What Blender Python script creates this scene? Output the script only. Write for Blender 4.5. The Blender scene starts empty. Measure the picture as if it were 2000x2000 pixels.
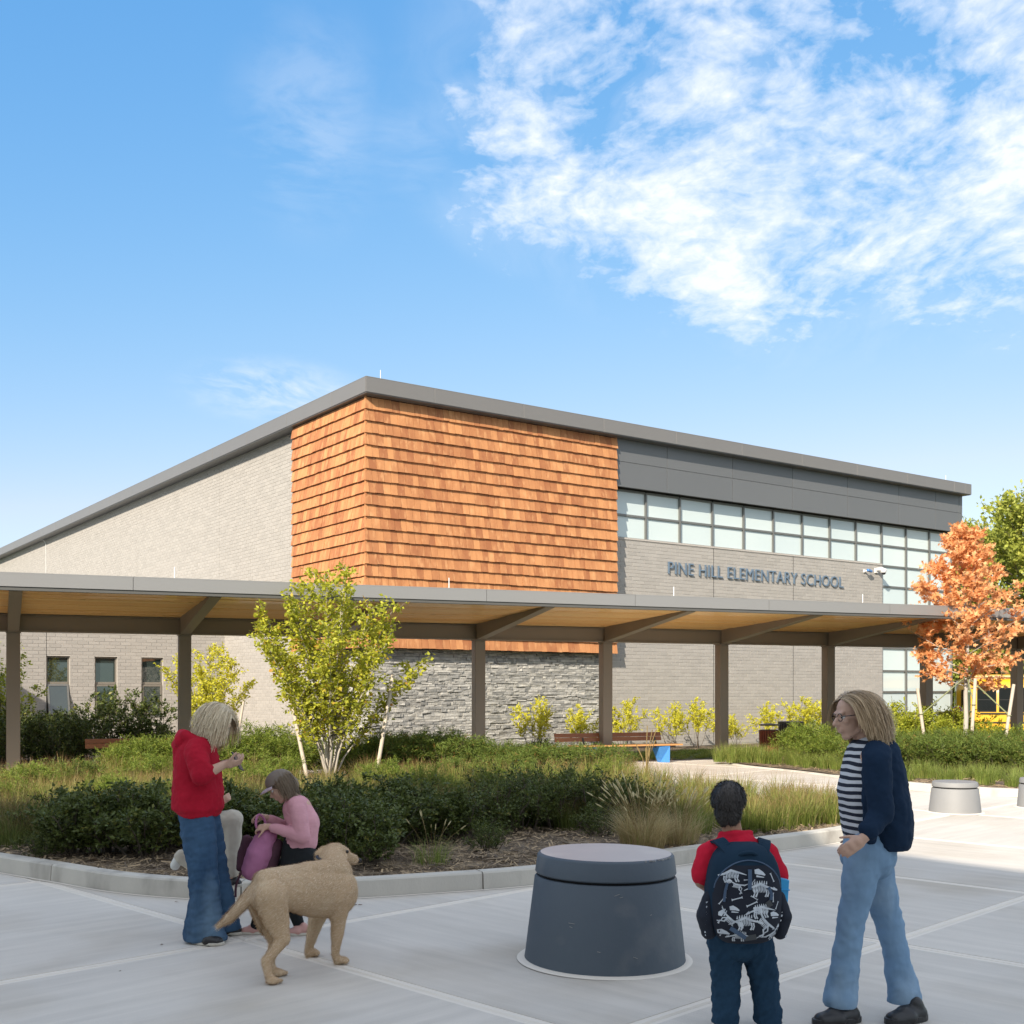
import bpy, bmesh, math, random
import numpy as np
from mathutils import Vector, Matrix
random.seed(7); np.random.seed(7)
scene = bpy.context.scene
COL = scene.collection
R = math.radians

# ---------------------------------------------------------------- camera
EYE = 1.68; FPX = 2232.0; HORIZON = 1348.0
cam_d = bpy.data.cameras.new("camera"); cam = bpy.data.objects.new("camera", cam_d); COL.objects.link(cam)
cam.location = (0, 0, EYE); cam.rotation_euler = (R(90), 0, 0)
cam_d.sensor_width = 36; cam_d.lens = 36 * FPX / 2000; cam_d.shift_y = (HORIZON - 1000) / 2000
cam_d.clip_start = .1; cam_d.clip_end = 3000
scene.camera = cam

# ---------------------------------------------------------------- light
SUN_EL = R(29.9); SUN_AZ = math.atan2(-.431, -.902)       # direction towards the sun
sun_d = bpy.data.lights.new("sun", 'SUN'); sun = bpy.data.objects.new("sun", sun_d); COL.objects.link(sun)
sun_d.energy = 2.8; sun_d.angle = R(.5); sun_d.color = (1.0, .90, .76)
to_sun = Vector((math.sin(SUN_AZ) * math.cos(SUN_EL), math.cos(SUN_AZ) * math.cos(SUN_EL), math.sin(SUN_EL)))
sun.rotation_euler = to_sun.to_track_quat('Z', 'Y').to_euler()
sun.location = to_sun * 80

w = bpy.data.worlds.new("World"); scene.world = w; w.use_nodes = True
nt = w.node_tree; nt.nodes.clear()
def N(t, **k):
    n = nt.nodes.new(t)
    for a, b in k.items(): setattr(n, a, b)
    return n
def Lk(a, b): nt.links.new(a, b)
out = N('ShaderNodeOutputWorld'); bg = N('ShaderNodeBackground'); Lk(bg.outputs[0], out.inputs[0])
bg.inputs[1].default_value = .15
sky = N('ShaderNodeTexSky'); sky.sky_type = 'NISHITA'; sky.sun_disc = False
sky.sun_elevation = SUN_EL; sky.sun_rotation = SUN_AZ % (2 * math.pi)
sky.air_density = 1.0; sky.dust_density = 0.0; sky.ozone_density = 1.6; sky.altitude = 0
tc = N('ShaderNodeTexCoord'); sep = N('ShaderNodeSeparateXYZ'); Lk(tc.outputs['Generated'], sep.inputs[0])
def m_(op, a, b=None, c=None, clamp=False):
    n = N('ShaderNodeMath', operation=op); n.use_clamp = clamp
    for i, v in enumerate((a, b, c)):
        if v is None: continue
        if isinstance(v, (int, float)): n.inputs[i].default_value = v
        else: Lk(v, n.inputs[i])
    return n.outputs[0]
def sstep(v, a, b):
    n = N('ShaderNodeMapRange', interpolation_type='SMOOTHSTEP'); Lk(v, n.inputs[0])
    n.inputs[1].default_value = a; n.inputs[2].default_value = b
    return n.outputs[0]
X, Y, Z = sep.outputs
az = m_('ARCTAN2', X, Y)                     # 0 ahead, + to the right
el = m_('ARCSINE', Z)
# film response of the sky colour (compressed highlights, deeper blue)
srgb = N('ShaderNodeSeparateColor'); Lk(sky.outputs[0], srgb.inputs[0])
EXK = 2.0 / 2 ** 1.33
gG = m_('MULTIPLY', m_('POWER', srgb.outputs[1], .626), .90 * EXK)
gB = m_('MULTIPLY', m_('POWER', srgb.outputs[2], .295), 1.85 * EXK)
gR = m_('MINIMUM', m_('MULTIPLY', m_('POWER', srgb.outputs[0], 1.22), .433 * EXK), m_('MULTIPLY', gG, .80))
hs = N('ShaderNodeCombineColor'); Lk(gR, hs.inputs[0]); Lk(gG, hs.inputs[1]); Lk(gB, hs.inputs[2])
# the cloud layer is flat: project the view direction on to it
zz = m_('ADD', m_('MAXIMUM', Z, 0.0), .12)
cx = m_('DIVIDE', X, zz); cy = m_('DIVIDE', Y, zz)
cmb = N('ShaderNodeCombineXYZ'); Lk(cx, cmb.inputs[0]); Lk(cy, cmb.inputs[1])
def noise(vec, scale, detail, rough, lac=2.0, dist=0.0, off=(0, 0, 0), sc=(1, 1, 1), rot=0):
    mp = N('ShaderNodeMapping'); mp.inputs['Location'].default_value = off; mp.inputs['Scale'].default_value = sc
    mp.inputs['Rotation'].default_value = (0, 0, rot)
    Lk(vec, mp.inputs[0])
    n = N('ShaderNodeTexNoise'); n.inputs['Scale'].default_value = scale; n.inputs['Detail'].default_value = detail
    n.inputs['Roughness'].default_value = rough; n.inputs['Lacunarity'].default_value = lac; n.inputs['Distortion'].default_value = dist
    Lk(mp.outputs[0], n.inputs[0]); return n.outputs[0]
# sheet of altocumulus to the right of the view: puffs and streaks at several scales, feathered edges
warp = N('ShaderNodeTexNoise'); warp.inputs['Scale'].default_value = 1.6; warp.inputs['Detail'].default_value = 4; Lk(cmb.outputs[0], warp.inputs[0])
wv = N('ShaderNodeVectorMath', operation='MULTIPLY_ADD'); Lk(warp.outputs[1], wv.inputs[0]); wv.inputs[1].default_value = (.45, .45, 0); Lk(cmb.outputs[0], wv.inputs[2])
W_P = wv.outputs[0]
big = noise(W_P, 1.15, 3, .5, off=(3.1, 1.4, 0), sc=(1, .5, 1), rot=R(-28))
mid = noise(W_P, 4.6, 7, .55, dist=.1, off=(1.3, 5.7, 2), sc=(1, .75, 1), rot=R(-30))
fine = noise(W_P, 15.0, 7, .58, dist=.1, off=(7, 2, 4), sc=(1, .85, 1), rot=R(-22))
dap = noise(cmb.outputs[0], 38.0, 4, .6, dist=.4, off=(2, 9, 1), sc=(1, .8, 1), rot=R(12))
streak = noise(W_P, 2.6, 7, .65, off=(4, 8, 0), sc=(1, .16, 1), rot=R(78))
edge = m_('ADD', az, m_('MULTIPLY', m_('SUBTRACT', el, R(20)), -.20))
rightm = m_('MULTIPLY', sstep(edge, R(-10), R(-.5)), m_('SUBTRACT', 1.0, sstep(az, R(150), R(178))))
elb = m_('MULTIPLY_ADD', m_('MAXIMUM', m_('SUBTRACT', R(11), az), 0.0), .43, R(16.0))
lowm = sstep(m_('SUBTRACT', el, elb), R(-2.5), R(4.0))
mask = m_('MULTIPLY', rightm, lowm)
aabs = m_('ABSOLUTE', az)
rest = m_('MAXIMUM', m_('MULTIPLY', sstep(aabs, R(40), R(80)), sstep(el, R(4), R(14))), sstep(el, R(38), R(55)))  # unseen cloud cover added behind and overhead to lift the shaded foreground
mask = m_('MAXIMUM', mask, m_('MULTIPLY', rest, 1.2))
dens = m_('ADD', m_('ADD', m_('MULTIPLY', mid, 1.15), m_('MULTIPLY', fine, .85)), m_('ADD', m_('MULTIPLY', big, .75), m_('ADD', m_('MULTIPLY', dap, .40), m_('MULTIPLY', streak, .35))))
cov = m_('MULTIPLY', m_('SUBTRACT', dens, m_('SUBTRACT', 2.11, m_('MULTIPLY', mask, .66))), 2.1, clamp=True)
veil = m_('MULTIPLY', m_('MULTIPLY', m_('SUBTRACT', m_('ADD', streak, m_('MULTIPLY', mid, .8)), .82), 3.2, clamp=True), m_('MULTIPLY', mask, .42))
cov = m_('MAXIMUM', cov, veil)
cov = m_('MULTIPLY', cov, sstep(mask, .0, .22))
# faint wisps: small patch low left of the roof and a thin smear higher up
def patch(a0, e0, ra, re, amt):
    dx = m_('DIVIDE', m_('SUBTRACT', az, R(a0)), R(ra)); dy = m_('DIVIDE', m_('SUBTRACT', el, R(e0)), R(re))
    d = m_('SQRT', m_('ADD', m_('MULTIPLY', dx, dx), m_('MULTIPLY', dy, dy)))
    g = m_('SUBTRACT', 1.0, sstep(d, .1, 1.0))
    t = m_('SUBTRACT', m_('ADD', m_('MULTIPLY', mid, 1.0), m_('MULTIPLY', fine, .9)), .78)
    return m_('MULTIPLY', m_('MULTIPLY', g, m_('MULTIPLY', t, 3.0, clamp=True)), amt, clamp=True)
cov = m_('MAXIMUM', cov, patch(-11.8, 14.4, 5.6, 1.9, .55))
cov = m_('MAXIMUM', cov, patch(-10, 26, 5, 6, .22))
cov = m_('MAXIMUM', cov, patch(-5, 25.5, 4, 3.5, .14))
cov = m_('MULTIPLY', cov, .93)
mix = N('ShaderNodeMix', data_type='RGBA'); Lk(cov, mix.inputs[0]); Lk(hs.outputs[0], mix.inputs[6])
CLOUD = 1.0
SKYMIX = mix
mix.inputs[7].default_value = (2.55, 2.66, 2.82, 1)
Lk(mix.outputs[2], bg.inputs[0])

vs = scene.view_settings
scene.display_settings.display_device = 'sRGB'
vs.view_transform = 'Standard'; vs.look = 'None'; vs.exposure = 1.45; vs.gamma = 1.0; vs.use_curve_mapping = False
scene.render.engine = 'CYCLES'
scene.cycles.max_bounces = 6; scene.cycles.transparent_max_bounces = 8

# ---------------------------------------------------------------- helpers
def tag(o, label=None, cat=None, group=None, kind=None):
    if label: o['label'] = label
    if cat: o['category'] = cat
    if group: o['group'] = group
    if kind: o['kind'] = kind
    return o
def empty(name, loc=(0, 0, 0), rz=0, **k):
    o = bpy.data.objects.new(name, None); COL.objects.link(o); o.location = loc; o.rotation_euler = (0, 0, rz)
    o.empty_display_size = .2
    return tag(o, **k)
def link(name, me, parent=None, mats=None, loc=None, **k):
    o = bpy.data.objects.new(name, me); COL.objects.link(o)
    if parent is not None: o.parent = parent
    if mats is not None and not me.materials:
        for m in (mats if isinstance(mats, (list, tuple)) else [mats]): me.materials.append(m)
    if loc is not None: o.location = loc
    return tag(o, **k)
def np_mesh(name, V, F, tint=None, tip=None, smooth=False, mi=None):
    """V (n,3); F (m,3) or (m,4); tint per face; tip per vertex"""
    me = bpy.data.meshes.new(name)
    V = np.asarray(V, np.float32); F = np.asarray(F, np.int32); k = F.shape[1]; m = len(F)
    me.vertices.add(len(V)); me.vertices.foreach_set('co', V.ravel())
    me.loops.add(m * k); me.loops.foreach_set('vertex_index', F.ravel())
    me.polygons.add(m); me.polygons.foreach_set('loop_start', np.arange(0, m * k, k, dtype=np.int32))
    me.polygons.foreach_set('loop_total', np.full(m, k, np.int32))
    if smooth: me.polygons.foreach_set('use_smooth', np.ones(m, bool))
    if mi is not None: me.polygons.foreach_set('material_index', np.asarray(mi, np.int32))
    me.update(calc_edges=True)
    if tint is not None:
        a = me.attributes.new('tint', 'FLOAT', 'FACE'); a.data.foreach_set('value', np.asarray(tint, np.float32))
    if tip is not None:
        a = me.attributes.new('tip', 'FLOAT', 'POINT'); a.data.foreach_set('value', np.asarray(tip, np.float32))
    return me
BOXF = [(0, 3, 2, 1), (4, 5, 6, 7), (0, 1, 5, 4), (1, 2, 6, 5), (2, 3, 7, 6), (3, 0, 4, 7)]
class MB:
    def __init__(s): s.v = []; s.f = []; s.t = []
    def box(s, x0, x1, y0, y1, z0, z1, t=0., M=None):
        p = [(x0, y0, z0), (x1, y0, z0), (x1, y1, z0), (x0, y1, z0), (x0, y0, z1), (x1, y0, z1), (x1, y1, z1), (x0, y1, z1)]
        return s.hexa(p, t, M)
    def hexa(s, p, t=0., M=None):
        if M is not None: p = [tuple(M @ Vector(q)) for q in p]
        n = len(s.v); s.v += p; s.f += [tuple(n + i for i in f) for f in BOXF]; s.t += [t] * 6; return s
    def beam(s, a, b, w, h, t=0., up=(0, 0, 1)):
        a = Vector(a); b = Vector(b); d = (b - a).normalized(); u = Vector(up)
        r = d.cross(u).normalized() * (w / 2); u2 = r.cross(d).normalized() * (h / 2)
        p = [a - r - u2, a + r - u2, b + r - u2, b - r - u2, a - r + u2, a + r + u2, b + r + u2, b - r + u2]
        return s.hexa([tuple(q) for q in p], t)
    def poly(s, pts, t=0.):
        n = len(s.v); s.v += [tuple(p) for p in pts]; s.f.append(tuple(range(n, n + len(pts)))); s.t.append(t); return s
    def prism(s, pts, z0, z1, t=0.):
        n = len(s.v); k = len(pts)
        s.v += [(p[0], p[1], z0) for p in pts] + [(p[0], p[1], z1) for p in pts]
        s.f.append(tuple(range(n + k - 1, n - 1, -1))); s.f.append(tuple(range(n + k, n + 2 * k)))
        for i in range(k):
            j = (i + 1) % k; s.f.append((n + i, n + j, n + k + j, n + k + i))
        s.t += [t] * (k + 2); return s
    def tube(s, pts, r, seg=8, t=0., closed=False, caps=True):
        """pts list of points, r number or list"""
        P = [Vector(p) for p in pts]; n0 = len(s.v); rr = r if isinstance(r, (list, tuple)) else [r] * len(P)
        prev = None
        for i, p in enumerate(P):
            d = (P[min(i + 1, len(P) - 1)] - P[max(i - 1, 0)])
            if closed: d = P[(i + 1) % len(P)] - P[i - 1]
            d = d.normalized()
            if prev is None:
                a = Vector((0, 0, 1)) if abs(d.z) < .9 else Vector((1, 0, 0)); x = d.cross(a).normalized()
            else: x = (prev - d * prev.dot(d)).normalized()
            prev = x; y = d.cross(x)
            for k in range(seg):
                a = 2 * math.pi * k / seg; s.v.append(tuple(p + (x * math.cos(a) + y * math.sin(a)) * rr[i]))
        L = len(P)
        for i in range(L if closed else L - 1):
            for k in range(seg):
                a = n0 + i * seg + k; b = n0 + i * seg + (k + 1) % seg; c = n0 + ((i + 1) % L) * seg
                s.f.append((a, b, c + (k + 1) % seg, c + k)); s.t.append(t)
        if caps and not closed:
            s.f.append(tuple(n0 + k for k in range(seg - 1, -1, -1))); s.f.append(tuple(n0 + (L - 1) * seg + k for k in range(seg))); s.t += [t, t]
        return s
    def lathe(s, prof, seg=48, c=(0, 0, 0), t=0.):
        """prof list of (r,z)"""
        n0 = len(s.v)
        for (r, z) in prof:
            for k in range(seg):
                a = 2 * math.pi * k / seg; s.v.append((c[0] + r * math.cos(a), c[1] + r * math.sin(a), c[2] + z))
        for i in range(len(prof) - 1):
            for k in range(seg):
                a = n0 + i * seg + k; b = n0 + i * seg + (k + 1) % seg
                s.f.append((a, b, b + seg, a + seg)); s.t.append(t)
        return s
    def build(s, name, mats, parent=None, smooth=False, bevel=0, **k):
        me = bpy.data.meshes.new(name); me.from_pydata(s.v, [], s.f); me.update()
        a = me.attributes.new('tint', 'FLOAT', 'FACE'); a.data.foreach_set('value', np.asarray(s.t, np.float32))
        if smooth:
            me.polygons.foreach_set('use_smooth', [True] * len(me.polygons))
            if smooth != 'all':
                try: me.set_sharp_from_angle(angle=R(38))
                except Exception: pass
        o = link(name, me, parent, mats, **k)
        if bevel:
            b = o.modifiers.new('bevel', 'BEVEL'); b.width = bevel; b.segments = 2; b.limit_method = 'ANGLE'; b.angle_limit = R(50)
        return o
def copy_tree(o, parent=None):
    c = o.copy(); COL.objects.link(c)
    if parent is not None: c.parent = parent
    for ch in list(o.children): copy_tree(ch, c)
    return c
def ground_at(px, Zd, z=0):  # a point seen at column px, Zd metres away
    return Vector(((px - 1000) / FPX * Zd, Zd, z))

# ---------------------------------------------------------------- materials
MATS = {}
def mat(name, c1, c2=None, rough=.7, ns=4., nd=5, na=.5, piece=0., bump=0., bs=40., bd=4, metal=0., sc=(1, 1, 1),
        spec=.5, coat=0., c3=None, c3s=1.2, c3t=(.5, .7), bsc=None, world=False):
    """c1..c2 mixed by noise (amount na) plus a random value per piece (amount piece); c3 = stains"""
    m = bpy.data.materials.new(name); m.use_nodes = True; t = m.node_tree; nd_ = t.nodes; L = t.links
    b = nd_['Principled BSDF']; b.inputs['Roughness'].default_value = rough; b.inputs['Metallic'].default_value = metal
    b.inputs['Specular IOR Level'].default_value = spec; b.inputs['Coat Weight'].default_value = coat
    c2 = c2 or tuple(x * .8 for x in c1)
    co = nd_.new('ShaderNodeTexCoord'); mp = nd_.new('ShaderNodeMapping'); mp.inputs['Scale'].default_value = sc
    if world:
        ge = nd_.new('ShaderNodeNewGeometry'); L.new(ge.outputs['Position'], mp.inputs[0])
    else: L.new(co.outputs['Object'], mp.inputs[0])
    oi = nd_.new('ShaderNodeObjectInfo')
    at = nd_.new('ShaderNodeAttribute'); at.attribute_name = 'tint'
    ad = nd_.new('ShaderNodeMath'); ad.operation = 'ADD'; L.new(oi.outputs['Random'], ad.inputs[0]); L.new(at.outputs['Fac'], ad.inputs[1])
    fr = nd_.new('ShaderNodeMath'); fr.operation = 'FRACT'; L.new(ad.outputs[0], fr.inputs[0])
    off = nd_.new('ShaderNodeVectorMath'); off.operation = 'MULTIPLY_ADD'; off.inputs[1].default_value = (1, 1, 1)
    L.new(mp.outputs[0], off.inputs[0])
    if piece:
        sc2 = nd_.new('ShaderNodeMath'); sc2.operation = 'MULTIPLY'; sc2.inputs[1].default_value = 37.; L.new(fr.outputs[0], sc2.inputs[0])
        L.new(sc2.outputs[0], off.inputs[2])
    else: off.inputs[2].default_value = (0, 0, 0)
    nz = nd_.new('ShaderNodeTexNoise'); nz.inputs['Scale'].default_value = ns; nz.inputs['Detail'].default_value = nd; nz.inputs['Roughness'].default_value = .6
    L.new(off.outputs[0], nz.inputs[0])
    # fac = .5 + (noise-.5)*2*na + (rnd-.5)*2*piece*.5
    a1 = nd_.new('ShaderNodeMath'); a1.operation = 'MULTIPLY_ADD'; L.new(nz.outputs[0], a1.inputs[0]); a1.inputs[1].default_value = 2 * na; a1.inputs[2].default_value = .5 - na
    a2 = nd_.new('ShaderNodeMath'); a2.operation = 'MULTIPLY_ADD'; L.new(fr.outputs[0], a2.inputs[0]); a2.inputs[1].default_value = piece; a2.inputs[2].default_value = -piece / 2
    a3 = nd_.new('ShaderNodeMath'); a3.operation = 'ADD'; a3.use_clamp = True; L.new(a1.outputs[0], a3.inputs[0]); L.new(a2.outputs[0], a3.inputs[1])
    mx = nd_.new('ShaderNodeMix'); mx.data_type = 'RGBA'; mx.inputs[6].default_value = (*c1, 1); mx.inputs[7].default_value = (*c2, 1); L.new(a3.outputs[0], mx.inputs[0])
    res = mx.outputs[2]
    if c3:
        n3 = nd_.new('ShaderNodeTexNoise'); n3.inputs['Scale'].default_value = c3s; n3.inputs['Detail'].default_value = 6; L.new(off.outputs[0], n3.inputs[0])
        r3 = nd_.new('ShaderNodeMapRange'); r3.inputs[1].default_value = c3t[0]; r3.inputs[2].default_value = c3t[1]; L.new(n3.outputs[0], r3.inputs[0])
        m3 = nd_.new('ShaderNodeMix'); m3.data_type = 'RGBA'; L.new(r3.outputs[0], m3.inputs[0]); L.new(res, m3.inputs[6]); m3.inputs[7].default_value = (*c3, 1)
        res = m3.outputs[2]
    L.new(res, b.inputs['Base Color'])
    if bump:
        n2 = nd_.new('ShaderNodeTexNoise'); n2.inputs['Scale'].default_value = bs; n2.inputs['Detail'].default_value = bd
        if bsc:
            mp2 = nd_.new('ShaderNodeMapping'); mp2.inputs['Scale'].default_value = bsc; L.new(mp.outputs[0], mp2.inputs[0]); L.new(mp2.outputs[0], n2.inputs[0])
        else: L.new(off.outputs[0], n2.inputs[0])
        bp = nd_.new('ShaderNodeBump'); bp.inputs['Strength'].default_value = 1.; bp.inputs['Distance'].default_value = bump
        L.new(n2.outputs[0], bp.inputs['Height']); L.new(bp.outputs[0], b.inputs['Normal'])
    m['mix'] = mx.name
    MATS[name] = m
    return m
def leafmat(name, c1, c2, c3=None, trans=.35, rough=.5, tipc=None, tip0=.6):
    m = bpy.data.materials.new(name); m.use_nodes = True; t = m.node_tree; nd_ = t.nodes; L = t.links; nd_.clear()
    o = nd_.new('ShaderNodeOutputMaterial')
    at = nd_.new('ShaderNodeAttribute'); at.attribute_name = 'tint'
    rp = nd_.new('ShaderNodeValToRGB'); L.new(at.outputs['Fac'], rp.inputs[0])
    rp.color_ramp.elements[0].color = (*c1, 1); rp.color_ramp.elements[1].color = (*c2, 1); rp.color_ramp.elements[1].position = .8
    if c3: e = rp.color_ramp.elements.new(.97); e.color = (*c3, 1)
    col = rp.outputs[0]
    if tipc:
        tp = nd_.new('ShaderNodeAttribute'); tp.attribute_name = 'tip'
        mr = nd_.new('ShaderNodeMapRange'); mr.inputs[1].default_value = tip0; mr.inputs[2].default_value = 1.; L.new(tp.outputs['Fac'], mr.inputs[0])
        mx = nd_.new('ShaderNodeMix'); mx.data_type = 'RGBA'; L.new(mr.outputs[0], mx.inputs[0]); L.new(col, mx.inputs[6]); mx.inputs[7].default_value = (*tipc, 1); col = mx.outputs[2]
    d = nd_.new('ShaderNodeBsdfPrincipled'); d.inputs['Roughness'].default_value = rough; d.inputs['Specular IOR Level'].default_value = .3
    tr = nd_.new('ShaderNodeBsdfTranslucent'); L.new(col, d.inputs['Base Color']); L.new(col, tr.inputs[0])
    mxs = nd_.new('ShaderNodeMixShader'); mxs.inputs[0].default_value = trans; L.new(d.outputs[0], mxs.inputs[1]); L.new(tr.outputs[0], mxs.inputs[2]); L.new(mxs.outputs[0], o.inputs[0])
    MATS[name] = m
    return m
# ---------------------------------------------------------------- materials of the setting
mat('soil', (.16, .12, .085), (.07, .05, .038), rough=.95, ns=9, nd=8, na=.9, bump=.02, bs=30)
mat('mulch', (.20, .15, .10), (.075, .055, .042), rough=.95, ns=14, nd=9, na=1.0, bump=.03, bs=38, bd=8, c3=(.30, .23, .15), c3s=2.4, c3t=(.5, .62))
mat('mulch_bit', (.40, .29, .17), (.10, .075, .055), rough=.9, ns=2, na=.2, piece=1.0)
mat('grass_ground', (.05, .075, .025), (.10, .12, .04), rough=.95, ns=3, nd=8, na=.8, bump=.03, bs=50)
mat('asphalt', (.06, .06, .062), (.045, .045, .047), rough=.9, ns=6, na=.6, bump=.004, bs=180)
mat('joint', (.20, .20, .19), (.13, .13, .125), rough=.9, ns=8)
mat('kerb_concrete', (.58, .545, .48), (.43, .405, .36), rough=.85, ns=2.2, nd=9, na=.75, piece=.15, bump=.003, bs=60, bd=8, c3=(.30, .275, .24), c3s=3.2, c3t=(.54, .74), sc=(1, 1, .45))
mat('kerb_tooled', (.55, .54, .50), (.45, .44, .41), rough=.8, ns=5, na=.5, bump=.001, bs=60)
def paving_material():
    m = mat('paving_concrete', (.65, .605, .545), (.51, .475, .43), rough=.82, ns=.55, nd=10, na=.8, piece=.12, c3=(.47, .42, .355), c3s=.7, c3t=(.52, .74))
    t = m.node_tree; nd_ = t.nodes; L = t.links; b = nd_['Principled BSDF']
    # broom finish: fine ridges, running with the slab
    co = nd_.new('ShaderNodeTexCoord'); mp = nd_.new('ShaderNodeMapping'); mp.inputs['Scale'].default_value = (2.2, 95, 1)
    L.new(co.outputs['Object'], mp.inputs[0])
    nz = nd_.new('ShaderNodeTexNoise'); nz.inputs['Scale'].default_value = 1.4; nz.inputs['Detail'].default_value = 6; nz.inputs['Roughness'].default_value = .7; L.new(mp.outputs[0], nz.inputs[0])
    mp2 = nd_.new('ShaderNodeMapping'); mp2.inputs['Scale'].default_value = (.55, 7, 1); L.new(co.outputs['Object'], mp2.inputs[0])
    nz2 = nd_.new('ShaderNodeTexNoise'); nz2.inputs['Scale'].default_value = 1.2; nz2.inputs['Detail'].default_value = 8; L.new(mp2.outputs[0], nz2.inputs[0])
    spk = nd_.new('ShaderNodeTexNoise'); spk.inputs['Scale'].default_value = 220; spk.inputs['Detail'].default_value = 2; L.new(co.outputs['Object'], spk.inputs[0])
    bp = nd_.new('ShaderNodeBump'); bp.inputs['Distance'].default_value = .0035; L.new(nz.outputs[0], bp.inputs['Height']); L.new(bp.outputs[0], b.inputs['Normal'])
    src = b.inputs['Base Color'].links[0].from_socket
    def mul(src, fac_socket, lo, hi, a=.3, c=.7):
        r = nd_.new('ShaderNodeMapRange'); r.inputs[1].default_value = a; r.inputs[2].default_value = c; r.inputs[3].default_value = lo; r.inputs[4].default_value = hi
        L.new(fac_socket, r.inputs[0]); v = nd_.new('ShaderNodeVectorMath'); v.operation = 'SCALE'; L.new(src, v.inputs[0]); L.new(r.outputs[0], v.inputs['Scale']); return v.outputs[0]
    s = mul(src, nz.outputs[0], .94, 1.05); s = mul(s, nz2.outputs[0], .92, 1.07); s = mul(s, spk.outputs[0], .90, 1.08)
    L.new(s, b.inputs['Base Color'])
paving_material()

# ---------------------------------------------------------------- ground
def ground_z(x, y):
    a = min(max((y - 34) / 12, 0), 1); b = min(max((x - 8) / 8, 0), 1)
    return -.12 - .75 * a * b
g = MB(); xs = [-1500, -300, -60, -20, -8, 0, 4, 8, 10, 12, 14, 16, 20, 30, 60, 300, 1500]; ys = [-1500, -200, -40, -5, 5, 20, 30, 34, 36, 38, 40, 42, 44, 46, 50, 60, 100, 300, 1500]
for i in range(len(xs) - 1):
    for j in range(len(ys) - 1):
        q = [(xs[i], ys[j]), (xs[i + 1], ys[j]), (xs[i + 1], ys[j + 1]), (xs[i], ys[j + 1])]
        g.poly([(a, b, ground_z(a, b)) for a, b in q])
g.build('ground', MATS['grass_ground'], kind='structure', smooth='all')
rd = MB()
rd.poly([(12, 44, -.80 - .06), (60, 44, -.86), (60, 70, -.86), (12, 70, -.86)])
rd.build('road', MATS['asphalt'], kind='structure')

# paving: a 45 degree grid of broom-finished slabs, each one a piece, tooled margins round every slab
mat('paving_margin', (.74, .68, .60), (.65, .60, .53), rough=.7, ns=3, na=.6, bump=.0008, bs=90)
paving = MB(); paving.poly([(-40, -6, -.045), (24, -6, -.045), (24, 40, -.045), (-40, 40, -.045)])
pav = paving.build('pavement', MATS['joint'], kind='structure')
P_ = [-18.4, -14.7, -10.6, -6.6, -2.5, 1.7, 5.9, 10.1, 13.75, 17.6, 21.7, 25.8, 29.9, 34.0, 38.1, 42.2]
Q_ = [-12.1, -7.9, -3.7, .7, 5.1, 9.5, 14.2, 18.6, 22.8, 27.0, 31.2, 35.4, 39.6]
rt = math.sqrt(.5)
for i in range(len(P_) - 1):
    for j in range(len(Q_) - 1):
        p0, p1, q0, q1 = P_[i], P_[i + 1], Q_[j], Q_[j + 1]
        cx_, cy_ = ((p0 + p1) / 2 - (q0 + q1) / 2) / 2, ((p0 + p1) / 2 + (q0 + q1) / 2) / 2
        if cy_ < -3 or cy_ > 31 or abs(cx_) > .5 * cy_ + 5: continue
        if -.58 * (cx_ + 3.51) + .8146 * (cy_ - 27.4) > -1.2: continue          # stops before the building strip
        flip = 5.8 < p0 < 17
        hw, hh = (p1 - p0) * rt / 2 - .004, (q1 - q0) * rt / 2 - .004
        if flip: hw, hh = hh, hw
        s = MB(); mg = .05
        s.box(-hw + mg, hw - mg, -hh + mg, hh - mg, -.04, 0)
        # tooled margin, 2 mm lower and smooth, sloping into the joint
        o_in = [(-hw + mg, -hh + mg), (hw - mg, -hh + mg), (hw - mg, hh - mg), (-hw + mg, hh - mg)]
        o_mid = [(-hw + .012, -hh + .012), (hw - .012, -hh + .012), (hw - .012, hh - .012), (-hw + .012, hh - .012)]
        o_out = [(-hw, -hh), (hw, -hh), (hw, hh), (-hw, hh)]
        slab = s.build('slab', MATS['paving_concrete'], pav, loc=(cx_, cy_, 0)); slab.rotation_euler = (0, 0, R(-45 if flip else 45))
        mgm = MB()
        for k in range(4):
            l = (k + 1) % 4
            mgm.poly([(*o_mid[k], -.003), (*o_mid[l], -.003), (*o_in[l], -.003), (*o_in[k], -.003)])
            mgm.poly([(*o_out[k], -.012), (*o_out[l], -.012), (*o_mid[l], -.003), (*o_mid[k], -.003)])
        mgm.build('slab_margin', MATS['paving_margin'], slab)

# ---------------------------------------------------------------- planting beds and kerbs
def catmull(pts, n=8):
    P = [Vector(p) for p in pts]; res = []
    for i in range(len(P) - 1):
        a, b, c, d = P[max(i - 1, 0)], P[i], P[i + 1], P[min(i + 2, len(P) - 1)]
        for k in range(n):
            t = k / n; res.append(.5 * ((2 * b) + (c - a) * t + (2 * a - 5 * b + 4 * c - d) * t * t + (3 * b - a - 3 * c + d) * t ** 3))
    res.append(P[-1]); return res
KA = catmull([(-9.5, 13.6), (-7, 12.0), (-5.6, 11.1), (-4.7, 10.5), (-4.05, 10.03), (-3.3, 9.49), (-2.58, 9.19), (-1.95, 9.12), (-1.30, 9.21), (-.71, 9.42), (0, 9.72), (.75, 10.2), (1.515, 10.87), (2.73, 11.87), (3.69, 12.67), (4.35, 13.5), (4.62, 14.4), (4.45, 15.4), (3.9, 16.7), (3.1, 18.4), (2.4, 20.0), (1.9, 21.6), (1.55, 22.9)])
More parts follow.
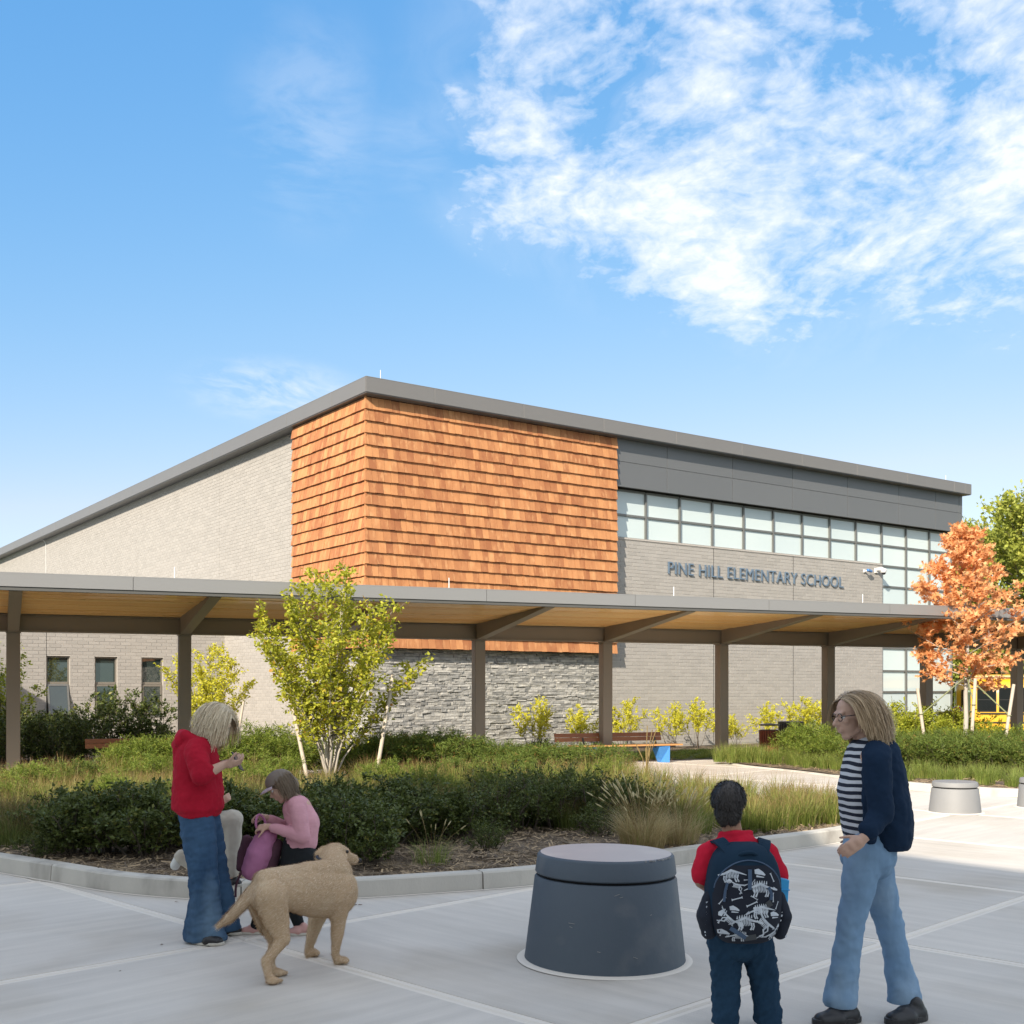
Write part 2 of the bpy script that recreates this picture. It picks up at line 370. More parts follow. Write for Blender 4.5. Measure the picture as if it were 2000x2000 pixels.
KB = catmull([(5.2, 26.6), (4.95, 26.0), (5.1, 25.0), (5.8, 23.4), (6.2, 22.0), (6.3, 20.7), (6.55, 19.4), (7.4, 18.25), (7.95, 17.87), (9.3, 17.1), (11.5, 16.1), (14, 15.2)])
def offset(poly, d):
    r = []
    for i, p in enumerate(poly):
        a = poly[max(i - 1, 0)]; b = poly[min(i + 1, len(poly) - 1)]; t = (b - a).normalized()
        r.append(Vector((p.x - t.y * d, p.y + t.x * d)))
    return r
def kerb(name, line, h, wdt, cuts, label):
    root = empty(name, (line[0].x, line[0].y, 0), label=label, cat='kerb')
    inn = offset(line, wdt)
    dist = [0]
    for i in range(1, len(line)): dist.append(dist[-1] + (line[i] - line[i - 1]).length)
    total = dist[-1]
    def at(L, s):
        s = min(max(s, 0), total - 1e-4)
        for i in range(1, len(L)):
            if dist[i] >= s:
                t = (s - dist[i - 1]) / (dist[i] - dist[i - 1]); return L[i - 1].lerp(L[i], t)
        return L[-1]
    cuts = [0] + [c for c in cuts if 0 < c < total] + [total]
    for a, b in zip(cuts[:-1], cuts[1:]):
        n = max(3, int((b - a) / .22)); s = MB(); rows = []
        for k in range(n + 1):
            q = a + .006 + (b - a - .012) * k / n; o, i_ = at(line, q), at(inn, q); hh = h(q / total) if callable(h) else h
            e = .014
            d = (i_ - o).normalized(); o2 = o + d * e; i2 = i_ - d * e; o3 = o + d * .012
            rows.append([(o.x, o.y, -.04), (o3.x, o3.y, hh - e), (o3.x + d.x * e, o3.y + d.y * e, hh), (i2.x, i2.y, hh), (i_.x, i_.y, hh - e), (i_.x, i_.y, -.04)])
        n0 = len(s.v)
        for r_ in rows: s.v += [(p[0] - line[0].x, p[1] - line[0].y, p[2]) for p in r_]
        for k in range(n):
            for m in range(5):
                A = n0 + k * 6 + m; s.f.append((A, A + 6, A + 7, A + 1)); s.t.append(0)
        s.f.append(tuple(n0 + m for m in range(6))); s.f.append(tuple(n0 + n * 6 + m for m in range(5, -1, -1))); s.t += [0, 0]
        s.build('kerb_segment', MATS['kerb_concrete'], root, smooth=True)
    return root
def arc_at(line, px):   # arc length where the line is seen at column px
    d = 0
    for i in range(1, len(line)):
        x0, x1 = 1000 + FPX * line[i - 1].x / line[i - 1].y, 1000 + FPX * line[i].x / line[i].y
        l = (line[i] - line[i - 1]).length
        if x0 <= px <= x1: return d + l * (px - x0) / (x1 - x0)
        d += l
    return d
cA = arc_at(KA, 98); cB = arc_at(KA, 470); cC = arc_at(KA, 944)
st = cC - cB
cuts = sorted([cA, cB, cC, cA - 3] + [cC + 3.0 * k for k in range(1, 6)])
kerb('planter_kerb', KA, .15, .17, cuts, 'curved pale concrete kerb in front of the large shaded planting bed')
kerb('planter_kerb', KB, lambda t: .03 + .10 * min(1, max(0, (t - .28) / .15)), .16, [3 * k for k in range(1, 9)], 'sunlit pale concrete kerb edging the bed behind the small round seat')
sealant = MB()
for L_ in (KA, KB):
    o1 = offset(L_, -.004); o2 = offset(L_, -.022)
    for i in range(len(L_) - 1): sealant.poly([(o2[i].x, o2[i].y, .003), (o2[i + 1].x, o2[i + 1].y, .003), (o1[i + 1].x, o1[i + 1].y, .007), (o1[i].x, o1[i].y, .007)])
sealant.build('pavement_joint_sealant', MATS['paving_margin'], pav)

# bed outlines (inside the kerbs), closed at the back
BEDA = [(-16, 20), (-13, 15.5)] + [(p.x, p.y) for p in offset(KA, .12)] + [(1.2, 23.6), (-1.6, 22.6), (-6.3, 20.7), (-12, 18.6)]
BEDB = [(p.x, p.y) for p in offset(KB, .10)] + [(17, 15), (22, 30), (15.5, 33.2), (9, 30.0), (6.0, 28.4)]
BEDC = [(-22, 17), (-12.6, 18.0), (-6.4, 20.6), (-2.0, 22.4), (1.0, 23.65), (.6, 25.2), (-2.4, 24.4), (-9.3, 21.8), (-19, 17.8)]
def bed(name, poly, z, mound=.0):
    bm = bmesh.new(); vs_ = [bm.verts.new((x, y, z)) for x, y in poly]; f = bm.faces.new(vs_)
    if f.normal.z < 0: f.normal_flip()
    bmesh.ops.triangulate(bm, faces=bm.faces[:])
    bmesh.ops.subdivide_edges(bm, edges=bm.edges[:], cuts=5, use_grid_fill=True)
    for v in bm.verts:
        if not v.is_boundary: v.co.z += random.uniform(-.015, .02) + mound
    me = bpy.data.meshes.new(name); bm.to_mesh(me); bm.free()
    return link(name, me, None, MATS['mulch'], kind='structure')
bed('planting_bed', BEDA, .10); bed('planting_bed', BEDB, .05); 
import itertools
def inside(poly, x, y):
    c = False; n = len(poly); j = n - 1
    for i in range(n):
        xi, yi = poly[i]; xj, yj = poly[j]
        if (yi > y) != (yj > y) and x < (xj - xi) * (y - yi) / (yj - yi) + xi: c = not c
        j = i
    return c
# loose shredded bark and straw along the open fringes
def mulch_bits(n, region, poly, z, lens=(.03, .12)):
    V = []; F = []; T = []
    while len(V) < n * 4:
        x = random.uniform(region[0], region[1]); y = random.uniform(region[2], region[3])
        if not inside(poly, x, y): continue
        L = random.uniform(*lens); wd = random.uniform(.002, .008) if random.random() < .7 else random.uniform(.008, .02); a = random.uniform(0, math.pi); p = random.uniform(-.25, .35)
        d = Vector((math.cos(a) * math.cos(p), math.sin(a) * math.cos(p), math.sin(p))) * L / 2; s_ = Vector((-math.sin(a), math.cos(a), random.uniform(-.5, .5))) * wd / 2
        c = Vector((x, y, z + random.uniform(.0, .03))); n0 = len(V)
        V += [c - d - s_, c + d - s_, c + d + s_, c - d + s_]; F.append((n0, n0 + 1, n0 + 2, n0 + 3)); T.append(random.random() ** 1.5)
    return np_mesh('mulch', np.array(V), np.array(F), T)
link('loose_mulch', mulch_bits(16000, (-7, 4.4, 9.2, 13.2), BEDA, .115), None, MATS['mulch_bit'], kind='stuff', label='loose shredded bark and straw along the front of the planting bed', cat='mulch')
link('loose_mulch', mulch_bits(6000, (5, 12, 16, 25), BEDB, .065, (.05, .16)), None, MATS['mulch_bit'], kind='stuff', label='pale straw mulch along the sunlit planting bed by the small round seat', cat='mulch')
# ---------------------------------------------------------------- school building
# local frame: +x along the front, +y into the building
BC = Vector((-3.51, 27.4, 0)); BROT = R(35.45); BU = Vector((.8146, .58, 0)); BV = Vector((-.58, .8146, 0))
def B2W(u, v, z=0): return BC + BU * u + BV * v + Vector((0, 0, z))
mat('brick', (.395, .37, .34), (.33, .31, .285), rough=.85, ns=3, na=.3, piece=.7, bump=.002, bs=90)
mat('mortar', (.52, .49, .45), (.47, .44, .405), rough=.95, ns=12, na=.4)
mat('stone', (.52, .50, .455), (.19, .19, .185), rough=.85, ns=6, nd=9, na=.8, piece=.7, bump=.012, bs=26, bd=8, c3=(.60, .57, .50), c3s=3, c3t=(.62, .80))
mat('stone_gap', (.05, .05, .05), rough=1)
mat('cedar', (.55, .25, .098), (.33, .122, .046), rough=.75, ns=1.1, nd=4, na=.6, piece=.95, bump=.0015, bs=30, sc=(5, 5, 1.8), c3=(.62, .32, .14), c3s=1.6, c3t=(.54, .78))
mat('fascia_metal', (.215, .205, .195), (.19, .18, .172), rough=.42, ns=1.2, na=.3, piece=.25, metal=.25, spec=.5)
mat('panel_metal', (.155, .16, .165), (.135, .14, .145), rough=.45, ns=.8, na=.3, piece=.5, metal=.2)
mat('joint_pale', (.50, .46, .42), rough=.8)
mat('joint_dark', (.02, .02, .02), rough=.9)
mat('frame_metal', (.20, .20, .19), (.17, .17, .16), rough=.45, ns=3, na=.3, metal=.4)
mat('frame_bronze', (.27, .24, .20), (.22, .20, .17), rough=.45, ns=3, na=.3, metal=.3)
mat('glass_fritted', (.62, .69, .67), (.54, .62, .62), rough=.07, ns=.35, nd=3, na=.9, piece=.7, spec=.7)
mat('glass_dark', (.035, .05, .045), (.02, .03, .028), rough=.02, ns=1, spec=1.0, coat=.6)
mat('roof_membrane', (.45, .45, .44), rough=.9)
mat('white_metal', (.8, .8, .79), rough=.4)
mat('dark_plastic', (.03, .03, .035), rough=.3)
mat('steel_letter', (.18, .245, .32), (.15, .205, .275), rough=.38, ns=2, na=.3, metal=.35)
mat('blue_logo', (.05, .2, .5), rough=.4)

bld = empty('school_building', BC, BROT, label='tall flat roofed school in grey brick with orange cedar shingle corner and clerestory glass', cat='building')
RT, RB = 9.13, 8.78
UE, VE = 24.6, 44.0
core = MB()
core.box(.32, UE - .02, .6, VE, -1, RB - .05)
core.build('interior_core', MATS['joint_dark'], bld)
roof = MB(); roof.box(-.05, UE - .03, -.1, VE, RB + .1, RT - .03)
roof.build('roof', MATS['roof_membrane'], bld)
sf = MB(); sf.box(-.10, UE - .001, -.22, .72, RB - .02, RB + .09); sf.box(-.10, .5, .73, VE, RB - .02, RB + .09)
sf.build('soffit', MATS['panel_metal'], bld)
# fascia sections
def fascia(a, b, side):
    s = MB(); g = .006
    if side == 'f': s.box(a + g, b - g, -.24, -.22, RB, RT); s.box(a + g, b - g, -.24, .1, RT, RT + .02)
    elif side == 'l': s.box(-.12, -.10, a + g, b - g, RB, RT); s.box(-.12, .2, a + g, b - g, RT, RT + .02)
    else: s.box(UE - .0, UE + .02, a + g, b - g, RB, RT)
    s.build('fascia_panel', MATS['fascia_metal'], bld, bevel=.004)
fj = [-.12] + [1.8 + 2.72 * i for i in range(9)] + [24.25, UE + .02]
for a, b in zip(fj[:-1], fj[1:]): fascia(a, b, 'f')
lj = [-.22] + [1.55 + 2.72 * i for i in range(15)] + [VE]
for a, b in zip(lj[:-1], lj[1:]): fascia(a, b, 'l')
fascia(-.22, 3, 'r'); fascia(3, 8, 'r')
jm = MB()
for a in fj[1:-1]: jm.box(a - .006, a + .006, -.232, -.225, RB + .005, RT - .003)
for a in lj[1:-1]: jm.box(-.112, -.105, a - .006, a + .006, RB + .005, RT - .003)
jm.build('fascia_joint', MATS['joint_pale'], bld)
for (u, v) in ((.35, -.1), (UE - 1.2, 0.), (3.1, 6)): 
    lr = MB(); lr.tube([(u, v, RT), (u, v, RT + .26)], .008, 6); lr.build('lightning_rod', MATS['white_metal'], bld)

# shingles
class Pieces:
    """collect hexahedra with a size-in-view score: the biggest become parts, the rest one joined part"""
    def __init__(s): s.items = []
    def add(s, pts, t, score): s.items.append((score, pts, t))
    def build(s, name, mt, parent, n=300, k5=True):
        s.items.sort(key=lambda a: -a[0])
        for sc_, p, t in s.items[:n]:
            c = Vector(p[0]); m = MB(); m.hexa([tuple(Vector(q) - c) for q in p], 0.); m.build(name, mt, parent, loc=c)
        rest = MB()
        for sc_, p, t in s.items[n:]: rest.hexa(p, t)
        if s.items[n:]: rest.build(name, mt, parent, kind='stuff')
def score(u, v, z, du, dv, dz):
    p = B2W(u, v, z); q = B2W(u + du, v + dv, z)
    a = abs(p.x / p.y - q.x / q.y) * FPX; return a * dz / p.y * FPX
def shpts(x0, x1, z0, z1, tb, tt, slew, face):
    # wedge: butt (bottom) thick tb, top thick tt, standing on the sheathing plane; face 'f' front or 'l' left
    o = .040
    base = [(x0, z0), (x1, z0 + slew), (x1, z1), (x0, z1)]
    if face == 'f':
        return [(x0, o, z0), (x1, o, z0 + slew), (x1, o, z1), (x0, o, z1), (x0, o - tb, z0), (x1, o - tb, z0 + slew), (x1, o - tt, z1), (x0, o - tt, z1)][0:0] or \
               [(x0, o - tb, z0), (x1, o - tb, z0 + slew), (x1, o, z0 + slew), (x0, o, z0), (x0, o - tt, z1), (x1, o - tt, z1), (x1, o, z1), (x0, o, z1)]
    return [(o - tb, x1, z0 + slew), (o - tb, x0, z0), (o, x0, z0), (o, x1, z0 + slew), (o - tt, x1, z1), (o - tt, x0, z1), (o, x0, z1), (o, x1, z1)]
clad = empty('shingle_cladding'); clad.parent = bld
shp = Pieces(); EXPO = .2868
rs = random.Random(3)
for row in range(22):
    z0 = 2.71 + row * EXPO; z1 = min(z0 + EXPO + .03, RB - .012)
    if z1 - z0 < .05: continue
    for face, L in (('f', 7.94), ('l', 4.21)):
        x = -.012 if face == 'f' else .012 + (row % 2) * 0
        first = True
        while x < L - .05:
            wd = rs.uniform(.15, .235)
            if first: wd = .10 if row % 2 else .19; first = False
            if x + wd > L - .09: wd = L - x + rs.uniform(-.01, .01)
            gap = rs.uniform(.004, .009)
            tb = .060 + rs.uniform(-.006, .008); tt = .004
            pts = shpts(x + gap / 2, x + wd - gap / 2, z0 + rs.uniform(-.006, .004), z1, tb, tt, rs.uniform(-.004, .004), face)
            zz_ = z0; hid = 2.9 < zz_ < 4.15
            scv = score(x, 0, zz_, wd, 0, EXPO) if face == 'f' else score(0, x, zz_, 0, wd, EXPO)
            shp.add(pts, rs.random(), 0 if hid else scv)
            x += wd
shp.build('shingle', MATS['cedar'], clad, 300)
sh = MB(); sh.box(.03, 7.90, .03, .30, 2.72, RB - .03); sh.box(.03, .5, .301, 4.2, 2.72, RB - .03)
sh.build('sheathing', MATS['joint_dark'], bld)

# bricks (utility size, running bond), real joints 6 mm deep
BL, BH, J = .305, .1016, .014
bw = empty('brick_wall'); bw.parent = bld
bk = Pieces()
def bricks(a0, a1, z0, z1, plane, axis, holes=(), seed=1, hidz=None):
    r = random.Random(seed); n = int(round((z1 - z0) / BH)); d = .008
    for i in range(n):
        z = z0 + i * BH; x = a0 - (BL / 2 if i % 2 else 0)
        while x < a1 - .01:
            x0, x1 = max(x, a0), min(x + BL, a1); x += BL
            if x1 - x0 < .03: continue
            segs = [(x0, x1)]
            for (h0, h1, hz0, hz1) in holes:
                if z + BH > hz0 + .03 and z < hz1 - .03:
                    ns_ = []
                    for (s0, s1) in segs:
                        if s1 <= h0 or s0 >= h1: ns_.append((s0, s1)); continue
                        if s0 < h0 - .03: ns_.append((s0, h0))
                        if s1 > h1 + .03: ns_.append((h1, s1))
                    segs = ns_
            for (s0, s1) in segs:
                A, B_ = s0 + J / 2, s1 - J / 2; zz0, zz1 = z + J / 2, z + BH - J / 2; e = r.uniform(-.0015, .0015)
                if axis == 'u': p = [(A, plane - d + e, zz0), (B_, plane - d + e, zz0), (B_, plane + .01, zz0), (A, plane + .01, zz0), (A, plane - d + e, zz1), (B_, plane - d + e, zz1), (B_, plane + .01, zz1), (A, plane + .01, zz1)]; sc_ = score(A, plane, z, B_ - A, 0, BH)
                else: p = [(plane - d + e, B_, zz0), (plane - d + e, A, zz0), (plane + .01, A, zz0), (plane + .01, B_, zz0), (plane - d + e, B_, zz1), (plane - d + e, A, zz1), (plane + .01, A, zz1), (plane + .01, B_, zz1)]; sc_ = score(plane, A, z, 0, B_ - A, BH)
                if z < .55 or 2.85 < z < 3.9 + (a0 > 5) * .5: sc_ = 0
                bk.add(p, r.random(), sc_)
VW = 9.77
WIN = [(-4.98, -4.33), (-3.64, -2.99), (-2.28, -1.63)]; WZ0, WZ1 = .92, 2.66
bricks(7.55, 20.21, -.05, 6.01, .32, 'u', seed=2)
bricks(4.05, VE - .5, -.05, RB - .02, .3, 'v', seed=3)
bricks(-9.0, .30, -.05, 4.1, VW, 'u', holes=[(a, b, WZ0 - .02, WZ1) for a, b in WIN], seed=4)
bk.build('brick', MATS['brick'], bw, 300)
mo = MB()
mo.box(7.5, 20.20, .32, .55, -.05, 6.0); mo.box(.3, .5, 4.0, VE - .51, -.05, RB - .03)
mo.build('mortar_backing', MATS['mortar'], bld)
# low classroom wing
wg = MB()
xs_ = [-22] + [q for ab in WIN for q in ab] + [.295]
for i in range(0, len(xs_), 2): wg.box(xs_[i], xs_[i + 1], VW + .0, VW + .2, -.05, 4.1)
for a, b in WIN: wg.box(a, b, VW, VW + .2, -.05, WZ0 - .04); wg.box(a, b, VW, VW + .2, WZ1, 4.1)
wg.build('wing_wall', MATS['mortar'], bld)
w2 = MB(); w2.box(-22, .29, VW + .6, VE - 5, -.05, 4.1); w2.box(-22.1, .29, VW - .15, VE - 5, 4.11, 4.35); w2.build('wing_roof', MATS['panel_metal'], bld)
for a, b in WIN[:1]:
    cj = MB(); cj.box(a - .006, a + .006, VW - .0105, VW - .0085, WZ1, 4.1); cj.build('control_joint', MATS['joint_dark'], bld)
# wing windows
for k, (a, b) in enumerate(WIN):
    fr = MB(); y0, y1 = VW + .07, VW + .14; t = .045
    zm = 1.90
    fr.box(a, a + t, y0, y1, WZ0, WZ1); fr.box(b - t, b, y0, y1, WZ0, WZ1)
    fr.box(a + t, b - t, y0, y1, WZ1 - t, WZ1); fr.box(a + t, b - t, y0, y1, WZ0, WZ0 + t); fr.box(a + t, b - t, y0 - .01, y1, zm - .05, zm + .02)
    win = fr.build('window', MATS['frame_bronze'], bld, bevel=.003)
    pn = MB(); pn.box(a + t, b - t, y0 + .03, y0 + .04, zm + .02, WZ1 - t); pn.build('pane', MATS['glass_dark'], win)
    sl = MB(); sl.box(a - .01, b + .01, VW - .03, VW + .069, WZ0 - .04, WZ0 - .005); sl.build('window_sill', MATS['frame_metal'], win)
    # reveals
    rv = MB(); rv.box(b + .0005, b + .011, VW - .002, VW + .2, WZ0, WZ1); rv.build('reveal', MATS['frame_bronze'], win)
    # lower sash: awning, the left one pushed open
    ang = R(14) if k == 0 else 0
    sa = MB(); h_ = zm - .055 - WZ0 - t + .01; w_ = b - a - 2 * t + .03
    sa.box(-w_ / 2, w_ / 2, -.03, .01, -h_, -h_ + .05); sa.box(-w_ / 2, w_ / 2, -.03, .01, -.05, 0); sa.box(-w_ / 2, -w_ / 2 + .05, -.03, .01, -h_ + .05, -.05); sa.box(w_ / 2 - .05, w_ / 2, -.03, .01, -h_ + .05, -.05)
    so = sa.build('sash', MATS['frame_metal'] if k == 0 else MATS['frame_bronze'], win, loc=((a + b) / 2, y0 + .0, zm - .055)); so.rotation_euler = (ang * -1, 0, 0)
    sp = MB(); sp.box(-w_ / 2 + .05, w_ / 2 - .05, -.012, -.004, -h_ + .05, -.05); spn = sp.build('pane', MATS['glass_dark'], so)
    # a blind hangs behind each pane
    bl = MB(); bl.box(a + t, b - t, y1 + .05, y1 + .06, WZ0, WZ1); bl.build('window_interior', MATS['joint_dark'], win)
win_room = None
# ledge stone
sw = empty('stone_wall'); sw.parent = bld; stn = Pieces(); r = random.Random(11)
z = -.05
while z < 2.70:
    hgt = r.choice([.035, .045, .05, .06, .075])
    if z + hgt > 2.70: hgt = 2.705 - z
    for axis, L0, L1, plane in (('u', .30, 7.52, .31), ('v', .34, 4.0, .32)):
        x = L0 - r.uniform(0, .2) if axis == 'v' else L0
        x = max(x, L0)
        while x < L1:
            L = r.choice([.09, .13, .17, .22, .28, .36]) * r.uniform(.85, 1.15)
            if x + L > L1 - .08: L = L1 - x
            d = .035 + r.uniform(0, .035); g_ = .0025
            nb = lambda a=.006: r.uniform(-a, a)
            A, B_, c0, c1 = x + g_, x + L - g_, z + g_, z + hgt - g_
            f4 = [(A, d + nb(.01), c0 + nb(.003)), (B_, d + nb(.01), c0 + nb(.003)), (B_, d + nb(.01), c1 + nb(.003)), (A, d + nb(.01), c1 + nb(.003))]
            if axis == 'u':
                p = [(f4[0][0], plane - f4[0][1], f4[0][2]), (f4[1][0], plane - f4[1][1], f4[1][2]), (B_, plane + .01, c0), (A, plane + .01, c0), (f4[3][0], plane - f4[3][1], f4[3][2]), (f4[2][0], plane - f4[2][1], f4[2][2]), (B_, plane + .01, c1), (A, plane + .01, c1)]
                scv = score(A, plane, z, L, 0, hgt)
            else:
                p = [(plane - f4[1][1], B_, f4[1][2]), (plane - f4[0][1], A, f4[0][2]), (plane + .01, A, c0), (plane + .01, B_, c0), (plane - f4[2][1], B_, f4[2][2]), (plane - f4[3][1], A, f4[3][2]), (plane + .01, A, c1), (plane + .01, B_, c1)]
                scv = score(plane, A, z, 0, L, hgt)
            stn.add(p, r.random(), scv if z > .8 else 0)
            x += L
    z += hgt
stn.build('stone', MATS['stone'], sw, 300)
sb = MB(); sb.box(.33, 7.5, .30, .55, -.05, 2.71); sb.box(.33, .6, .551, 3.99, -.05, 2.71); sb.build('stone_backing', MATS['stone_gap'], bld)
# metal panels above the glass
PJ = [7.93, 9.90, 12.61, 15.32, 18.04, 20.79, 22.91, 24.33, UE - .06]
for a, b in zip(PJ[:-1], PJ[1:]):
    for z0, z1 in ((7.42, 8.12), (8.13, RB - .025)):
        s = MB(); s.box(a + .008, b - .008, .08, .15, z0, z1); s.build('metal_panel', MATS['panel_metal'], bld, bevel=.003)
pb = MB(); pb.box(7.92, UE - .07, .155, .55, 7.44, RB - .03); pb.box(UE - .3, UE - .07, .551, 6, 0, RB - .03); pb.build('panel_backing', MATS['joint_dark'], bld)
pj = MB()
for a in PJ[1:-1]: pj.box(a - .007, a + .007, .095, .154, 7.43, RB - .03)
pj.build('panel_joint', MATS['joint_pale'], bld)
# curtain wall: clerestory band and full-height glass at the right end
MU = [7.97, 9.33, 10.68, 12.03, 13.39, 14.74, 16.11, 17.48, 18.83, 20.22]; ME = [20.22, 21.59, 22.95, UE - .3]
RL = [7.38, 6.68, 6.02]; RLE = [7.38, 6.68, 5.98, 5.27, 4.58, 3.86, 3.14, 2.35, 1.62, .88, .12]
cw = empty('curtain_wall'); cw.parent = bld
for u in MU[:-1]:
    fm = MB(); fm.box(u - .03, u + .03, .34, .46, RL[-1], RL[0]); fm.build('mullion', MATS['frame_metal'], cw)
for u in ME:
    fm = MB(); fm.box(u - .03, u + .03, .34, .46, RLE[-1], RLE[0]); fm.build('mullion', MATS['frame_metal'], cw)
def rails(A, B_, zs):
    for a, b in zip(A, B_):
        for z in zs: fh = MB(); fh.box(a + .031, b - .031, .355, .46, z - .03, z + .03); fh.build('transom', MATS['frame_metal'], cw)
rails(MU[:-1], MU[1:], RL); rails(ME[:-1], ME[1:], RLE)
for (A, zs) in ((MU, RL), (ME, RLE)):
    for a, b in zip(A[:-1], A[1:]):
        for z1, z0 in zip(zs[:-1], zs[1:]):
            s = MB(); s.box(-(b - a) / 2 + .03, (b - a) / 2 - .03, 0, .03, -(z1 - z0) / 2 + .03, (z1 - z0) / 2 - .03)
            s.build('pane', MATS['glass_fritted'], cw, loc=((a + b) / 2, .40, (z0 + z1) / 2))
sl = MB(); sl.box(7.9, 20.18, .295, .339, 5.983, 6.012); sl.build('sill_flashing', MATS['joint_pale'], bld)

# sign letters
cu = bpy.data.curves.new('letters', 'FONT'); cu.body = 'PINE HILL ELEMENTARY SCHOOL'; cu.size = 1; cu.extrude = .020; cu.offset = -.008; cu.resolution_u = 3; cu.space_character = 1.06
to = bpy.data.objects.new('tmp_text', cu); COL.objects.link(to); bpy.context.view_layer.update()
me = bpy.data.meshes.new_from_object(to.evaluated_get(bpy.context.evaluated_depsgraph_get())); bpy.data.objects.remove(to)
V = np.array([v.co[:] for v in me.vertices]); F = [list(p.vertices) for p in me.polygons]
par = list(range(len(V)))
def find(a):
    while par[a] != a: par[a] = par[par[a]]; a = par[a]
    return a
key = {}
for i, v in enumerate(V):   # weld front/back/side shells
    k = (round(float(v[0]), 4), round(float(v[1]), 4))
    if k in key: par[find(i)] = find(key[k])
    else: key[k] = i
for f in F:
    for q in f[1:]: par[find(q)] = find(f[0])
x0, x1, y1 = V[:, 0].min(), V[:, 0].max(), V[:, 1].max()
sx, sy = (18.07 - 10.13) / (x1 - x0), .36 / (y1 - 0)
V2 = np.stack([10.13 + (V[:, 0] - x0) * sx, .280 - V[:, 2], 5.095 + V[:, 1] * sy], 1)
groups = {}
for fi, f in enumerate(F): groups.setdefault(find(f[0]), []).append(f)
sign = empty('school_sign', B2W(14.1, .30, 5.3), BROT, label='raised blue grey metal letters reading PINE HILL ELEMENTARY SCHOOL on the brick', cat='sign')
Lc = Vector((14.1, .30, 5.3))
for root_, fs in sorted(groups.items(), key=lambda a: V2[a[0]][0]):
    idx = sorted({i for f in fs for i in f}); mp_ = {i: n for n, i in enumerate(idx)}
    m2 = bpy.data.meshes.new('letter'); m2.from_pydata([tuple(Vector(V2[i].tolist()) - Lc) for i in idx], [], [[mp_[i] for i in f] for f in fs]); m2.update()
    link('letter', m2, sign, MATS['steel_letter'])
pins = MB()
for k in range(48): u = 10.4 + k * .165; pins.box(u - Lc.x, u + .02 - Lc.x, -.02, .045, -.02, 0)
# control joints, lightning down-lead
for u in (12.03, 15.62): s = MB(); s.box(u - .007, u + .007, .3085, .3115, .1, 5.97); s.build('control_joint', MATS['joint_dark'], bld)
for v in (10.2, 16.4, 22.6, 28.8): s = MB(); s.box(.2885, .2915, v - .008, v + .008, 4.4, 8.7); s.build('control_joint', MATS['brick'], bld)
s = MB(); s.tube([(.05, 32.2, 8.77), (.16, 32.1, 8.72), (.26, 32.06, 8.55), (.27, 32.06, 8.2), (.27, 32.06, 3.5)], .012, 6); s.build('down_lead', MATS['white_metal'], bld)
# wall cameras
def wall_camera(u, z, big, label):
    c = empty('wall_camera', B2W(u, .31, z), BROT, label=label, cat='security camera')
    a = MB()
    if big:
        a.box(-.09, .09, -.05, 0, -.06, .1); a.build('bracket', MATS['white_metal'], c, bevel=.01)
        b = MB(); b.tube([(0, -.03, .06), (.02, -.24, .06), (.02, -.3, .02)], [.06, .065, .07], 14); b.build('arm', MATS['white_metal'], c, smooth=True)
        d = MB(); d.lathe([(.001, -.11), (.05, -.10), (.085, -.06), (.10, 0), (.105, .05), (.07, .07), (.001, .072)], 24, (.02, -.3, 0)); d.build('housing', MATS['white_metal'], c, smooth='all')
        e = MB(); e.lathe([(.001, -.13), (.05, -.118), (.075, -.08), (.08, -.04)], 20, (.02, -.3, -.01)); e.build('dome', MATS['dark_plastic'], c, smooth='all')
    else:
        a.box(-.05, .05, -.04, 0, -.05, .05); a.build('bracket', MATS['white_metal'], c, bevel=.01)
        b = MB(); b.tube([(0, -.03, 0), (.03, -.12, .0)], .03, 10); b.build('arm', MATS['white_metal'], c, smooth=True)
        d = MB(); d.beam((-.06, -.2, .02), (.22, -.14, -.01), .09, .08); d.build('housing', MATS['blue_logo'], c, bevel=.015)
wall_camera(19.19, 5.72, False, 'small blue and white bullet camera on the brick, left of the white dome camera')
wall_camera(19.83, 5.75, True, 'white dome camera on a bracket at the right corner of the brick wall')

# the neighbouring school block whose shadow lies over the forecourt (behind the viewer)
nb = empty('neighbouring_school_block', (-9.96, -3.0, 0), BROT, label='plain grey brick school block behind the viewer that shades the forecourt', cat='building')
s = MB(); s.box(-34, 0, -30, 0, -.1, 12.8); s.build('wall', MATS['brick'], nb)
s = MB(); s.box(-34.1, .1, -30.1, .1, 12.81, 13.0); s.build('roof', MATS['fascia_metal'], nb)
for i in range(8):
    s = MB(); s.box(-4 - i * 3.6, -2.2 - i * 3.6, .0, .03, 1, 3); s.box(-4 - i * 3.6, -2.2 - i * 3.6, .0, .03, 5.2, 7.2); s.build('window', MATS['glass_dark'], nb)
# classroom wing off to the left, its roof edge shades the low wall
cwg = B2W(0, VW) + BU * -12.4
lw = empty('classroom_block', (-16.06, 26.8, 0), BROT, label='low grey brick classroom block left of the windowed wing', cat='building')
s = MB(); s.box(-12, 0, -5.5, 7.0, -.1, 4.85); s.build('wall', MATS['brick'], lw)
s = MB(); s.box(-12.1, .02, -5.6, 7.0, 4.86, 5.0); s.build('roof', MATS['fascia_metal'], lw)

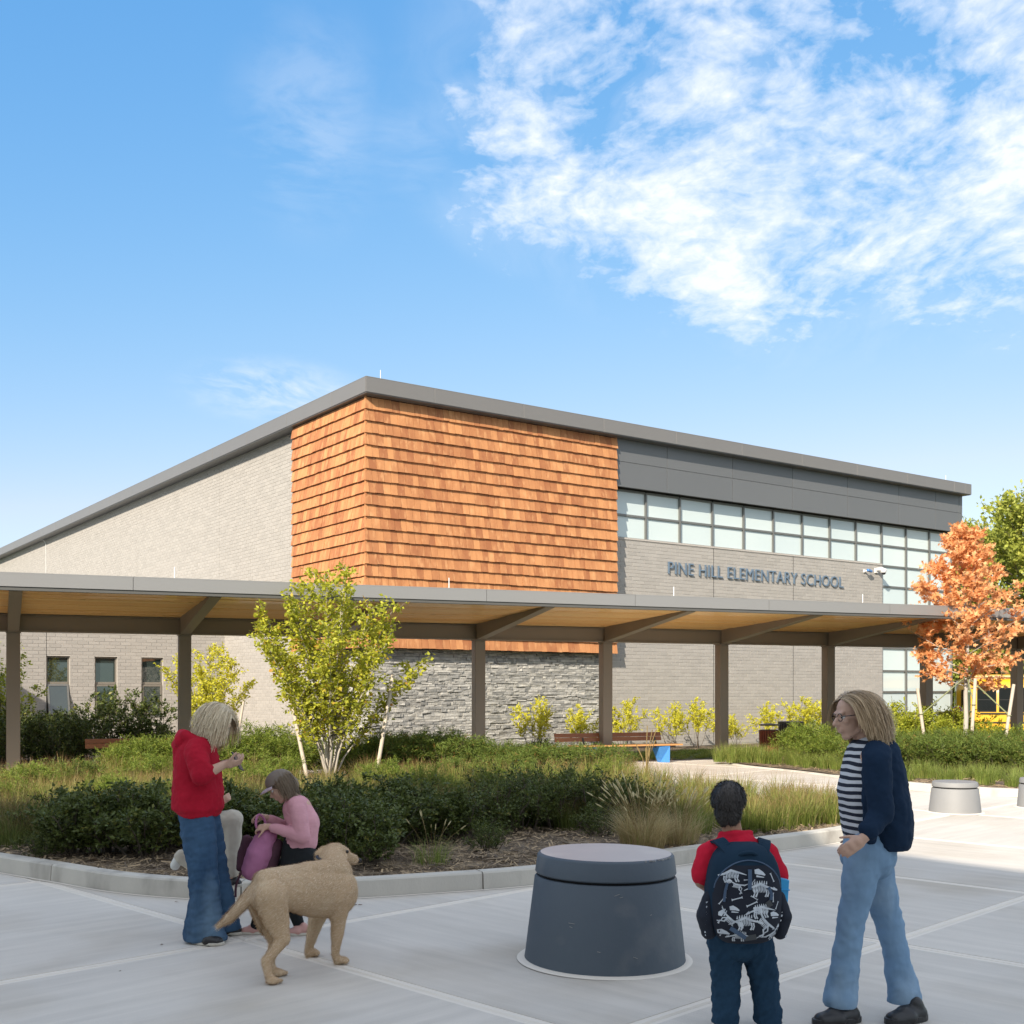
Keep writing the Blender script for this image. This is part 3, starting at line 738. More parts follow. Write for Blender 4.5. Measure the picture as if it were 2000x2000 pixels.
# ---------------------------------------------------------------- canopy
CT = R(22.3); CU = Vector((math.cos(CT), math.sin(CT), 0)); CV = Vector((-math.sin(CT), math.cos(CT), 0))
CP0 = Vector(((26 - 1000) / FPX * 21.6, 21.6, 0)); CS = 3.13
mat('canopy_paint', (.255, .215, .17), (.225, .19, .15), rough=.5, ns=2, na=.4, metal=.1)
mat('canopy_fascia', (.31, .305, .30), (.28, .275, .27), rough=.4, ns=1, na=.3, piece=.2, metal=.35)
mat('canopy_lip', (.10, .10, .095), rough=.6)
mat('soffit_wood', (.96, .64, .28), (.88, .48, .16), rough=.5, ns=1.6, nd=8, na=.8, piece=.7, sc=(1.3, 26, 26), c3=(.26, .11, .035), c3s=5, c3t=(.58, .72), coat=.15)
can = empty('walkway_canopy', CP0, CT, label='long covered walkway canopy on square taupe steel posts with orange timber soffit', cat='canopy')
K0, K1 = -3, 11; PW = .24
zt = 3.54
W_ = 3.70; WB = 1.3                       # forward and rear overhang of the roof
for k in range(K0, K1 + 1):
    x = k * CS
    s = MB(); s.box(x - PW / 2, x + PW / 2, -PW / 2, PW / 2, -.04, 2.765); s.build('post', MATS['canopy_paint'], can, bevel=.012)
    cp = MB(); cp.box(x - PW / 2 - .012, x + PW / 2 + .012, -PW / 2 - .02, PW / 2 + .012, 2.766, 2.79); cp.build('cap_plate', MATS['canopy_paint'], can)
    # tapered rafter from the post head out to the fascia
    hw = .10; e = .12
    ya, yb = -.13, -W_ + .12
    def P(x_, y, z): return (x_ + e * (-y) / W_, y, z)
    p = [P(x - hw, yb, 3.262), P(x + hw, yb, 3.262), P(x + hw, ya, 2.792), P(x - hw, ya, 2.792),
         P(x - hw, yb, 3.40), P(x + hw, yb, 3.40), P(x + hw, ya, 3.30), P(x - hw, ya, 3.30)]
    s = MB(); s.hexa(p); s.build('rafter', MATS['canopy_paint'], can, bevel=.006)
    s = MB(); s.box(x - .05, x + .05, .08, .16, 2.80, 3.09); s.build('rear_rafter', MATS['canopy_paint'], can)
    if k < K1:
        b = MB(); b.box(x + .055, x + CS - .055, -.075, .075, 2.815, 3.085); b.box(x + .055, x + CS - .055, -.11, .11, 2.786, 2.812); b.box(x + .055, x + CS - .055, -.11, .11, 3.088, 3.105); b.build('beam', MATS['canopy_paint'], can)
        # soffit planks
        NP = 13
        for i in range(NP):
            t0, t1 = i / NP, (i + 1) / NP
            y0 = -.10 + t0 * (yb - .02 + .10); y1 = -.10 + t1 * (yb - .02 + .10)
            z0 = 3.125 + t0 * .17; z1 = 3.125 + t1 * .17; g = .006; jit = random.uniform(-.006, .006)
            xa, xb = x + hw * .5, x + CS - hw * .5
            q = [P(xa, y1 + g, z1 + jit), P(xb, y1 + g, z1 + jit), P(xb, y0 - g, z0 + jit), P(xa, y0 - g, z0 + jit)]
            q2 = [(a, b_, c + .03) for a, b_, c in q]; c0 = Vector(q[0])
            m = MB(); m.hexa([tuple(Vector(v_) - c0) for v_ in q + q2]); m.build('soffit_plank', MATS['soffit_wood'], can, loc=c0)
    # fascia sections, joints between the posts
    s = MB(); s.box(x + 1.9 - CS + .004, x + 1.9 - .004, -W_ + .0, -W_ + .02, 3.335, zt); s.box(x + 1.9 - CS + .004, x + 1.9 - .004, -W_, -W_ + .3, zt + .001, zt + .02)
    s.build('fascia_panel', MATS['canopy_fascia'], can)
xa, xb = K0 * CS - 1.2, K1 * CS + 1.2
lp = MB(); lp.box(xa, xb, -W_ + .021, -W_ + .12, 3.275, 3.36); lp.build('drip_lip', MATS['canopy_lip'], can)
rf = MB()
rf.hexa([(xa, -W_ + .125, 3.42), (xb, -W_ + .125, 3.42), (xb, .0, 3.31), (xa, .0, 3.31), (xa, -W_ + .125, 3.53), (xb, -W_ + .125, 3.53), (xb, 0, 3.40), (xa, 0, 3.40)])
rf.hexa([(xa, .001, 3.12), (xb, .001, 3.12), (xb, .15, 3.12), (xa, .15, 3.12), (xa, .001, 3.40), (xb, .001, 3.40), (xb, .15, 3.38), (xa, .15, 3.38)])
rf.build('roof_deck', MATS['roof_membrane'], can)
for px, ktop in ((341, 0), (877, 1), (1316, 2), (1685, 3)):
    # air terminals on the canopy edge
    a = (px - 1000) / FPX; base = CP0 - CV * (W_ - .35)
    t = (a * base.y - base.x) / (CU.x - a * CU.y)
    s = MB(); s.tube([(t, -W_ + .35, zt - .03), (t, -W_ + .35, zt + .24)], .009, 6); s.build('lightning_rod', MATS['white_metal'], can)
# ---------------------------------------------------------------- planting
leafmat('leaf_dark', (.04, .058, .015), (.125, .155, .036), (.24, .22, .05), trans=.25, rough=.42)
leafmat('leaf_fine', (.085, .14, .022), (.27, .34, .055), (.42, .36, .09), trans=.35)
leafmat('leaf_hedge', (.06, .10, .018), (.20, .26, .05), (.36, .17, .06), trans=.3)
leafmat('leaf_serviceberry', (.24, .28, .03), (.60, .58, .06), (.55, .22, .05), trans=.45)
leafmat('leaf_yellow', (.48, .48, .035), (.74, .68, .07), (.24, .30, .05), trans=.45)
leafmat('leaf_lime', (.17, .22, .025), (.50, .53, .06), (.46, .44, .08), trans=.4)
leafmat('leaf_maple', (.66, .24, .08), (.90, .52, .24), (.92, .66, .42), trans=.4)
leafmat('leaf_tree', (.17, .21, .035), (.48, .50, .09), (.52, .42, .12), trans=.35)
leafmat('grass_blade', (.11, .15, .028), (.28, .32, .07), (.46, .38, .16), trans=.35, tipc=(.36, .17, .10), tip0=.62)
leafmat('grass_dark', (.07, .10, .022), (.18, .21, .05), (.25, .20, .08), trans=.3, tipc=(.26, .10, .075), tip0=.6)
leafmat('grass_green', (.12, .17, .03), (.30, .37, .085), (.38, .36, .12), trans=.35, tipc=(.36, .30, .12), tip0=.8)
leafmat('grass_straw', (.36, .27, .12), (.62, .50, .27), (.30, .32, .10), trans=.35, tipc=(.66, .55, .33), tip0=.7)
leafmat('seed_head', (.55, .47, .26), (.70, .62, .38), trans=.4)
mat('bark_pale', (.52, .47, .40), (.30, .27, .23), rough=.9, ns=7, nd=6, na=.9, sc=(1, 1, .3), bump=.004, bs=30)
mat('bark_dark', (.13, .10, .075), (.07, .055, .04), rough=.9, ns=9, na=.7)
mat('stake_wood', (.58, .50, .40), (.40, .34, .27), rough=.85, ns=5, na=.8, sc=(8, 8, .8), bump=.002, bs=30)
mat('strap_green', (.24, .26, .13), rough=.8)
mat('strap_black', (.02, .02, .02), rough=.7)

def leaves(name, P, D, L, W, tint, shape, rng, droop=.3):
    """P roots, D directions, arrays"""
    n = len(P); P = np.asarray(P, float); D = np.asarray(D, float); D /= np.linalg.norm(D, axis=1)[:, None] + 1e-9
    U = rng.normal(size=(n, 3)); U[:, 2] += .8; U -= D * (U * D).sum(1)[:, None]; U /= np.linalg.norm(U, axis=1)[:, None] + 1e-9
    S = np.cross(D, U); L = np.asarray(L)[:, None]; W = np.asarray(W)[:, None]
    if shape == 'leaf':      # folded along the midrib, curled tip: 4 triangles
        loc = [(0, 0, 0), (.42, -.5, .10), (.42, .5, .10), (.45, 0, 0), (1, 0, -.12)]
        tri = [(0, 1, 3), (0, 3, 2), (1, 4, 3), (3, 4, 2)]
    elif shape == 'maple':   # five pointed lobes
        loc = [(.30, 0, .04)]; ang = [180, 130, 105, 75, 55, 25, 0, -25, -55, -75, -105, -130]; rad = [.30, .42, .22, .62, .28, .40, .72, .40, .28, .62, .22, .42]
        for a, r_ in zip(ang, rad): loc.append((.30 + r_ * math.cos(R(a)), r_ * math.sin(R(a)), -.12 * (r_ > .5)))
        tri = [(0, i, i % 12 + 1) for i in range(1, 13)]
    elif shape == 'narrow':
        loc = [(0, 0, 0), (.5, -.5, .04), (.5, .5, .04), (1, 0, -.10)]; tri = [(0, 1, 3), (0, 3, 2)]
    loc = np.array(loc); k = len(loc)
    V = P[:, None, :] + D[:, None, :] * (loc[None, :, 0, None] * L[:, None, :]) + S[:, None, :] * (loc[None, :, 1, None] * W[:, None, :]) + U[:, None, :] * (loc[None, :, 2, None] * L[:, None, :])
    F = (np.array(tri)[None] + (np.arange(n) * k)[:, None, None]).reshape(-1, 3)
    return np_mesh(name, V.reshape(-1, 3), F, np.repeat(tint, len(tri)))

def grow(seed, h, w, stems, branches, twigs, lpt, leaf, lw, shape='leaf', trunk=None, crown0=0., up=.6, gap=.0, twig_len=.18, base=.06, stem_r=.012, leaf0=.25, outline=None, tint_pow=1., lean=0):
    """branching skeleton: stems > branches > twigs with leaves. returns wood MB and leaf arrays"""
    r = random.Random(seed); rng = np.random.default_rng(seed); wood = MB(); P = []; D = []; T = []
    def path(a, d, L, n, bend, grav=0.):
        pts = [Vector(a)]; d = Vector(d).normalized()
        for i in range(n):
            d = (d + Vector((r.gauss(0, bend), r.gauss(0, bend), r.gauss(0, bend) * .6 + grav))).normalized()
            pts.append(pts[-1] + d * (L / n))
        return pts
    starts = []
    if trunk:
        th, tr = trunk; tp = path((0, 0, 0), (r.uniform(-.03, .03), 0, 1), h * .96, 10, .035)
        wood.tube(tp, [tr * (1 - .9 * (i / 10) ** 1.1) for i in range(11)], 8)
        for b in range(stems):
            t = crown0 / h + (1 - crown0 / h) * ((b + .5) / stems) ** 1.05 * .96; i = min(int(t * 10), 9); p = tp[i].lerp(tp[i + 1], t * 10 - i)
            a = b * 2.4 + r.uniform(-.4, .4); tt = (t * h - crown0) / max(h - crown0, .01)
            prof = outline(tt) if outline else math.sin(math.pi * min(1, .12 + tt * .86)) ** .7
            starts.append((p, Vector((math.cos(a), math.sin(a), up * (.6 + tt * 1.1))), w / 2 * prof * r.uniform(.85, 1.1), tr * .35 * (1 - t * .7)))
    else:
        for b in range(stems):
            a = b * 2.4 + r.uniform(-.4, .4); sp = (b + .5) / stems
            tilt = sp ** .6 * (w / 2) / h * 1.15
            L = h * r.uniform(.82, 1.05) * (1 - .12 * sp)
            starts.append((Vector((math.cos(a) * base * sp, math.sin(a) * base * sp, 0)), Vector((math.cos(a) * tilt, math.sin(a) * tilt, 1)), L, stem_r * r.uniform(.7, 1.2)))
    for (p0, d0, L, rad) in starts:
        if L < .05: continue
        n = 7; sp_ = path(p0, d0, L, n, .09 if trunk else .10, .01)
        wood.tube(sp_, [rad * (1 - .75 * i / n) for i in range(n + 1)], 5, caps=False)
        for b in range(branches):
            t = leaf0 + (1 - leaf0) * (b + r.random()) / branches; i = min(int(t * n), n - 1); q = sp_[i].lerp(sp_[i + 1], t * n - i)
            a = r.uniform(0, 6.28); dirn = (sp_[i + 1] - sp_[i]).normalized()
            dd = dirn * .7 + Vector((math.cos(a), math.sin(a), r.uniform(-.1, .7))) * .8
            bl = L * r.uniform(.16, .34) * (1.15 - t * .6)
            bp = path(q, dd, bl, 4, .14)
            wood.tube(bp, [rad * .38, rad * .3, rad * .22, rad * .16, rad * .1], 3, caps=False)
            for k in range(twigs):
                if r.random() < gap: continue
                tt = r.uniform(.15, 1.); j = min(int(tt * 4), 3); q2 = bp[j].lerp(bp[j + 1], tt * 4 - j)
                td = (bp[j + 1] - bp[j]).normalized() + Vector((r.gauss(0, .6), r.gauss(0, .6), r.gauss(.1, .5)))
                td.normalize(); tl = twig_len * r.uniform(.5, 1.2)
                base_t = r.random()
                for m in range(lpt):
                    s_ = (m + .6) / lpt; pp = q2 + td * (tl * s_)
                    ld = td * .6 + Vector((r.gauss(0, .6), r.gauss(0, .6), r.gauss(.05, .45)))
                    P.append(tuple(pp)); D.append(tuple(ld)); T.append(min(1, max(0, (.55 * r.random() + .45 * base_t)) ** tint_pow))
    n = len(P); Ls = leaf * rng.uniform(.65, 1.25, n); Ws = Ls * lw * rng.uniform(.8, 1.2, n)
    return wood, leaves('foliage', P, D, Ls, Ws, np.array(T), shape, rng)
def plant_proto(name, wood, lm, wm, lmat, wname='stems'):
    wme = bpy.data.meshes.new(wname); wme.from_pydata(wood.v, [], wood.f); wme.update(); wme.materials.append(wm)
    wme.polygons.foreach_set('use_smooth', [True] * len(wme.polygons)); lm.materials.append(lmat)
    return (name, wme, lm, wname)
def put(proto, loc, s=1., rz=None, label='', cat='shrub', group=None, sz=None):
    name, wme, lm, wname = proto
    o = empty(name, loc, random.uniform(0, 6.28) if rz is None else rz, label=label, cat=cat, group=group)
    o.scale = (s, s, sz if sz else s)
    link(wname, wme, o); link('foliage', lm, o); return o

def shrubs(n, seed, h, w, **k): return [grow(seed + i, h, w, **k) for i in range(n)]
dark = [plant_proto('shrub', *grow(20 + i, .78, 1.0, 16, 10, 6, 6, .050, .60, leaf0=.12, twig_len=.15, base=.22), MATS['bark_dark'], MATS['leaf_dark']) for i in range(4)]
darklow = [plant_proto('shrub', *grow(30 + i, .6, 1.0, 13, 9, 5, 6, .040, .42, leaf0=.1, twig_len=.14, base=.22), MATS['bark_dark'], MATS['leaf_dark']) for i in range(2)]
fine = [plant_proto('shrub', *grow(40 + i, .75, 1.15, 22, 9, 5, 6, .085, .13, shape='narrow', leaf0=.12, twig_len=.16, base=.25, stem_r=.006), MATS['bark_dark'], MATS['leaf_fine']) for i in range(3)]
hedge = [plant_proto('hedge_shrub', *grow(50 + i, .75, 1.1, 22, 9, 6, 6, .07, .15, shape='narrow', leaf0=.08, twig_len=.15, base=.25, stem_r=.006), MATS['bark_dark'], MATS['leaf_hedge']) for i in range(3)]
tall = [plant_proto('shrub', *grow(60 + i, 1.5, 1.5, 13, 9, 5, 6, .075, .5, leaf0=.12, twig_len=.2, base=.2, stem_r=.014), MATS['bark_dark'], MATS['leaf_dark']) for i in range(2)]
yellow = [plant_proto('shrub', *grow(70 + i, 1.35, 1.25, 7, 9, 6, 6, .066, .58, leaf0=.38, twig_len=.17, base=.10, stem_r=.010, gap=.15), MATS['bark_dark'], MATS['leaf_yellow']) for i in range(3)]
lime = [plant_proto('shrub', *grow(80 + i, 1.35, 1.5, 18, 9, 5, 6, .075, .5, leaf0=.1, twig_len=.2, base=.25, stem_r=.010), MATS['bark_dark'], MATS['leaf_lime']) for i in range(2)]

def tuft(seed, n, h, w, bw=.006, arch=.9, tips=True, z0=0.):
    rng = np.random.default_rng(seed); a = rng.uniform(0, 2 * np.pi, n); rr = np.sqrt(rng.random(n)) * w * .16
    L = h * rng.uniform(.55, 1.15, n); ar = arch * rng.uniform(.25, 1.2, n); px = rr * np.cos(a); py = rr * np.sin(a)
    a2 = a + rng.normal(0, .5, n); ts = np.array([0, .4, .75, 1.0]); V = np.zeros((n, 7, 3)); tip = np.zeros((n, 7))
    sx, sy = -np.sin(a2 + rng.normal(0, .8, n)), np.cos(a2)
    for i, t in enumerate(ts):
        out_ = ar * t ** 2 * L * .62; z = L * (t - .33 * ar * t ** 2.2)
        cx_, cy_ = px + np.cos(a2) * out_, py + np.sin(a2) * out_; wd = bw * rng.uniform(.8, 1.2, n) * (1 - t) ** .6
        if i < 3:
            V[:, 2 * i] = np.stack([cx_ - sx * wd / 2, cy_ - sy * wd / 2, z], 1); V[:, 2 * i + 1] = np.stack([cx_ + sx * wd / 2, cy_ + sy * wd / 2, z], 1); tip[:, 2 * i] = tip[:, 2 * i + 1] = t
        else: V[:, 6] = np.stack([cx_, cy_, z], 1); tip[:, 6] = 1.
    tri = np.array([(0, 1, 3), (0, 3, 2), (2, 3, 5), (2, 5, 4), (4, 5, 6)])
    F = (tri[None] + (np.arange(n) * 7)[:, None, None]).reshape(-1, 3)
    if not tips: tip *= .5
    return V.reshape(-1, 3), F, np.repeat(rng.random(n) ** 1.2, 5), tip.ravel()
def tuft_mesh(*a, **k):
    V, F, T, tp = tuft(*a, **k); return np_mesh('blades', V, F, T, tp)
def field(name, spots, variants, m, label, cat='grass'):
    Vs = []; Fs = []; Ts = []; Ps = []; off = 0; r = random.Random(len(spots))
    for (x, y, z, s, hs_) in spots:
        V, F, T, tp = r.choice(variants); a = r.uniform(0, 6.28); c, sn = math.cos(a), math.sin(a)
        Vs.append(np.stack([(V[:, 0] * c - V[:, 1] * sn) * s + x, (V[:, 0] * sn + V[:, 1] * c) * s + y, V[:, 2] * s * hs_ + z], 1)); Fs.append(F + off); Ts.append(T * .75 + r.uniform(0, .25)); Ps.append(tp); off += len(V)
    return link(name, np_mesh(name, np.concatenate(Vs), np.concatenate(Fs), np.concatenate(Ts), np.concatenate(Ps)), None, MATS[m], kind='stuff', label=label, cat=cat)

# -- deciduous multi-stem tree in the middle of the bed
def stems_tree(seed, loc, h, spread, n, lmat, label, leaf=.065, z0=.9, dens=1.0, stakes=(), name='multi_stem_tree', wm='bark_pale', rr=.028, tight=1.25):
    r = random.Random(seed); rng = np.random.default_rng(seed); wood = MB(); P = []; D = []; T = []
    root = empty(name, loc, 0, label=label, cat='tree')
    for b in range(n):
        a = b * 2.4 + r.uniform(-.5, .5); sp = (b + .5) / n; out_ = spread / 2 * sp ** .55 * r.uniform(.75, 1.05); H = h * (1.02 - .42 * sp) * r.uniform(.9, 1.04)
        pts = []
        for i in range(10):
            t = i / 9; e = t ** tight
            pts.append(Vector((math.cos(a) * (.07 * sp + out_ * e) + r.gauss(0, .012), math.sin(a) * (.07 * sp + out_ * e) + r.gauss(0, .012), H * t)))
        wood.tube(pts, [rr * (1 - .86 * (i / 9) ** .9) * r.uniform(.9, 1.1) for i in range(10)], 7)
        for k in range(int(15 * dens)):
            t = z0 / h + (1 - z0 / h) * (k + r.random()) / (15 * dens); t = min(t, .985); i = min(int(t * 9), 8); q = pts[i].lerp(pts[i + 1], t * 9 - i)
            aa = a + r.gauss(0, 1.3); d = Vector((math.cos(aa), math.sin(aa), r.uniform(.25, 1.1))).normalized(); bl = r.uniform(.25, .62) * (1.15 - .6 * t)
            bp = [q]
            for j in range(5):
                d = (d + Vector((r.gauss(0, .14), r.gauss(0, .14), r.gauss(.03, .12)))).normalized(); bp.append(bp[-1] + d * bl / 5)
            wood.tube(bp, [.006, .005, .004, .003, .002, .0015], 4, caps=False)
            for m in range(int(26 * (.55 + .6 * min(1, (t - .1) * 1.6)))):
                s_ = r.uniform(.12, 1.); j = min(int(s_ * 5), 4); q2 = bp[j].lerp(bp[j + 1], s_ * 5 - j)
                ld = (bp[j + 1] - bp[j]).normalized() * .5 + Vector((r.gauss(0, .7), r.gauss(0, .7), r.gauss(-.1, .5)))
                P.append(tuple(q2 + Vector((r.gauss(0, .045), r.gauss(0, .045), r.gauss(0, .04))))); D.append(tuple(ld)); T.append(r.random() * .8 + .2 * (k % 3) / 3)
    nn = len(P); Ls = leaf * rng.uniform(.65, 1.2, nn)
    wood.build('trunk', MATS[wm], root, smooth='all'); fl = leaves('foliage', P, D, Ls, Ls * .62, np.array(T), 'leaf', rng); fl.materials.append(MATS[lmat]); link('crown', fl, root)
    return root
TL = ground_at(646, 19.3, .1)
stems_tree(5, TL, 3.62, 3.25, 17, 'leaf_serviceberry', 'yellow green multi-stem tree with white trunks tied between two wooden stakes', z0=.95, dens=2.3, leaf=.082, rr=.020, tight=1.4)
def stake(a, b, label, r=.033):
    o = empty('tree_stake', a, 0, label=label, cat='stake')
    s = MB(); s.tube([(0, 0, 0), tuple(Vector(b) - Vector(a))], r, 10); s.build('pole', MATS['stake_wood'], o, smooth=True); return o
stake(ground_at(604, 18.9, .05), ground_at(557, 19.4, 2.05), 'leaning wooden stake left of the white-stemmed tree')
stake(ground_at(731, 19.2, .05), ground_at(768, 19.8, 1.95), 'leaning wooden stake right of the white-stemmed tree')
s = MB(); s.tube(catmull([ground_at(590, 19.1, .98), ground_at(615, 19.2, .90), ground_at(655, 19.2, .93), ground_at(690, 19.3, 1.0), ground_at(742, 19.3, 1.08)], 3), .011, 5)
s.build('tree_tie', MATS['strap_black'], None, label='black webbing strap tying the white stems to both stakes', cat='strap')
stems_tree(9, ground_at(412, 27.2, .0), 2.95, 2.5, 11, 'leaf_yellow', 'small bright yellow multi-stem tree behind the canopy, right of the second post', leaf=.075, z0=.8, dens=1.7, wm='bark_dark', rr=.018)
stems_tree(12, ground_at(6, 26.6, .0), 2.9, 2.0, 9, 'leaf_lime', 'small yellow green tree at the left edge behind the first canopy post', leaf=.075, z0=.4, dens=1.3, wm='bark_dark', rr=.022)
stake(ground_at(456, 26.2, .0), ground_at(476, 26.4, 1.42), 'pale slim stake behind the head of the woman in red', .028)

# -- shrubs of the front bed, in the shade
S1 = 'dark broadleaf shrub in the shaded front row of the bed'
G1 = 'dark broadleaf shrubs in the shaded front row'
for px, Zd, s in ((150, 10.9, .95), (215, 11.0, 1.0), (285, 10.8, 1.0), (345, 11.4, .95), (430, 11.6, 1.0), (520, 11.6, .95), (590, 11.4, 1.02), (655, 10.9, 1.0), (705, 10.35, .85), (745, 11.6, 1.02), (820, 11.9, .98), (895, 12.1, .95), (250, 11.9, .95), (120, 11.9, .85), (680, 12.2, 1.0), (780, 12.6, 1.0), (620, 12.6, .9)):
    put(random.choice(dark), ground_at(px, Zd, .09), s * random.uniform(.78, .98), sz=s * random.uniform(.66, .88), label=S1, group=G1, cat='shrub')
S2 = 'low small-leaved dark shrub in the shade behind the round concrete seat'
for px, Zd, s in ((960, 12.6, 1.0), (1020, 12.9, 1.05), (1085, 13.0, 1.0), (1145, 13.2, 1.05), (1205, 13.3, .95), (1000, 13.6, 1.1), (1100, 13.9, 1.1), (950, 11.2, .5), (1250, 13.5, .9), (75, 10.7, .45), (1180, 12.3, .6)):
    put(random.choice(darklow), ground_at(px, Zd, .09), s, label=S2, group='low dark shrubs behind the round seat')
# fine-leaved green shrubs behind
S3 = 'fine-leaved bright green shrub behind the grasses in front of the canopy'
for px, Zd, s in ((245, 20.2, .85), (290, 20.0, .95), (340, 20.3, .95), (395, 20.4, .9), (455, 20.6, 1.05), (500, 20.8, 1.05), (548, 20.6, 1.0), (590, 21.2, 1.0), (515, 21.8, 1.25), (690, 20.4, .8), (730, 21.0, .95), (265, 21.2, .9), (330, 21.4, .9)):
    put(random.choice(fine), ground_at(px, Zd, .08), s * random.uniform(.95, 1.05), label=S3, group='fine-leaved green shrubs in front of the canopy')
S4 = 'clipped fine-leaved hedge shrub in the row between the tree and the bench'
for i in range(13):
    px = 745 + i * 36.5; put(random.choice(hedge), ground_at(px, 21.0 - .05 * i + random.uniform(-.2, .2), .07), random.uniform(.95, 1.1) * (1.12 if i < 5 else 1.), sz=(1.05 if i < 5 else .80), label=S4, group='hedge row in front of the bench')
for i in range(7):
    px = 775 + i * 55; put(random.choice(hedge), ground_at(px, 22.0 + random.uniform(-.2, .2), .05), random.uniform(.95, 1.1), sz=(1.05 if i < 3 else .76), label=S4, group='hedge row in front of the bench')
# dark shrubs behind the canopy at the left, in shade
S5 = 'dark green shrub in the shade behind the canopy posts at the left'
for px, Zd, s in ((20, 23.8, .85), (70, 24.2, .8), (115, 24.0, .8), (160, 24.4, .78), (320, 25.0, .62), (95, 25.5, .85), (10, 25.8, .9), (140, 25.4, .8)):
    put(random.choice(tall), ground_at(px, Zd, .0), s, label=S5, group='dark shrubs behind the canopy posts')
put(tall[0], ground_at(225, 25.2, 0), 1.12, label='tall dark loose shrub in front of the third classroom window', cat='shrub')
put(tall[1], ground_at(278, 25.6, 0), 1.05, label='dark loose shrub below the right classroom window', cat='shrub')
# sunlit yellow shrubs along the wall
def wall_pos(px, off=-.9, z=0.):
    a = (px - 1000) / FPX; p = BC + BV * off; t = (a * p.y - p.x) / (BU.x - a * BU.y); q = p + BU * t; q.z = z; return q
WL = [(1042, 1.12, 'yellow green shrub against the dark stone wall, left of the other one'), (1132, .98, 'yellow green shrub against the stone wall behind the left end of the bench'), (1218, 1.1, 'yellow shrub by the brick wall just right of the middle canopy post'),
      (1308, 1.0, 'left one of the two joined yellow shrubs by the brick wall behind the bench end'), (1362, 1.1, 'right one of the two joined yellow shrubs by the brick wall behind the bench end'), (1412, .85, 'yellow shrub partly hidden by the canopy post right of the bench'), (1440, .6, 'small low yellow shrub right of the post near the bins'),
      (1500, 1.0, 'round yellow shrub behind the red-brown bin'), (1556, 1.1, 'bright yellow shrub behind the grey metal bin'), (1592, 1.05, 'bright yellow shrub at the canopy post right of the bins')]
for i, (px, s, lb) in enumerate(WL): put(yellow[i % 3], wall_pos(px, -1.0), s * .86, sz=s * .95, label=lb)
put(darklow[0], wall_pos(1060, -1.1), .8, label='low dark twiggy shrub at the foot of the stone wall', cat='shrub')
put(darklow[1], wall_pos(1178, -1.1), .8, label='low dark shrub at the stone wall behind the bench back', cat='shrub')
# planter B
S6 = 'fine-leaved hedge shrub in the sunlit bed right of the walking woman'
for i in range(15):
    px = 1690 + i * 26; put(random.choice(hedge), ground_at(px, 22.6 - .10 * i + random.uniform(-.15, .15), .04), random.uniform(.92, 1.05), label=S6, group='hedge shrubs of the right-hand bed')
for i in range(9):
    px = 1700 + i * 42; put(random.choice(hedge), ground_at(px, 24.0 - .10 * i, .04), random.uniform(.98, 1.1), label=S6, group='hedge shrubs of the right-hand bed')
S7 = 'bushy green shrub between the bins and the walking woman'
for px, Zd, s in ((1560, 25.6, 1.0), (1600, 25.4, 1.12), (1640, 25.6, 1.0), (1590, 24.7, .8), (1625, 24.5, .8), (1575, 26.6, 1.1)):
    put(random.choice(fine), ground_at(px, Zd, .04), s, label=S7, group='green shrubs beside the bins')
S8 = 'yellow green bushy shrub behind the orange maple'
for px, Zd, s in ((1722, 27.0, .88), (1755, 27.2, 1.0), (1788, 26.8, .82), (1830, 27.2, .95), (1868, 26.9, .86), (1905, 26.9, .76), (1948, 26.8, .60), (1740, 26.4, .75), (1845, 26.2, .7), (1985, 26.0, .6), (1915, 25.8, .55)):
    put(random.choice(lime), ground_at(px, Zd, .0), s, label=S8, group='yellow green shrubs behind the maple')
# orange maple with three stakes
ol = lambda t: (1.0 - .15 * abs(t - .3)) * (1 - max(0, (t - .38)) * 1.25) * min(1, .55 + t * 3)
MP = ground_at(1886, 25.4, .02)
wd_, lf_ = grow(91, 5.45, 2.85, 42, 8, 6, 6, .100, 1.0, shape='maple', gap=.24, trunk=(5.4, .062), crown0=1.72, up=.52, twig_len=.26, leaf0=.18, outline=ol, tint_pow=.9)
put(plant_proto('maple_tree', wd_, lf_, MATS['bark_pale'], MATS['leaf_maple'], 'trunk'), MP, 1, rz=0, label='young maple with orange autumn leaves and pale trunk held by three stakes', cat='tree')
SK = [(ground_at(1812, 25.0, .05), ground_at(1792, 25.2, 1.72), 'left leaning pale stake of the orange maple'), (ground_at(1894, 24.4, .05), ground_at(1905, 24.6, 1.93), 'middle pale stake close to the maple trunk'), (ground_at(1955, 24.2, .05), ground_at(1980, 24.6, 1.80), 'right leaning pale stake of the orange maple')]
for a, b, lb in SK: stake(a, b, lb, .036)
th = MP + Vector((0, 0, 1.98))
for k, ((a, b, _), t) in enumerate(zip(SK, (.66, .70, .62))):
    s = MB(); q = a.lerp(b, t) - Vector((0, .03, 0)); s.tube([tuple(q), tuple(th - Vector((0, .06, 0)))], .014, 5)
    n = [p for p in (a, b)]; s.tube([tuple(q + Vector((.05 * math.cos(x), .05 * math.sin(x) + .03, 0))) for x in np.linspace(0, 6.28, 9)], .012, 4)
    s.build('tree_tie', MATS['strap_green'], None, label=['green webbing strap from the maple trunk to its left stake', 'short green strap from the maple trunk to the middle stake', 'green webbing strap from the maple trunk to its right stake'][k], cat='strap')

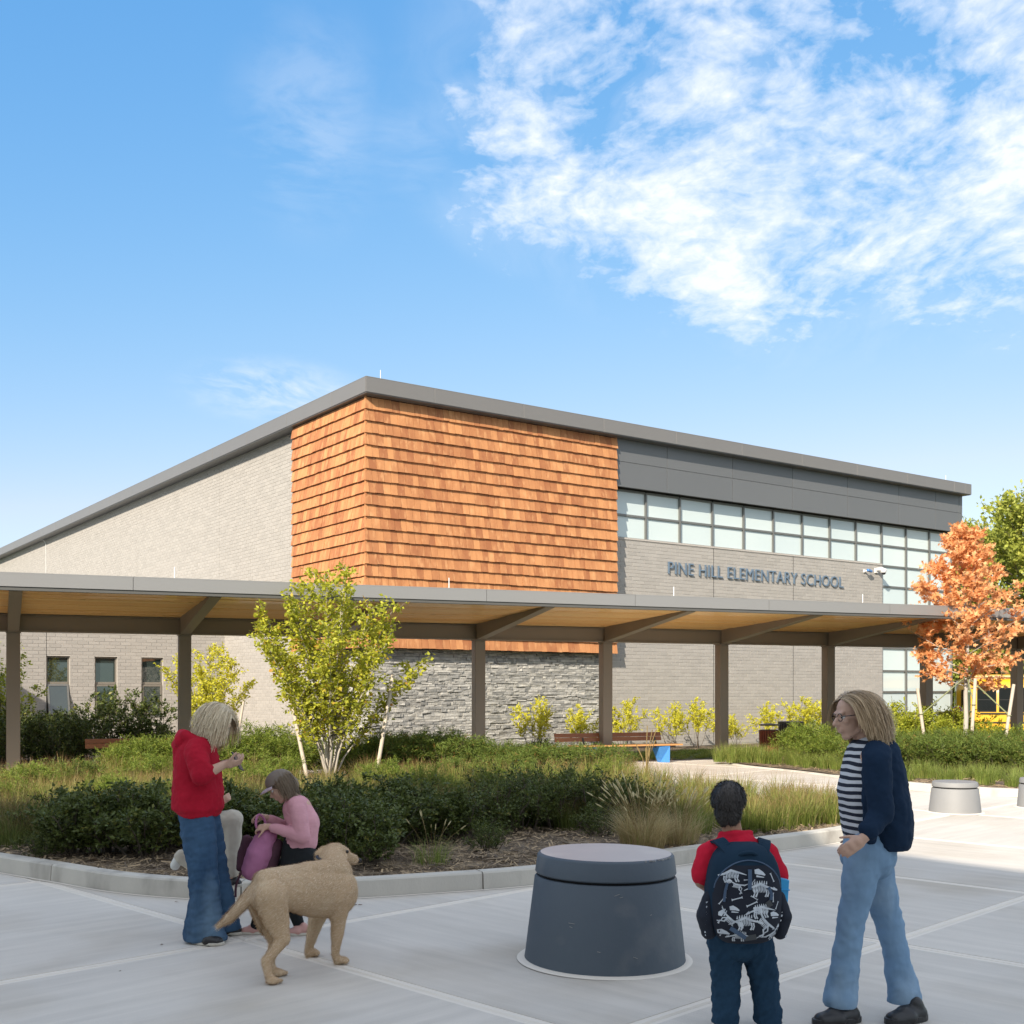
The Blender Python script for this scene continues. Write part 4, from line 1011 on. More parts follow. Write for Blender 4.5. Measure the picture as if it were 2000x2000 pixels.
# -- grasses
S9 = 'fine-leaved green shrub growing among the grasses in the middle of the bed'
for px, Zd, s in ((60, 16.4, .7), (150, 17.5, .7), (210, 15.2, .62), (300, 17.8, .75), (330, 14.6, .6), (470, 16.8, .7), (540, 18.0, .7), (760, 17.2, .7), (830, 15.6, .66), (900, 18.2, .7), (960, 16.0, .62), (1040, 17.4, .66), (1120, 16.2, .6), (1190, 18.0, .62), (1000, 19.2, .7), (860, 14.4, .6), (1090, 15.0, .6), (20, 14.3, .6)):
    put(random.choice(fine + hedge), ground_at(px, Zd, .09), s, label=S9, group='green shrubs among the grasses')
gv = [tuft(100 + i, 240, .50, 1.0, .0065) for i in range(4)]
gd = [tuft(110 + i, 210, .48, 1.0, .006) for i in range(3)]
def scatter(poly, n, ymin, ymax, xf, minz=.09, seed=1, s=(.8, 1.15), dmin=.3):
    r = random.Random(seed); pts = []; tries = 0
    while len(pts) < n and tries < n * 60:
        tries += 1; y = r.uniform(ymin, ymax); x = r.uniform(-.5 * y, .3 * y)
        if not inside(poly, x, y) or not xf(x, y): continue
        if any((x - a) ** 2 + (y - b) ** 2 < dmin * dmin for a, b, *_ in pts): continue
        pts.append((x, y, minz, r.uniform(*s), r.uniform(.85, 1.15)))
    return pts
innerA = [(p.x, p.y) for p in offset([Vector(q) for q in [(p[0], p[1]) for p in BEDA[2:-4]]], .42)]
polyA = [(-16, 20), (-13, 15.5)] + innerA + [(1.2, 23.0), (-1.6, 22.2), (-6.3, 20.2), (-12, 18.2)]
px_ = lambda x, y: 1000 + FPX * x / y
treeclear = lambda x, y: (x - TL.x) ** 2 + (y - TL.y) ** 2 > .55
ft = lambda x, y: treeclear(x, y) and ((y > 12.6 if px_(x, y) < 600 else y > 13.1) or (px_(x, y) > 1290 and y > 12.2 and not(px_(x, y) < 1330 and y < 12.6))) and (y < 20.1 or x < -7.5)
sp_main = scatter(polyA, 300, 11.8, 20.6, ft, seed=5, dmin=.42)
field('meadow_grass', [p for p in sp_main if px_(p[0], p[1]) < 830], gv, 'grass_blade', 'tall yellow green grasses with reddish tips in the left half of the bed')
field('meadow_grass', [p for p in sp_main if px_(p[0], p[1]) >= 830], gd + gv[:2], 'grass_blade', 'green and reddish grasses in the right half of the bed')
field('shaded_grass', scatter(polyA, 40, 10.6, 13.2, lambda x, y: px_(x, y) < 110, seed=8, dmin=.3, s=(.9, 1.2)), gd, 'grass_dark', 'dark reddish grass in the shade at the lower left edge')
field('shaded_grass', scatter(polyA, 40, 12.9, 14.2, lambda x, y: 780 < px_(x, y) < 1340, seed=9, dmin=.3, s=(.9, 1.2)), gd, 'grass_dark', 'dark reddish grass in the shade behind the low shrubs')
# individual tufts
tm = [tuft_mesh(120 + i, 300, .42, .9, .006) for i in range(3)]; [m_1.materials.append(MATS['grass_blade']) for m_1 in tm]
tg = [tuft_mesh(130 + i, 340, .42, .9, .0065, tips=True) for i in range(3)]; [m_1.materials.append(MATS['grass_green']) for m_1 in tg]
def tufts(spots, meshes, z, label, group, nm='grass_tuft'):
    for px, Zd, s in spots:
        o = link(nm, random.choice(meshes), None, loc=ground_at(px, Zd, z), label=label, cat='grass', group=group); o.scale = (s, s, s * random.uniform(.9, 1.1)); o.rotation_euler = (0, 0, random.uniform(0, 6.28))
tufts([(1492, 12.8, 1.1), (1530, 13.0, 1.05), (1572, 13.3, 1.15), (1618, 13.6, 1.1), (1650, 14.0, 1.1), (1545, 14.1, 1.1), (1600, 14.6, 1.1), (1455, 13.1, 1.1), (1640, 15.0, 1.0), (1510, 15.2, 1.0), (1560, 15.6, 1.05)], tm, .09, 'dense green grass tuft with reddish tips at the rounded end of the front bed', 'grass tufts at the end of the front bed')
tufts([(1405, 26.0, 1.0), (1432, 25.8, 1.15), (1460, 25.7, 1.2), (1490, 25.4, 1.15), (1520, 25.2, 1.1), (1548, 24.9, 1.0), (1580, 24.0, .95), (1608, 23.7, .95), (1635, 23.3, .95), (1420, 26.9, 1.1), (1450, 26.8, 1.2), (1480, 26.6, 1.2), (1510, 26.3, 1.1), (1560, 24.4, .9), (1655, 22.6, .9)], tg, .05, 'green arching grass tuft in the sunlit bed in front of the bins', 'grass tufts in front of the bins')
tufts([(1770, 20.4, 1.0), (1800, 21.2, .95), (1850, 20.1, .95), (1880, 20.8, .9), (1925, 19.6, 1.05), (1980, 19.2, 1.0), (1945, 20.6, .9), (1825, 20.9, .9), (2010, 18.6, 1.0), (1735, 21.4, .95), (1905, 20.9, .9), (1990, 20.2, .9)], tg, .05, 'green grass tuft on straw mulch behind the small round seat', 'grass tufts behind the small round seat')
# straw-coloured fountain grass with seed heads beside the round seat
def fountain(loc, seed, n, h, label, heads=40, s=1.):
    root = empty('fountain_grass', loc, 0, label=label, cat='grass'); root.scale = (s, s, s)
    V, F, T, tp = tuft(seed, n, h, 1.3, .0045, arch=1.15); link('blades', np_mesh('blades', V, F, T, tp), root, MATS['grass_straw'])
    r = random.Random(seed); st_ = MB(); hd = MB()
    for i in range(heads):
        a = r.uniform(0, 6.28); L = h * r.uniform(1.0, 1.5); ar = r.uniform(.2, .95); pts = []
        for k in range(6):
            t = k / 5; o_ = ar * t ** 1.7 * L * .65; pts.append((math.cos(a) * (.06 + o_), math.sin(a) * (.06 + o_), L * (t - .28 * ar * t ** 2)))
        st_.tube(pts, .0018, 3, caps=False); p, q = Vector(pts[-2]), Vector(pts[-1]); d = (q - p).normalized()
        hd.tube([tuple(q), tuple(q + d * .02), tuple(q + d * .06), tuple(q + d * .085)], [.002, .0065, .0055, .001], 5, t=r.random())
    st_.build('stalks', MATS['grass_straw'], root); hd.build('seed_heads', MATS['seed_head'], root)
    return root
fountain(ground_at(1255, 11.25, .1), 140, 1100, .52, 'pale straw-coloured fountain grass with seed heads behind the round seat', 70, 1.0)
fountain(ground_at(1325, 11.7, .1), 141, 600, .46, 'straw-coloured fountain grass left of the head of the boy', 60, .95)
fountain(ground_at(843, 10.35, .1), 142, 160, .42, 'small green and straw grass clump on bare mulch right of the dog', 8, .8).children[0].data.materials[0] = MATS['grass_green']
# dry stems near the bench
s = MB(); r = random.Random(4); bp_ = ground_at(1262, 21.2, .1)
for i in range(9):
    a = r.uniform(0, 6.28); L = r.uniform(.45, .95); s.tube([(0, 0, 0), (math.cos(a) * .08, math.sin(a) * .08, L * .6), (math.cos(a) * .2, math.sin(a) * .2, L)], [.006, .005, .009], 4)
s.build('dry_stems', MATS['grass_straw'], None, loc=bp_, label='thin dry straw stems standing in front of the blue bench leg', cat='grass')
# lawn strip under the wall
LWN = [(CP0 + CV * .35 + CU * a) for a in (-8, 26)] + [wall_pos(1760, -1.7), wall_pos(730, -1.7), Vector((-14, 30, 0))]
lw_ = MB(); lw_.poly([(p.x, p.y, .012) for p in LWN]); lw_.build('lawn', MATS['grass_ground'], None, kind='structure')
LB = [wall_pos(700, -1.75), wall_pos(1840, -1.75), wall_pos(1840, .2), wall_pos(700, .2)]
lb_ = MB(); lb_.poly([(p.x, p.y, .03) for p in LB]); lb_.build('mulch_strip', MATS['mulch'], None, kind='structure')
LB2 = [B2W(-.0, 4), B2W(-.0, 9.9), B2W(-12, 9.9), B2W(-12, 4)]
lb2 = MB(); lb2.poly([(p.x, p.y, .03) for p in LB2]); lb2.build('mulch_strip', MATS['mulch'], None, kind='structure')
lp_ = [tuft(150 + i, 60, .11, .6, .006, tips=False) for i in range(3)]
r = random.Random(6); sp_ = []
while len(sp_) < 700:
    px = r.uniform(1150, 1760); q = wall_pos(px, r.uniform(-4.2, -1.75))
    if (q - CP0).dot(CV) > .45: sp_.append((q.x, q.y, .01, 1, 1))
field('lawn_grass', sp_, lp_, 'grass_green', 'strip of short green lawn between the canopy path and the wall shrubs')
# -- background trees beyond the building
def crown_tree(seed, loc, h, w, label, trunk_h=2.5, leaf=.20, m='leaf_tree', n=44, br=10, tw=8, lpt=6):
    wd, lf = grow(seed, h, w, n, br, tw, lpt, leaf, .75, trunk=(h * .9, .22), crown0=trunk_h, up=.55, twig_len=.9, leaf0=.2)
    return put(plant_proto('broadleaf_tree', wd, lf, MATS['bark_dark'], MATS[m], 'trunk'), loc, 1, label=label, cat='tree')
crown_tree(201, ground_at(1935, 62, -.9), 10.6, 8.5, 'green deciduous tree behind the right end of the school')
crown_tree(202, ground_at(2010, 56, -.9), 11.4, 9.0, 'tall green tree at the right edge above the maple')
crown_tree(203, ground_at(1860, 74, -.9), 9.0, 8.0, 'lower green tree half hidden behind the school roof corner')
crown_tree(204, ground_at(1975, 80, -.9), 7.5, 9.0, 'distant green tree seen above the yellow school bus', m='leaf_lime', trunk_h=1.0)
crown_tree(205, ground_at(1895, 72, -.9), 5.0, 8.0, 'low pale green tree behind the school buses', m='leaf_lime', trunk_h=.6)
crown_tree(206, ground_at(2160, 60, -.9), 11.0, 9.0, 'green tree beyond the right edge of the view')
# ---------------------------------------------------------------- street furniture
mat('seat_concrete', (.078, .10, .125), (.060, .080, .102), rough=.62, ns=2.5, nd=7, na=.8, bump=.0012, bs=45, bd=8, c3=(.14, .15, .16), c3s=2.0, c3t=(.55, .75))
mat('seat_concrete_light', (.235, .235, .235), (.20, .20, .20), rough=.62, ns=2.5, nd=7, na=.8, bump=.0012, bs=45)
mat('seat_concrete_top', (.50, .45, .44), (.40, .37, .37), rough=.38, ns=3, nd=7, na=.8, bump=.0005, bs=45, c3=(.56, .51, .48), c3s=2.0)  # far paler than the drum: sky reflection on the top painted into the colour
mat('seat_concrete_light_top', (.24, .24, .24), (.20, .20, .20), rough=.5, ns=3, na=.8)
mat('scuff', (.30, .30, .30), rough=.8)
mat('seat_groove', (.02, .02, .022), rough=.9)
def round_seat(loc, rb, rt_, h, m, label, tilt=0):
    o = empty('round_seat', loc, 0, label=label, cat='seat')
    o.rotation_euler = (0, tilt, 0)
    zs = h * .79; rm = rb + (rt_ - rb) * .79
    b = MB(); b.lathe([(.01, .002), (rb, .002), (rb - .004, .02), (rm + .002, zs - .012), (rm - .008, zs), (.01, zs)], 96); b.build('base', MATS[m], o, smooth=True)
    g = MB(); g.lathe([(rm - .03, zs), (rm - .03, zs + .018)], 64); g.build('groove', MATS['seat_groove'], o, smooth='all')
    t = MB(); t.lathe([(.01, zs + .016), (rm - .008, zs + .016), (rm - .001, zs + .024), (rt_ + .002, h - .014), (rt_ - .006, h - .004), (rt_ - .016, h), (.001, h)], 96); t.build('top_ring', MATS[m], o, smooth=True)
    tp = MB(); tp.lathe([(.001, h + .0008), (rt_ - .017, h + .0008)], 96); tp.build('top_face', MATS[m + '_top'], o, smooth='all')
    s = MB(); s.lathe([(rb + .045, .0015), (rb + .035, .009), (rb + .002, .011), (rb - .01, .011)], 96); s.build('sealant_ring', MATS['paving_margin'], o, smooth=True)
    return o
rs1 = round_seat(ground_at(1181, 7.16, 0), .505, .425, .665, 'seat_concrete', 'large dark grey tapered round concrete seat in the foreground, left of the boy', R(.55))
# chips and scuffs on the rim and drum
sc_ = MB(); r = random.Random(2)
for i in range(26):
    a = R(r.uniform(-62, -28)); q = .421; c = Vector((q * math.cos(a), q * math.sin(a), .662))
    sc_.beam(tuple(c + Vector((0, 0, r.uniform(-.004, .004)))), tuple(c + Vector((r.uniform(.004, .012), r.uniform(.002, .01), .001))), r.uniform(.003, .009), .006)
for (ang, zz_, ln) in ((-88, .47, .035), (-84, .46, .02), (-122, .30, .04), (-121, .28, .02), (-60, .35, .015), (-100, .15, .02), (-75, .12, .03)):
    rr_ = .505 + (.425 - .505) * zz_ / .665 + .0005; a = R(ang); c = Vector((rr_ * math.cos(a), rr_ * math.sin(a), zz_)); tdir = Vector((-math.sin(a), math.cos(a), r.uniform(-.5, .5)))
    sc_.beam(tuple(c), tuple(c + tdir.normalized() * ln), .003, .003)
sc_.build('chipped_edge', MATS['scuff'], rs1)
round_seat(ground_at(1865, 15.75, 0), .345, .295, .425, 'seat_concrete_light', 'small light grey round concrete seat in the sun beside the right-hand bed')
round_seat(ground_at(2030, 16.4, 0), .30, .26, .42, 'seat_concrete_light', 'grey round concrete seat cut off by the right edge of the picture')

mat('ipe', (.34, .13, .045), (.22, .075, .028), rough=.45, ns=2, nd=7, na=.8, piece=.5, sc=(1.5, 22, 22), coat=.15)
mat('ipe_light', (.66, .36, .14), (.50, .24, .09), rough=.45, ns=2, nd=7, na=.8, piece=.5, sc=(1.5, 22, 22), coat=.15)
mat('blue_paint', (.06, .24, .58), (.05, .21, .52), rough=.35, ns=2)
mat('bin_grey', (.10, .10, .10), rough=.45, metal=.3)
mat('bin_red', (.26, .06, .025), (.13, .03, .015), rough=.5, ns=3, na=.6, piece=.6, sc=(9, 9, 1))
def bench(loc, rz, L, label):
    o = empty('bench', loc, rz, label=label, cat='bench')
    n = 6
    for i in range(n):
        y = -.22 + i * .075; s = MB(); s.box(-L / 2 + .3, L / 2 + .1, y, y + .068, .395, .43); s.build('seat_slat', MATS['ipe_light'], o, bevel=.004)
    for i in range(2):
        z = .50 + i * .098; s = MB(); s.hexa([(-L / 2, .255 + i * .03, z), (L / 2 - .2, .255 + i * .03, z), (L / 2 - .2, .29 + i * .03, z), (-L / 2, .29 + i * .03, z), (-L / 2, .285 + i * .03, z + .092), (L / 2 - .2, .285 + i * .03, z + .092), (L / 2 - .2, .32 + i * .03, z + .092), (-L / 2, .32 + i * .03, z + .092)]); s.build('back_slat', MATS['ipe'], o, bevel=.004)
    for x in (-L / 2 + .7, L / 2 - .38):
        s = MB(); s.hexa([(x - .02, -.03, 0), (x + .14, -.20, 0), (x + .14, .12, 0), (x - .02, .10, 0), (x - .14, -.19, .385), (x + .14, -.21, .385), (x + .14, .2, .385), (x - .14, .18, .385)]); s.build('leg', MATS['blue_paint'], o, bevel=.004)
        a = MB(); a.beam((x, .17, .36), (x, .33, .66), .05, .012); a.build('back_support', MATS['bin_grey'], o)
    s = MB(); s.box(-L / 2 + .35, L / 2, -.05, .05, .345, .384); s.build('seat_rail', MATS['bin_grey'], o)
    return o
bench(ground_at(1208, 26.25, .0) , CT, 2.95, 'long timber bench with triangular blue steel legs under the canopy')
bench(ground_at(300, 23.3, .0), CT, 2.6, 'timber bench almost hidden by green shrubs at the left, only its back end shows')
def bin_(loc, r0, h, slat, label, top):
    o = empty('litter_bin', loc, 0, label=label, cat='litter bin')
    n = 26
    for k in range(n):
        a = 2 * math.pi * k / n; c, s_ = math.cos(a), math.sin(a)
        s = MB(); s.beam((r0 * c, r0 * s_, .06), (r0 * 1.06 * c, r0 * 1.06 * s_, h), .048, .012, up=(c, s_, 0)); s.build('slat', MATS[slat], o)
    b = MB()
    for z in (.06, h * .5, h): b.tube([(r0 * 1.02 * math.cos(t), r0 * 1.02 * math.sin(t), z) for t in np.linspace(0, 2 * math.pi, 28)[:-1]], .012, 6, closed=True)
    b.build('hoop', MATS['bin_grey'], o, smooth=True)
    l = MB(); l.lathe([(.01, .05), (r0 * .88, .05), (r0 * .9, h - .02)], 28); l.build('liner', MATS['seat_groove'], o, smooth='all')
    t = MB()
    if top:
        for a in (.3, 2.4, 4.5): t.beam((r0 * math.cos(a), r0 * math.sin(a), h), (r0 * math.cos(a), r0 * math.sin(a), h + .12), .035, .012)
        t.tube([(r0 * math.cos(q), r0 * math.sin(q), h + .13) for q in np.linspace(0, 2 * math.pi, 28)[:-1]], .018, 6, closed=True)
        t.lathe([(r0 * .99, h + .13), (r0 * .3, h + .17), (.001, h + .175)], 28)
    else: t.lathe([(r0 * 1.1, h), (r0 * 1.12, h + .05), (r0 * 1.0, h + .06), (r0 * .62, h + .045), (r0 * .60, h)], 32)
    t.build('rim', MATS['bin_grey'], o, smooth=True)
bin_(ground_at(1503, 28.0, 0), .235, .70, 'bin_red', 'round litter bin with red-brown slats and open dark hood near the wall', True)
bin_(ground_at(1545, 28.6, 0), .29, .84, 'bin_grey', 'round grey metal slatted litter bin right of the red-brown one', False)

# ---------------------------------------------------------------- school buses
mat('bus_yellow', (.72, .40, .02), (.66, .35, .015), rough=.35, ns=1, coat=.4)
mat('bus_orange', (.75, .25, .02), rough=.4)
mat('bus_black', (.01, .01, .01), rough=.4)
mat('bus_roof', (.70, .55, .25), rough=.5)
mat('glass_bus', (.012, .014, .014), rough=.05, spec=.8)
mat('sign_red', (.6, .05, .02), rough=.5)
mat('rubber', (.015, .015, .015), rough=.9)
def bus(loc, L, label, sign=False, zoff=0):
    o = empty('school_bus', loc, R(-19), label=label, cat='school bus')
    # profile of the body: rounded roof, extruded along x
    prof = [(-1.2, .45), (-1.22, 1.3), (-1.2, 1.75), (-1.17, 2.35), (-1.08, 2.68), (-.85, 2.92), (-.4, 3.03), (0, 3.05), (.4, 3.03), (.85, 2.92), (1.08, 2.68), (1.17, 2.35), (1.2, 1.75), (1.22, 1.3), (1.2, .45)]
    b = MB(); n = len(prof)
    for x, s_ in ((0, .93), (.10, .985), (.3, 1), (L, 1)): b.v += [(x, y * s_, z * (1 - (1 - s_) * .8)) for y, z in prof]
    for i in range(3):
        for k in range(n - 1): A = i * n + k; b.f.append((A, A + 1, A + n + 1, A + n)); b.t.append(0)
    b.f.append(tuple(range(n - 1, -1, -1))); b.f.append(tuple(3 * n + k for k in range(n))); b.t += [0, 0]
    b.build('body', MATS['bus_yellow'], o, smooth=True)
    for z in (1.32, 1.02, 1.64):
        r_ = MB(); r_.box(.3, L - .05, -1.245, -1.222, z - .025, z + .025); r_.build('rub_rail', MATS['bus_black'], o)
    x = .2
    while x + .66 < L - .3:
        w_ = MB(); w_.box(x, x + .64, -1.222, -1.17, 1.70, 2.56); f = w_.build('window', MATS['bus_black'], o)
        p = MB(); p.box(x + .025, x + .615, -1.23, -1.223, 1.74, 2.12); p.box(x + .025, x + .615, -1.23, -1.223, 2.15, 2.53); p.build('pane', MATS['glass_bus'], f)
        x += .72
    w_ = MB(); w_.box(-.02, .01, -.85, .85, 1.75, 2.5); w_.build('windscreen', MATS['glass_bus'], o)
    rr = MB(); rr.box(-.06, L * .98, -1.0, -.86, 2.94, 2.99); rr.build('roof_rail', MATS['bus_roof'], o)
    for xx in (1.3, L - 2.2):
        wh = MB(); wh.tube([(xx, -1.25, .48), (xx, -.95, .48)], .48, 24); wo = wh.build('wheel', MATS['rubber'], o, smooth=True)
        h_ = MB(); h_.tube([(xx, -1.27, .48), (xx, -1.2, .48)], .22, 16); h_.build('hub', MATS['bus_roof'], wo)
    if sign:
        c = (.02, -1.5, 1.62); so = MB()
        pts = [(c[0] + .24 * math.cos(R(22.5 + 45 * k)), c[2] + .24 * math.sin(R(22.5 + 45 * k))) for k in range(8)]
        so.v += [(x_, c[1] - .01, z_) for x_, z_ in pts] + [(x_, c[1] + .01, z_) for x_, z_ in pts]; so.f += [tuple(range(8)), tuple(range(15, 7, -1))] + [(k, (k + 1) % 8, 8 + (k + 1) % 8, 8 + k) for k in range(8)]; so.t += [0] * 10
        sg = so.build('stop_sign', MATS['white_metal'], o)
        s2 = MB(); pts = [(c[0] + .21 * math.cos(R(22.5 + 45 * k)), c[2] + .21 * math.sin(R(22.5 + 45 * k))) for k in range(8)]
        s2.poly([(x_, c[1] - .014, z_) for x_, z_ in pts]); s2.build('sign_face', MATS['sign_red'], sg)
        cu2 = bpy.data.curves.new('stop', 'FONT'); cu2.body = 'STOP'; cu2.size = .17; cu2.align_x = 'CENTER'; cu2.align_y = 'CENTER'; cu2.extrude = .002
        t2 = bpy.data.objects.new('tmp', cu2); COL.objects.link(t2); bpy.context.view_layer.update()
        m3 = bpy.data.meshes.new_from_object(t2.evaluated_get(bpy.context.evaluated_depsgraph_get())); bpy.data.objects.remove(t2)
        m3.transform(Matrix.Translation((c[0], c[1] - .018, c[2])) @ Matrix.Rotation(R(90), 4, 'X')); m3.materials.clear(); link('lettering', m3, sg, MATS['white_metal'])
        ar = MB(); ar.beam((.1, -1.2, 1.6), (c[0], c[1] + .02, 1.6), .04, .04); ar.build('sign_arm', MATS['bus_black'], o)
bus(ground_at(1893, 42, -.79), 10.5, 'yellow school bus half hidden behind the maple trunk and shrubs')
bus(ground_at(1866, 52, -.86), 9.5, 'farther yellow school bus with stop sign, left of the maple trunk', sign=True)

# fallen leaves on the paving
fl = MB(); r = random.Random(9)
for i in range(34):
    px, py = r.choice([(835, 1744), (925, 1738), (700, 1768), (640, 1762), (r.uniform(60, 1900), r.uniform(1700, 1960)), (r.uniform(1350, 1600), r.uniform(1660, 1680))])
    px += r.uniform(-6, 6); Zd = EYE * FPX / (py - HORIZON); c = ground_at(px, Zd, .004); a = r.uniform(0, 6.28); L = r.uniform(.008, .022) if py > 1760 else r.uniform(.015, .04)
    d = Vector((math.cos(a), math.sin(a), 0)) * L; e = Vector((-math.sin(a), math.cos(a), .3)) * L * .5
    fl.poly([c - d, c - e * .6 + Vector((0, 0, .004)), c + d, c + e + Vector((0, 0, .003))])
fl.build('fallen_leaves', mat('dead_leaf', (.16, .08, .03), (.09, .05, .025), rough=.8), None, kind='stuff', label='a few small brown fallen leaves scattered on the concrete paving', cat='leaves')
# ---------------------------------------------------------------- people and dog
def skin(name, c1, c2): return mat(name, c1, c2, rough=.55, ns=9, nd=4, na=.4, bump=.0006, bs=160)
skin('skin_fair', (.56, .36, .27), (.50, .30, .21)); skin('skin_tan', (.36, .20, .125), (.30, .16, .10))
def cloth(name, c1, c2, bump=.0025, ns=3, na=.8, bs=26, sc=(1, 1, 1), rough=.9): return mat(name, c1, c2, rough=rough, ns=ns, nd=6, na=na, bump=bump, bs=bs, bd=5, sc=sc, spec=.2)
cloth('fleece_red', (.50, .012, .035), (.30, .006, .020), bs=18)
cloth('polo_red', (.62, .015, .045), (.45, .010, .03))
mat('denim', (.060, .125, .22), (.012, .034, .078), rough=.9, ns=3, nd=6, na=1.2, bump=.002, bs=40, sc=(1, 1, .3), spec=.2, c3=(.17, .27, .38), c3s=1.9, c3t=(.54, .74))
cloth('denim_dark', (.020, .055, .10), (.011, .032, .062), ns=5, sc=(1, 1, .6), na=1.0)
mat('denim_light', (.22, .34, .48), (.12, .21, .33), rough=.9, ns=4, nd=6, na=1.0, bump=.002, bs=40, sc=(1, 1, .4), spec=.2, c3=(.36, .47, .58), c3s=2.6, c3t=(.5, .72))
cloth('knit_navy', (.010, .028, .062), (.006, .017, .040))
cloth('khaki', (.56, .52, .44), (.42, .385, .32), ns=5, sc=(1, 1, .5))
cloth('shirt_white', (.66, .66, .66), (.54, .54, .54))
cloth('shirt_pink', (.68, .36, .40), (.55, .27, .32), sc=(1, 1, 3))
cloth('black_cotton', (.012, .014, .016), (.020, .024, .026))
cloth('cap_taupe', (.24, .20, .17), (.19, .155, .13)); cloth('cap_brim', (.60, .50, .56), (.52, .42, .48))
cloth('pack_pink', (.50, .21, .36), (.36, .13, .24), ns=6)
cloth('pack_dark', (.12, .05, .07), (.07, .035, .05))
cloth('pack_navy', (.012, .034, .062), (.008, .022, .042), bump=.001)
mat('pack_navy_deep', (.006, .010, .022), (.005, .008, .018), rough=.85)
mat('bone_print', (.66, .70, .74), (.36, .40, .46), rough=.9, ns=30, na=.9)
mat('webbing', (.06, .10, .17), rough=.8); mat('buckle', (.05, .055, .06), rough=.4)
mat('bottle_blue', (.02, .30, .62), (.03, .36, .70), rough=.4, ns=6, na=.8)
mat('hair_blonde', (.86, .73, .52), (.50, .39, .25), rough=.45, ns=2, piece=.9, na=.2, spec=.4)
mat('hair_grey_blonde', (.62, .45, .27), (.26, .17, .09), rough=.45, ns=2, piece=.9, na=.3, spec=.4)
mat('hair_black', (.010, .008, .007), (.045, .034, .028), rough=.45, ns=3, na=.5, piece=.9)
mat('hair_brown', (.22, .155, .095), (.11, .075, .045), rough=.5, ns=3, na=.5)
mat('sole', (.62, .58, .50), rough=.7); mat('shoe_black', (.012, .012, .014), (.02, .02, .022), rough=.4, ns=6, bump=.001, bs=30)
mat('shoe_pink', (.60, .34, .30), (.50, .27, .24), rough=.7); mat('shoe_white', (.7, .7, .66), rough=.6)
mat('eye_white', (.75, .74, .72), rough=.2); mat('iris', (.04, .03, .02), rough=.1); mat('lip', (.42, .16, .14), rough=.4)
mat('phone', (.02, .03, .05), rough=.2); mat('lens', (.03, .03, .035), rough=.05)
def stripe_material():
    m = mat('striped_jersey', (.62, .64, .68), (.52, .54, .58), rough=.9, ns=3, bump=.002, bs=26); t = m.node_tree; n = t.nodes; L = t.links; b = n['Principled BSDF']
    co = n.new('ShaderNodeTexCoord'); sp = n.new('ShaderNodeSeparateXYZ'); L.new(co.outputs['Object'], sp.inputs[0])
    nz = n.new('ShaderNodeTexNoise'); nz.inputs['Scale'].default_value = 5; L.new(co.outputs['Object'], nz.inputs[0])
    a = n.new('ShaderNodeMath'); a.operation = 'MULTIPLY_ADD'; L.new(nz.outputs[0], a.inputs[0]); a.inputs[1].default_value = .035; L.new(sp.outputs[2], a.inputs[2])
    f = n.new('ShaderNodeMath'); f.operation = 'MULTIPLY'; L.new(a.outputs[0], f.inputs[0]); f.inputs[1].default_value = 1 / .036
    fr = n.new('ShaderNodeMath'); fr.operation = 'FRACT'; L.new(f.outputs[0], fr.inputs[0])
    g = n.new('ShaderNodeMath'); g.operation = 'GREATER_THAN'; L.new(fr.outputs[0], g.inputs[0]); g.inputs[1].default_value = .5
    mx = n.new('ShaderNodeMix'); mx.data_type = 'RGBA'; L.new(g.outputs[0], mx.inputs[0]); src = b.inputs['Base Color'].links[0].from_socket; L.new(src, mx.inputs[6]); mx.inputs[7].default_value = (.012, .018, .035, 1); L.new(mx.outputs[2], b.inputs['Base Color'])
stripe_material()

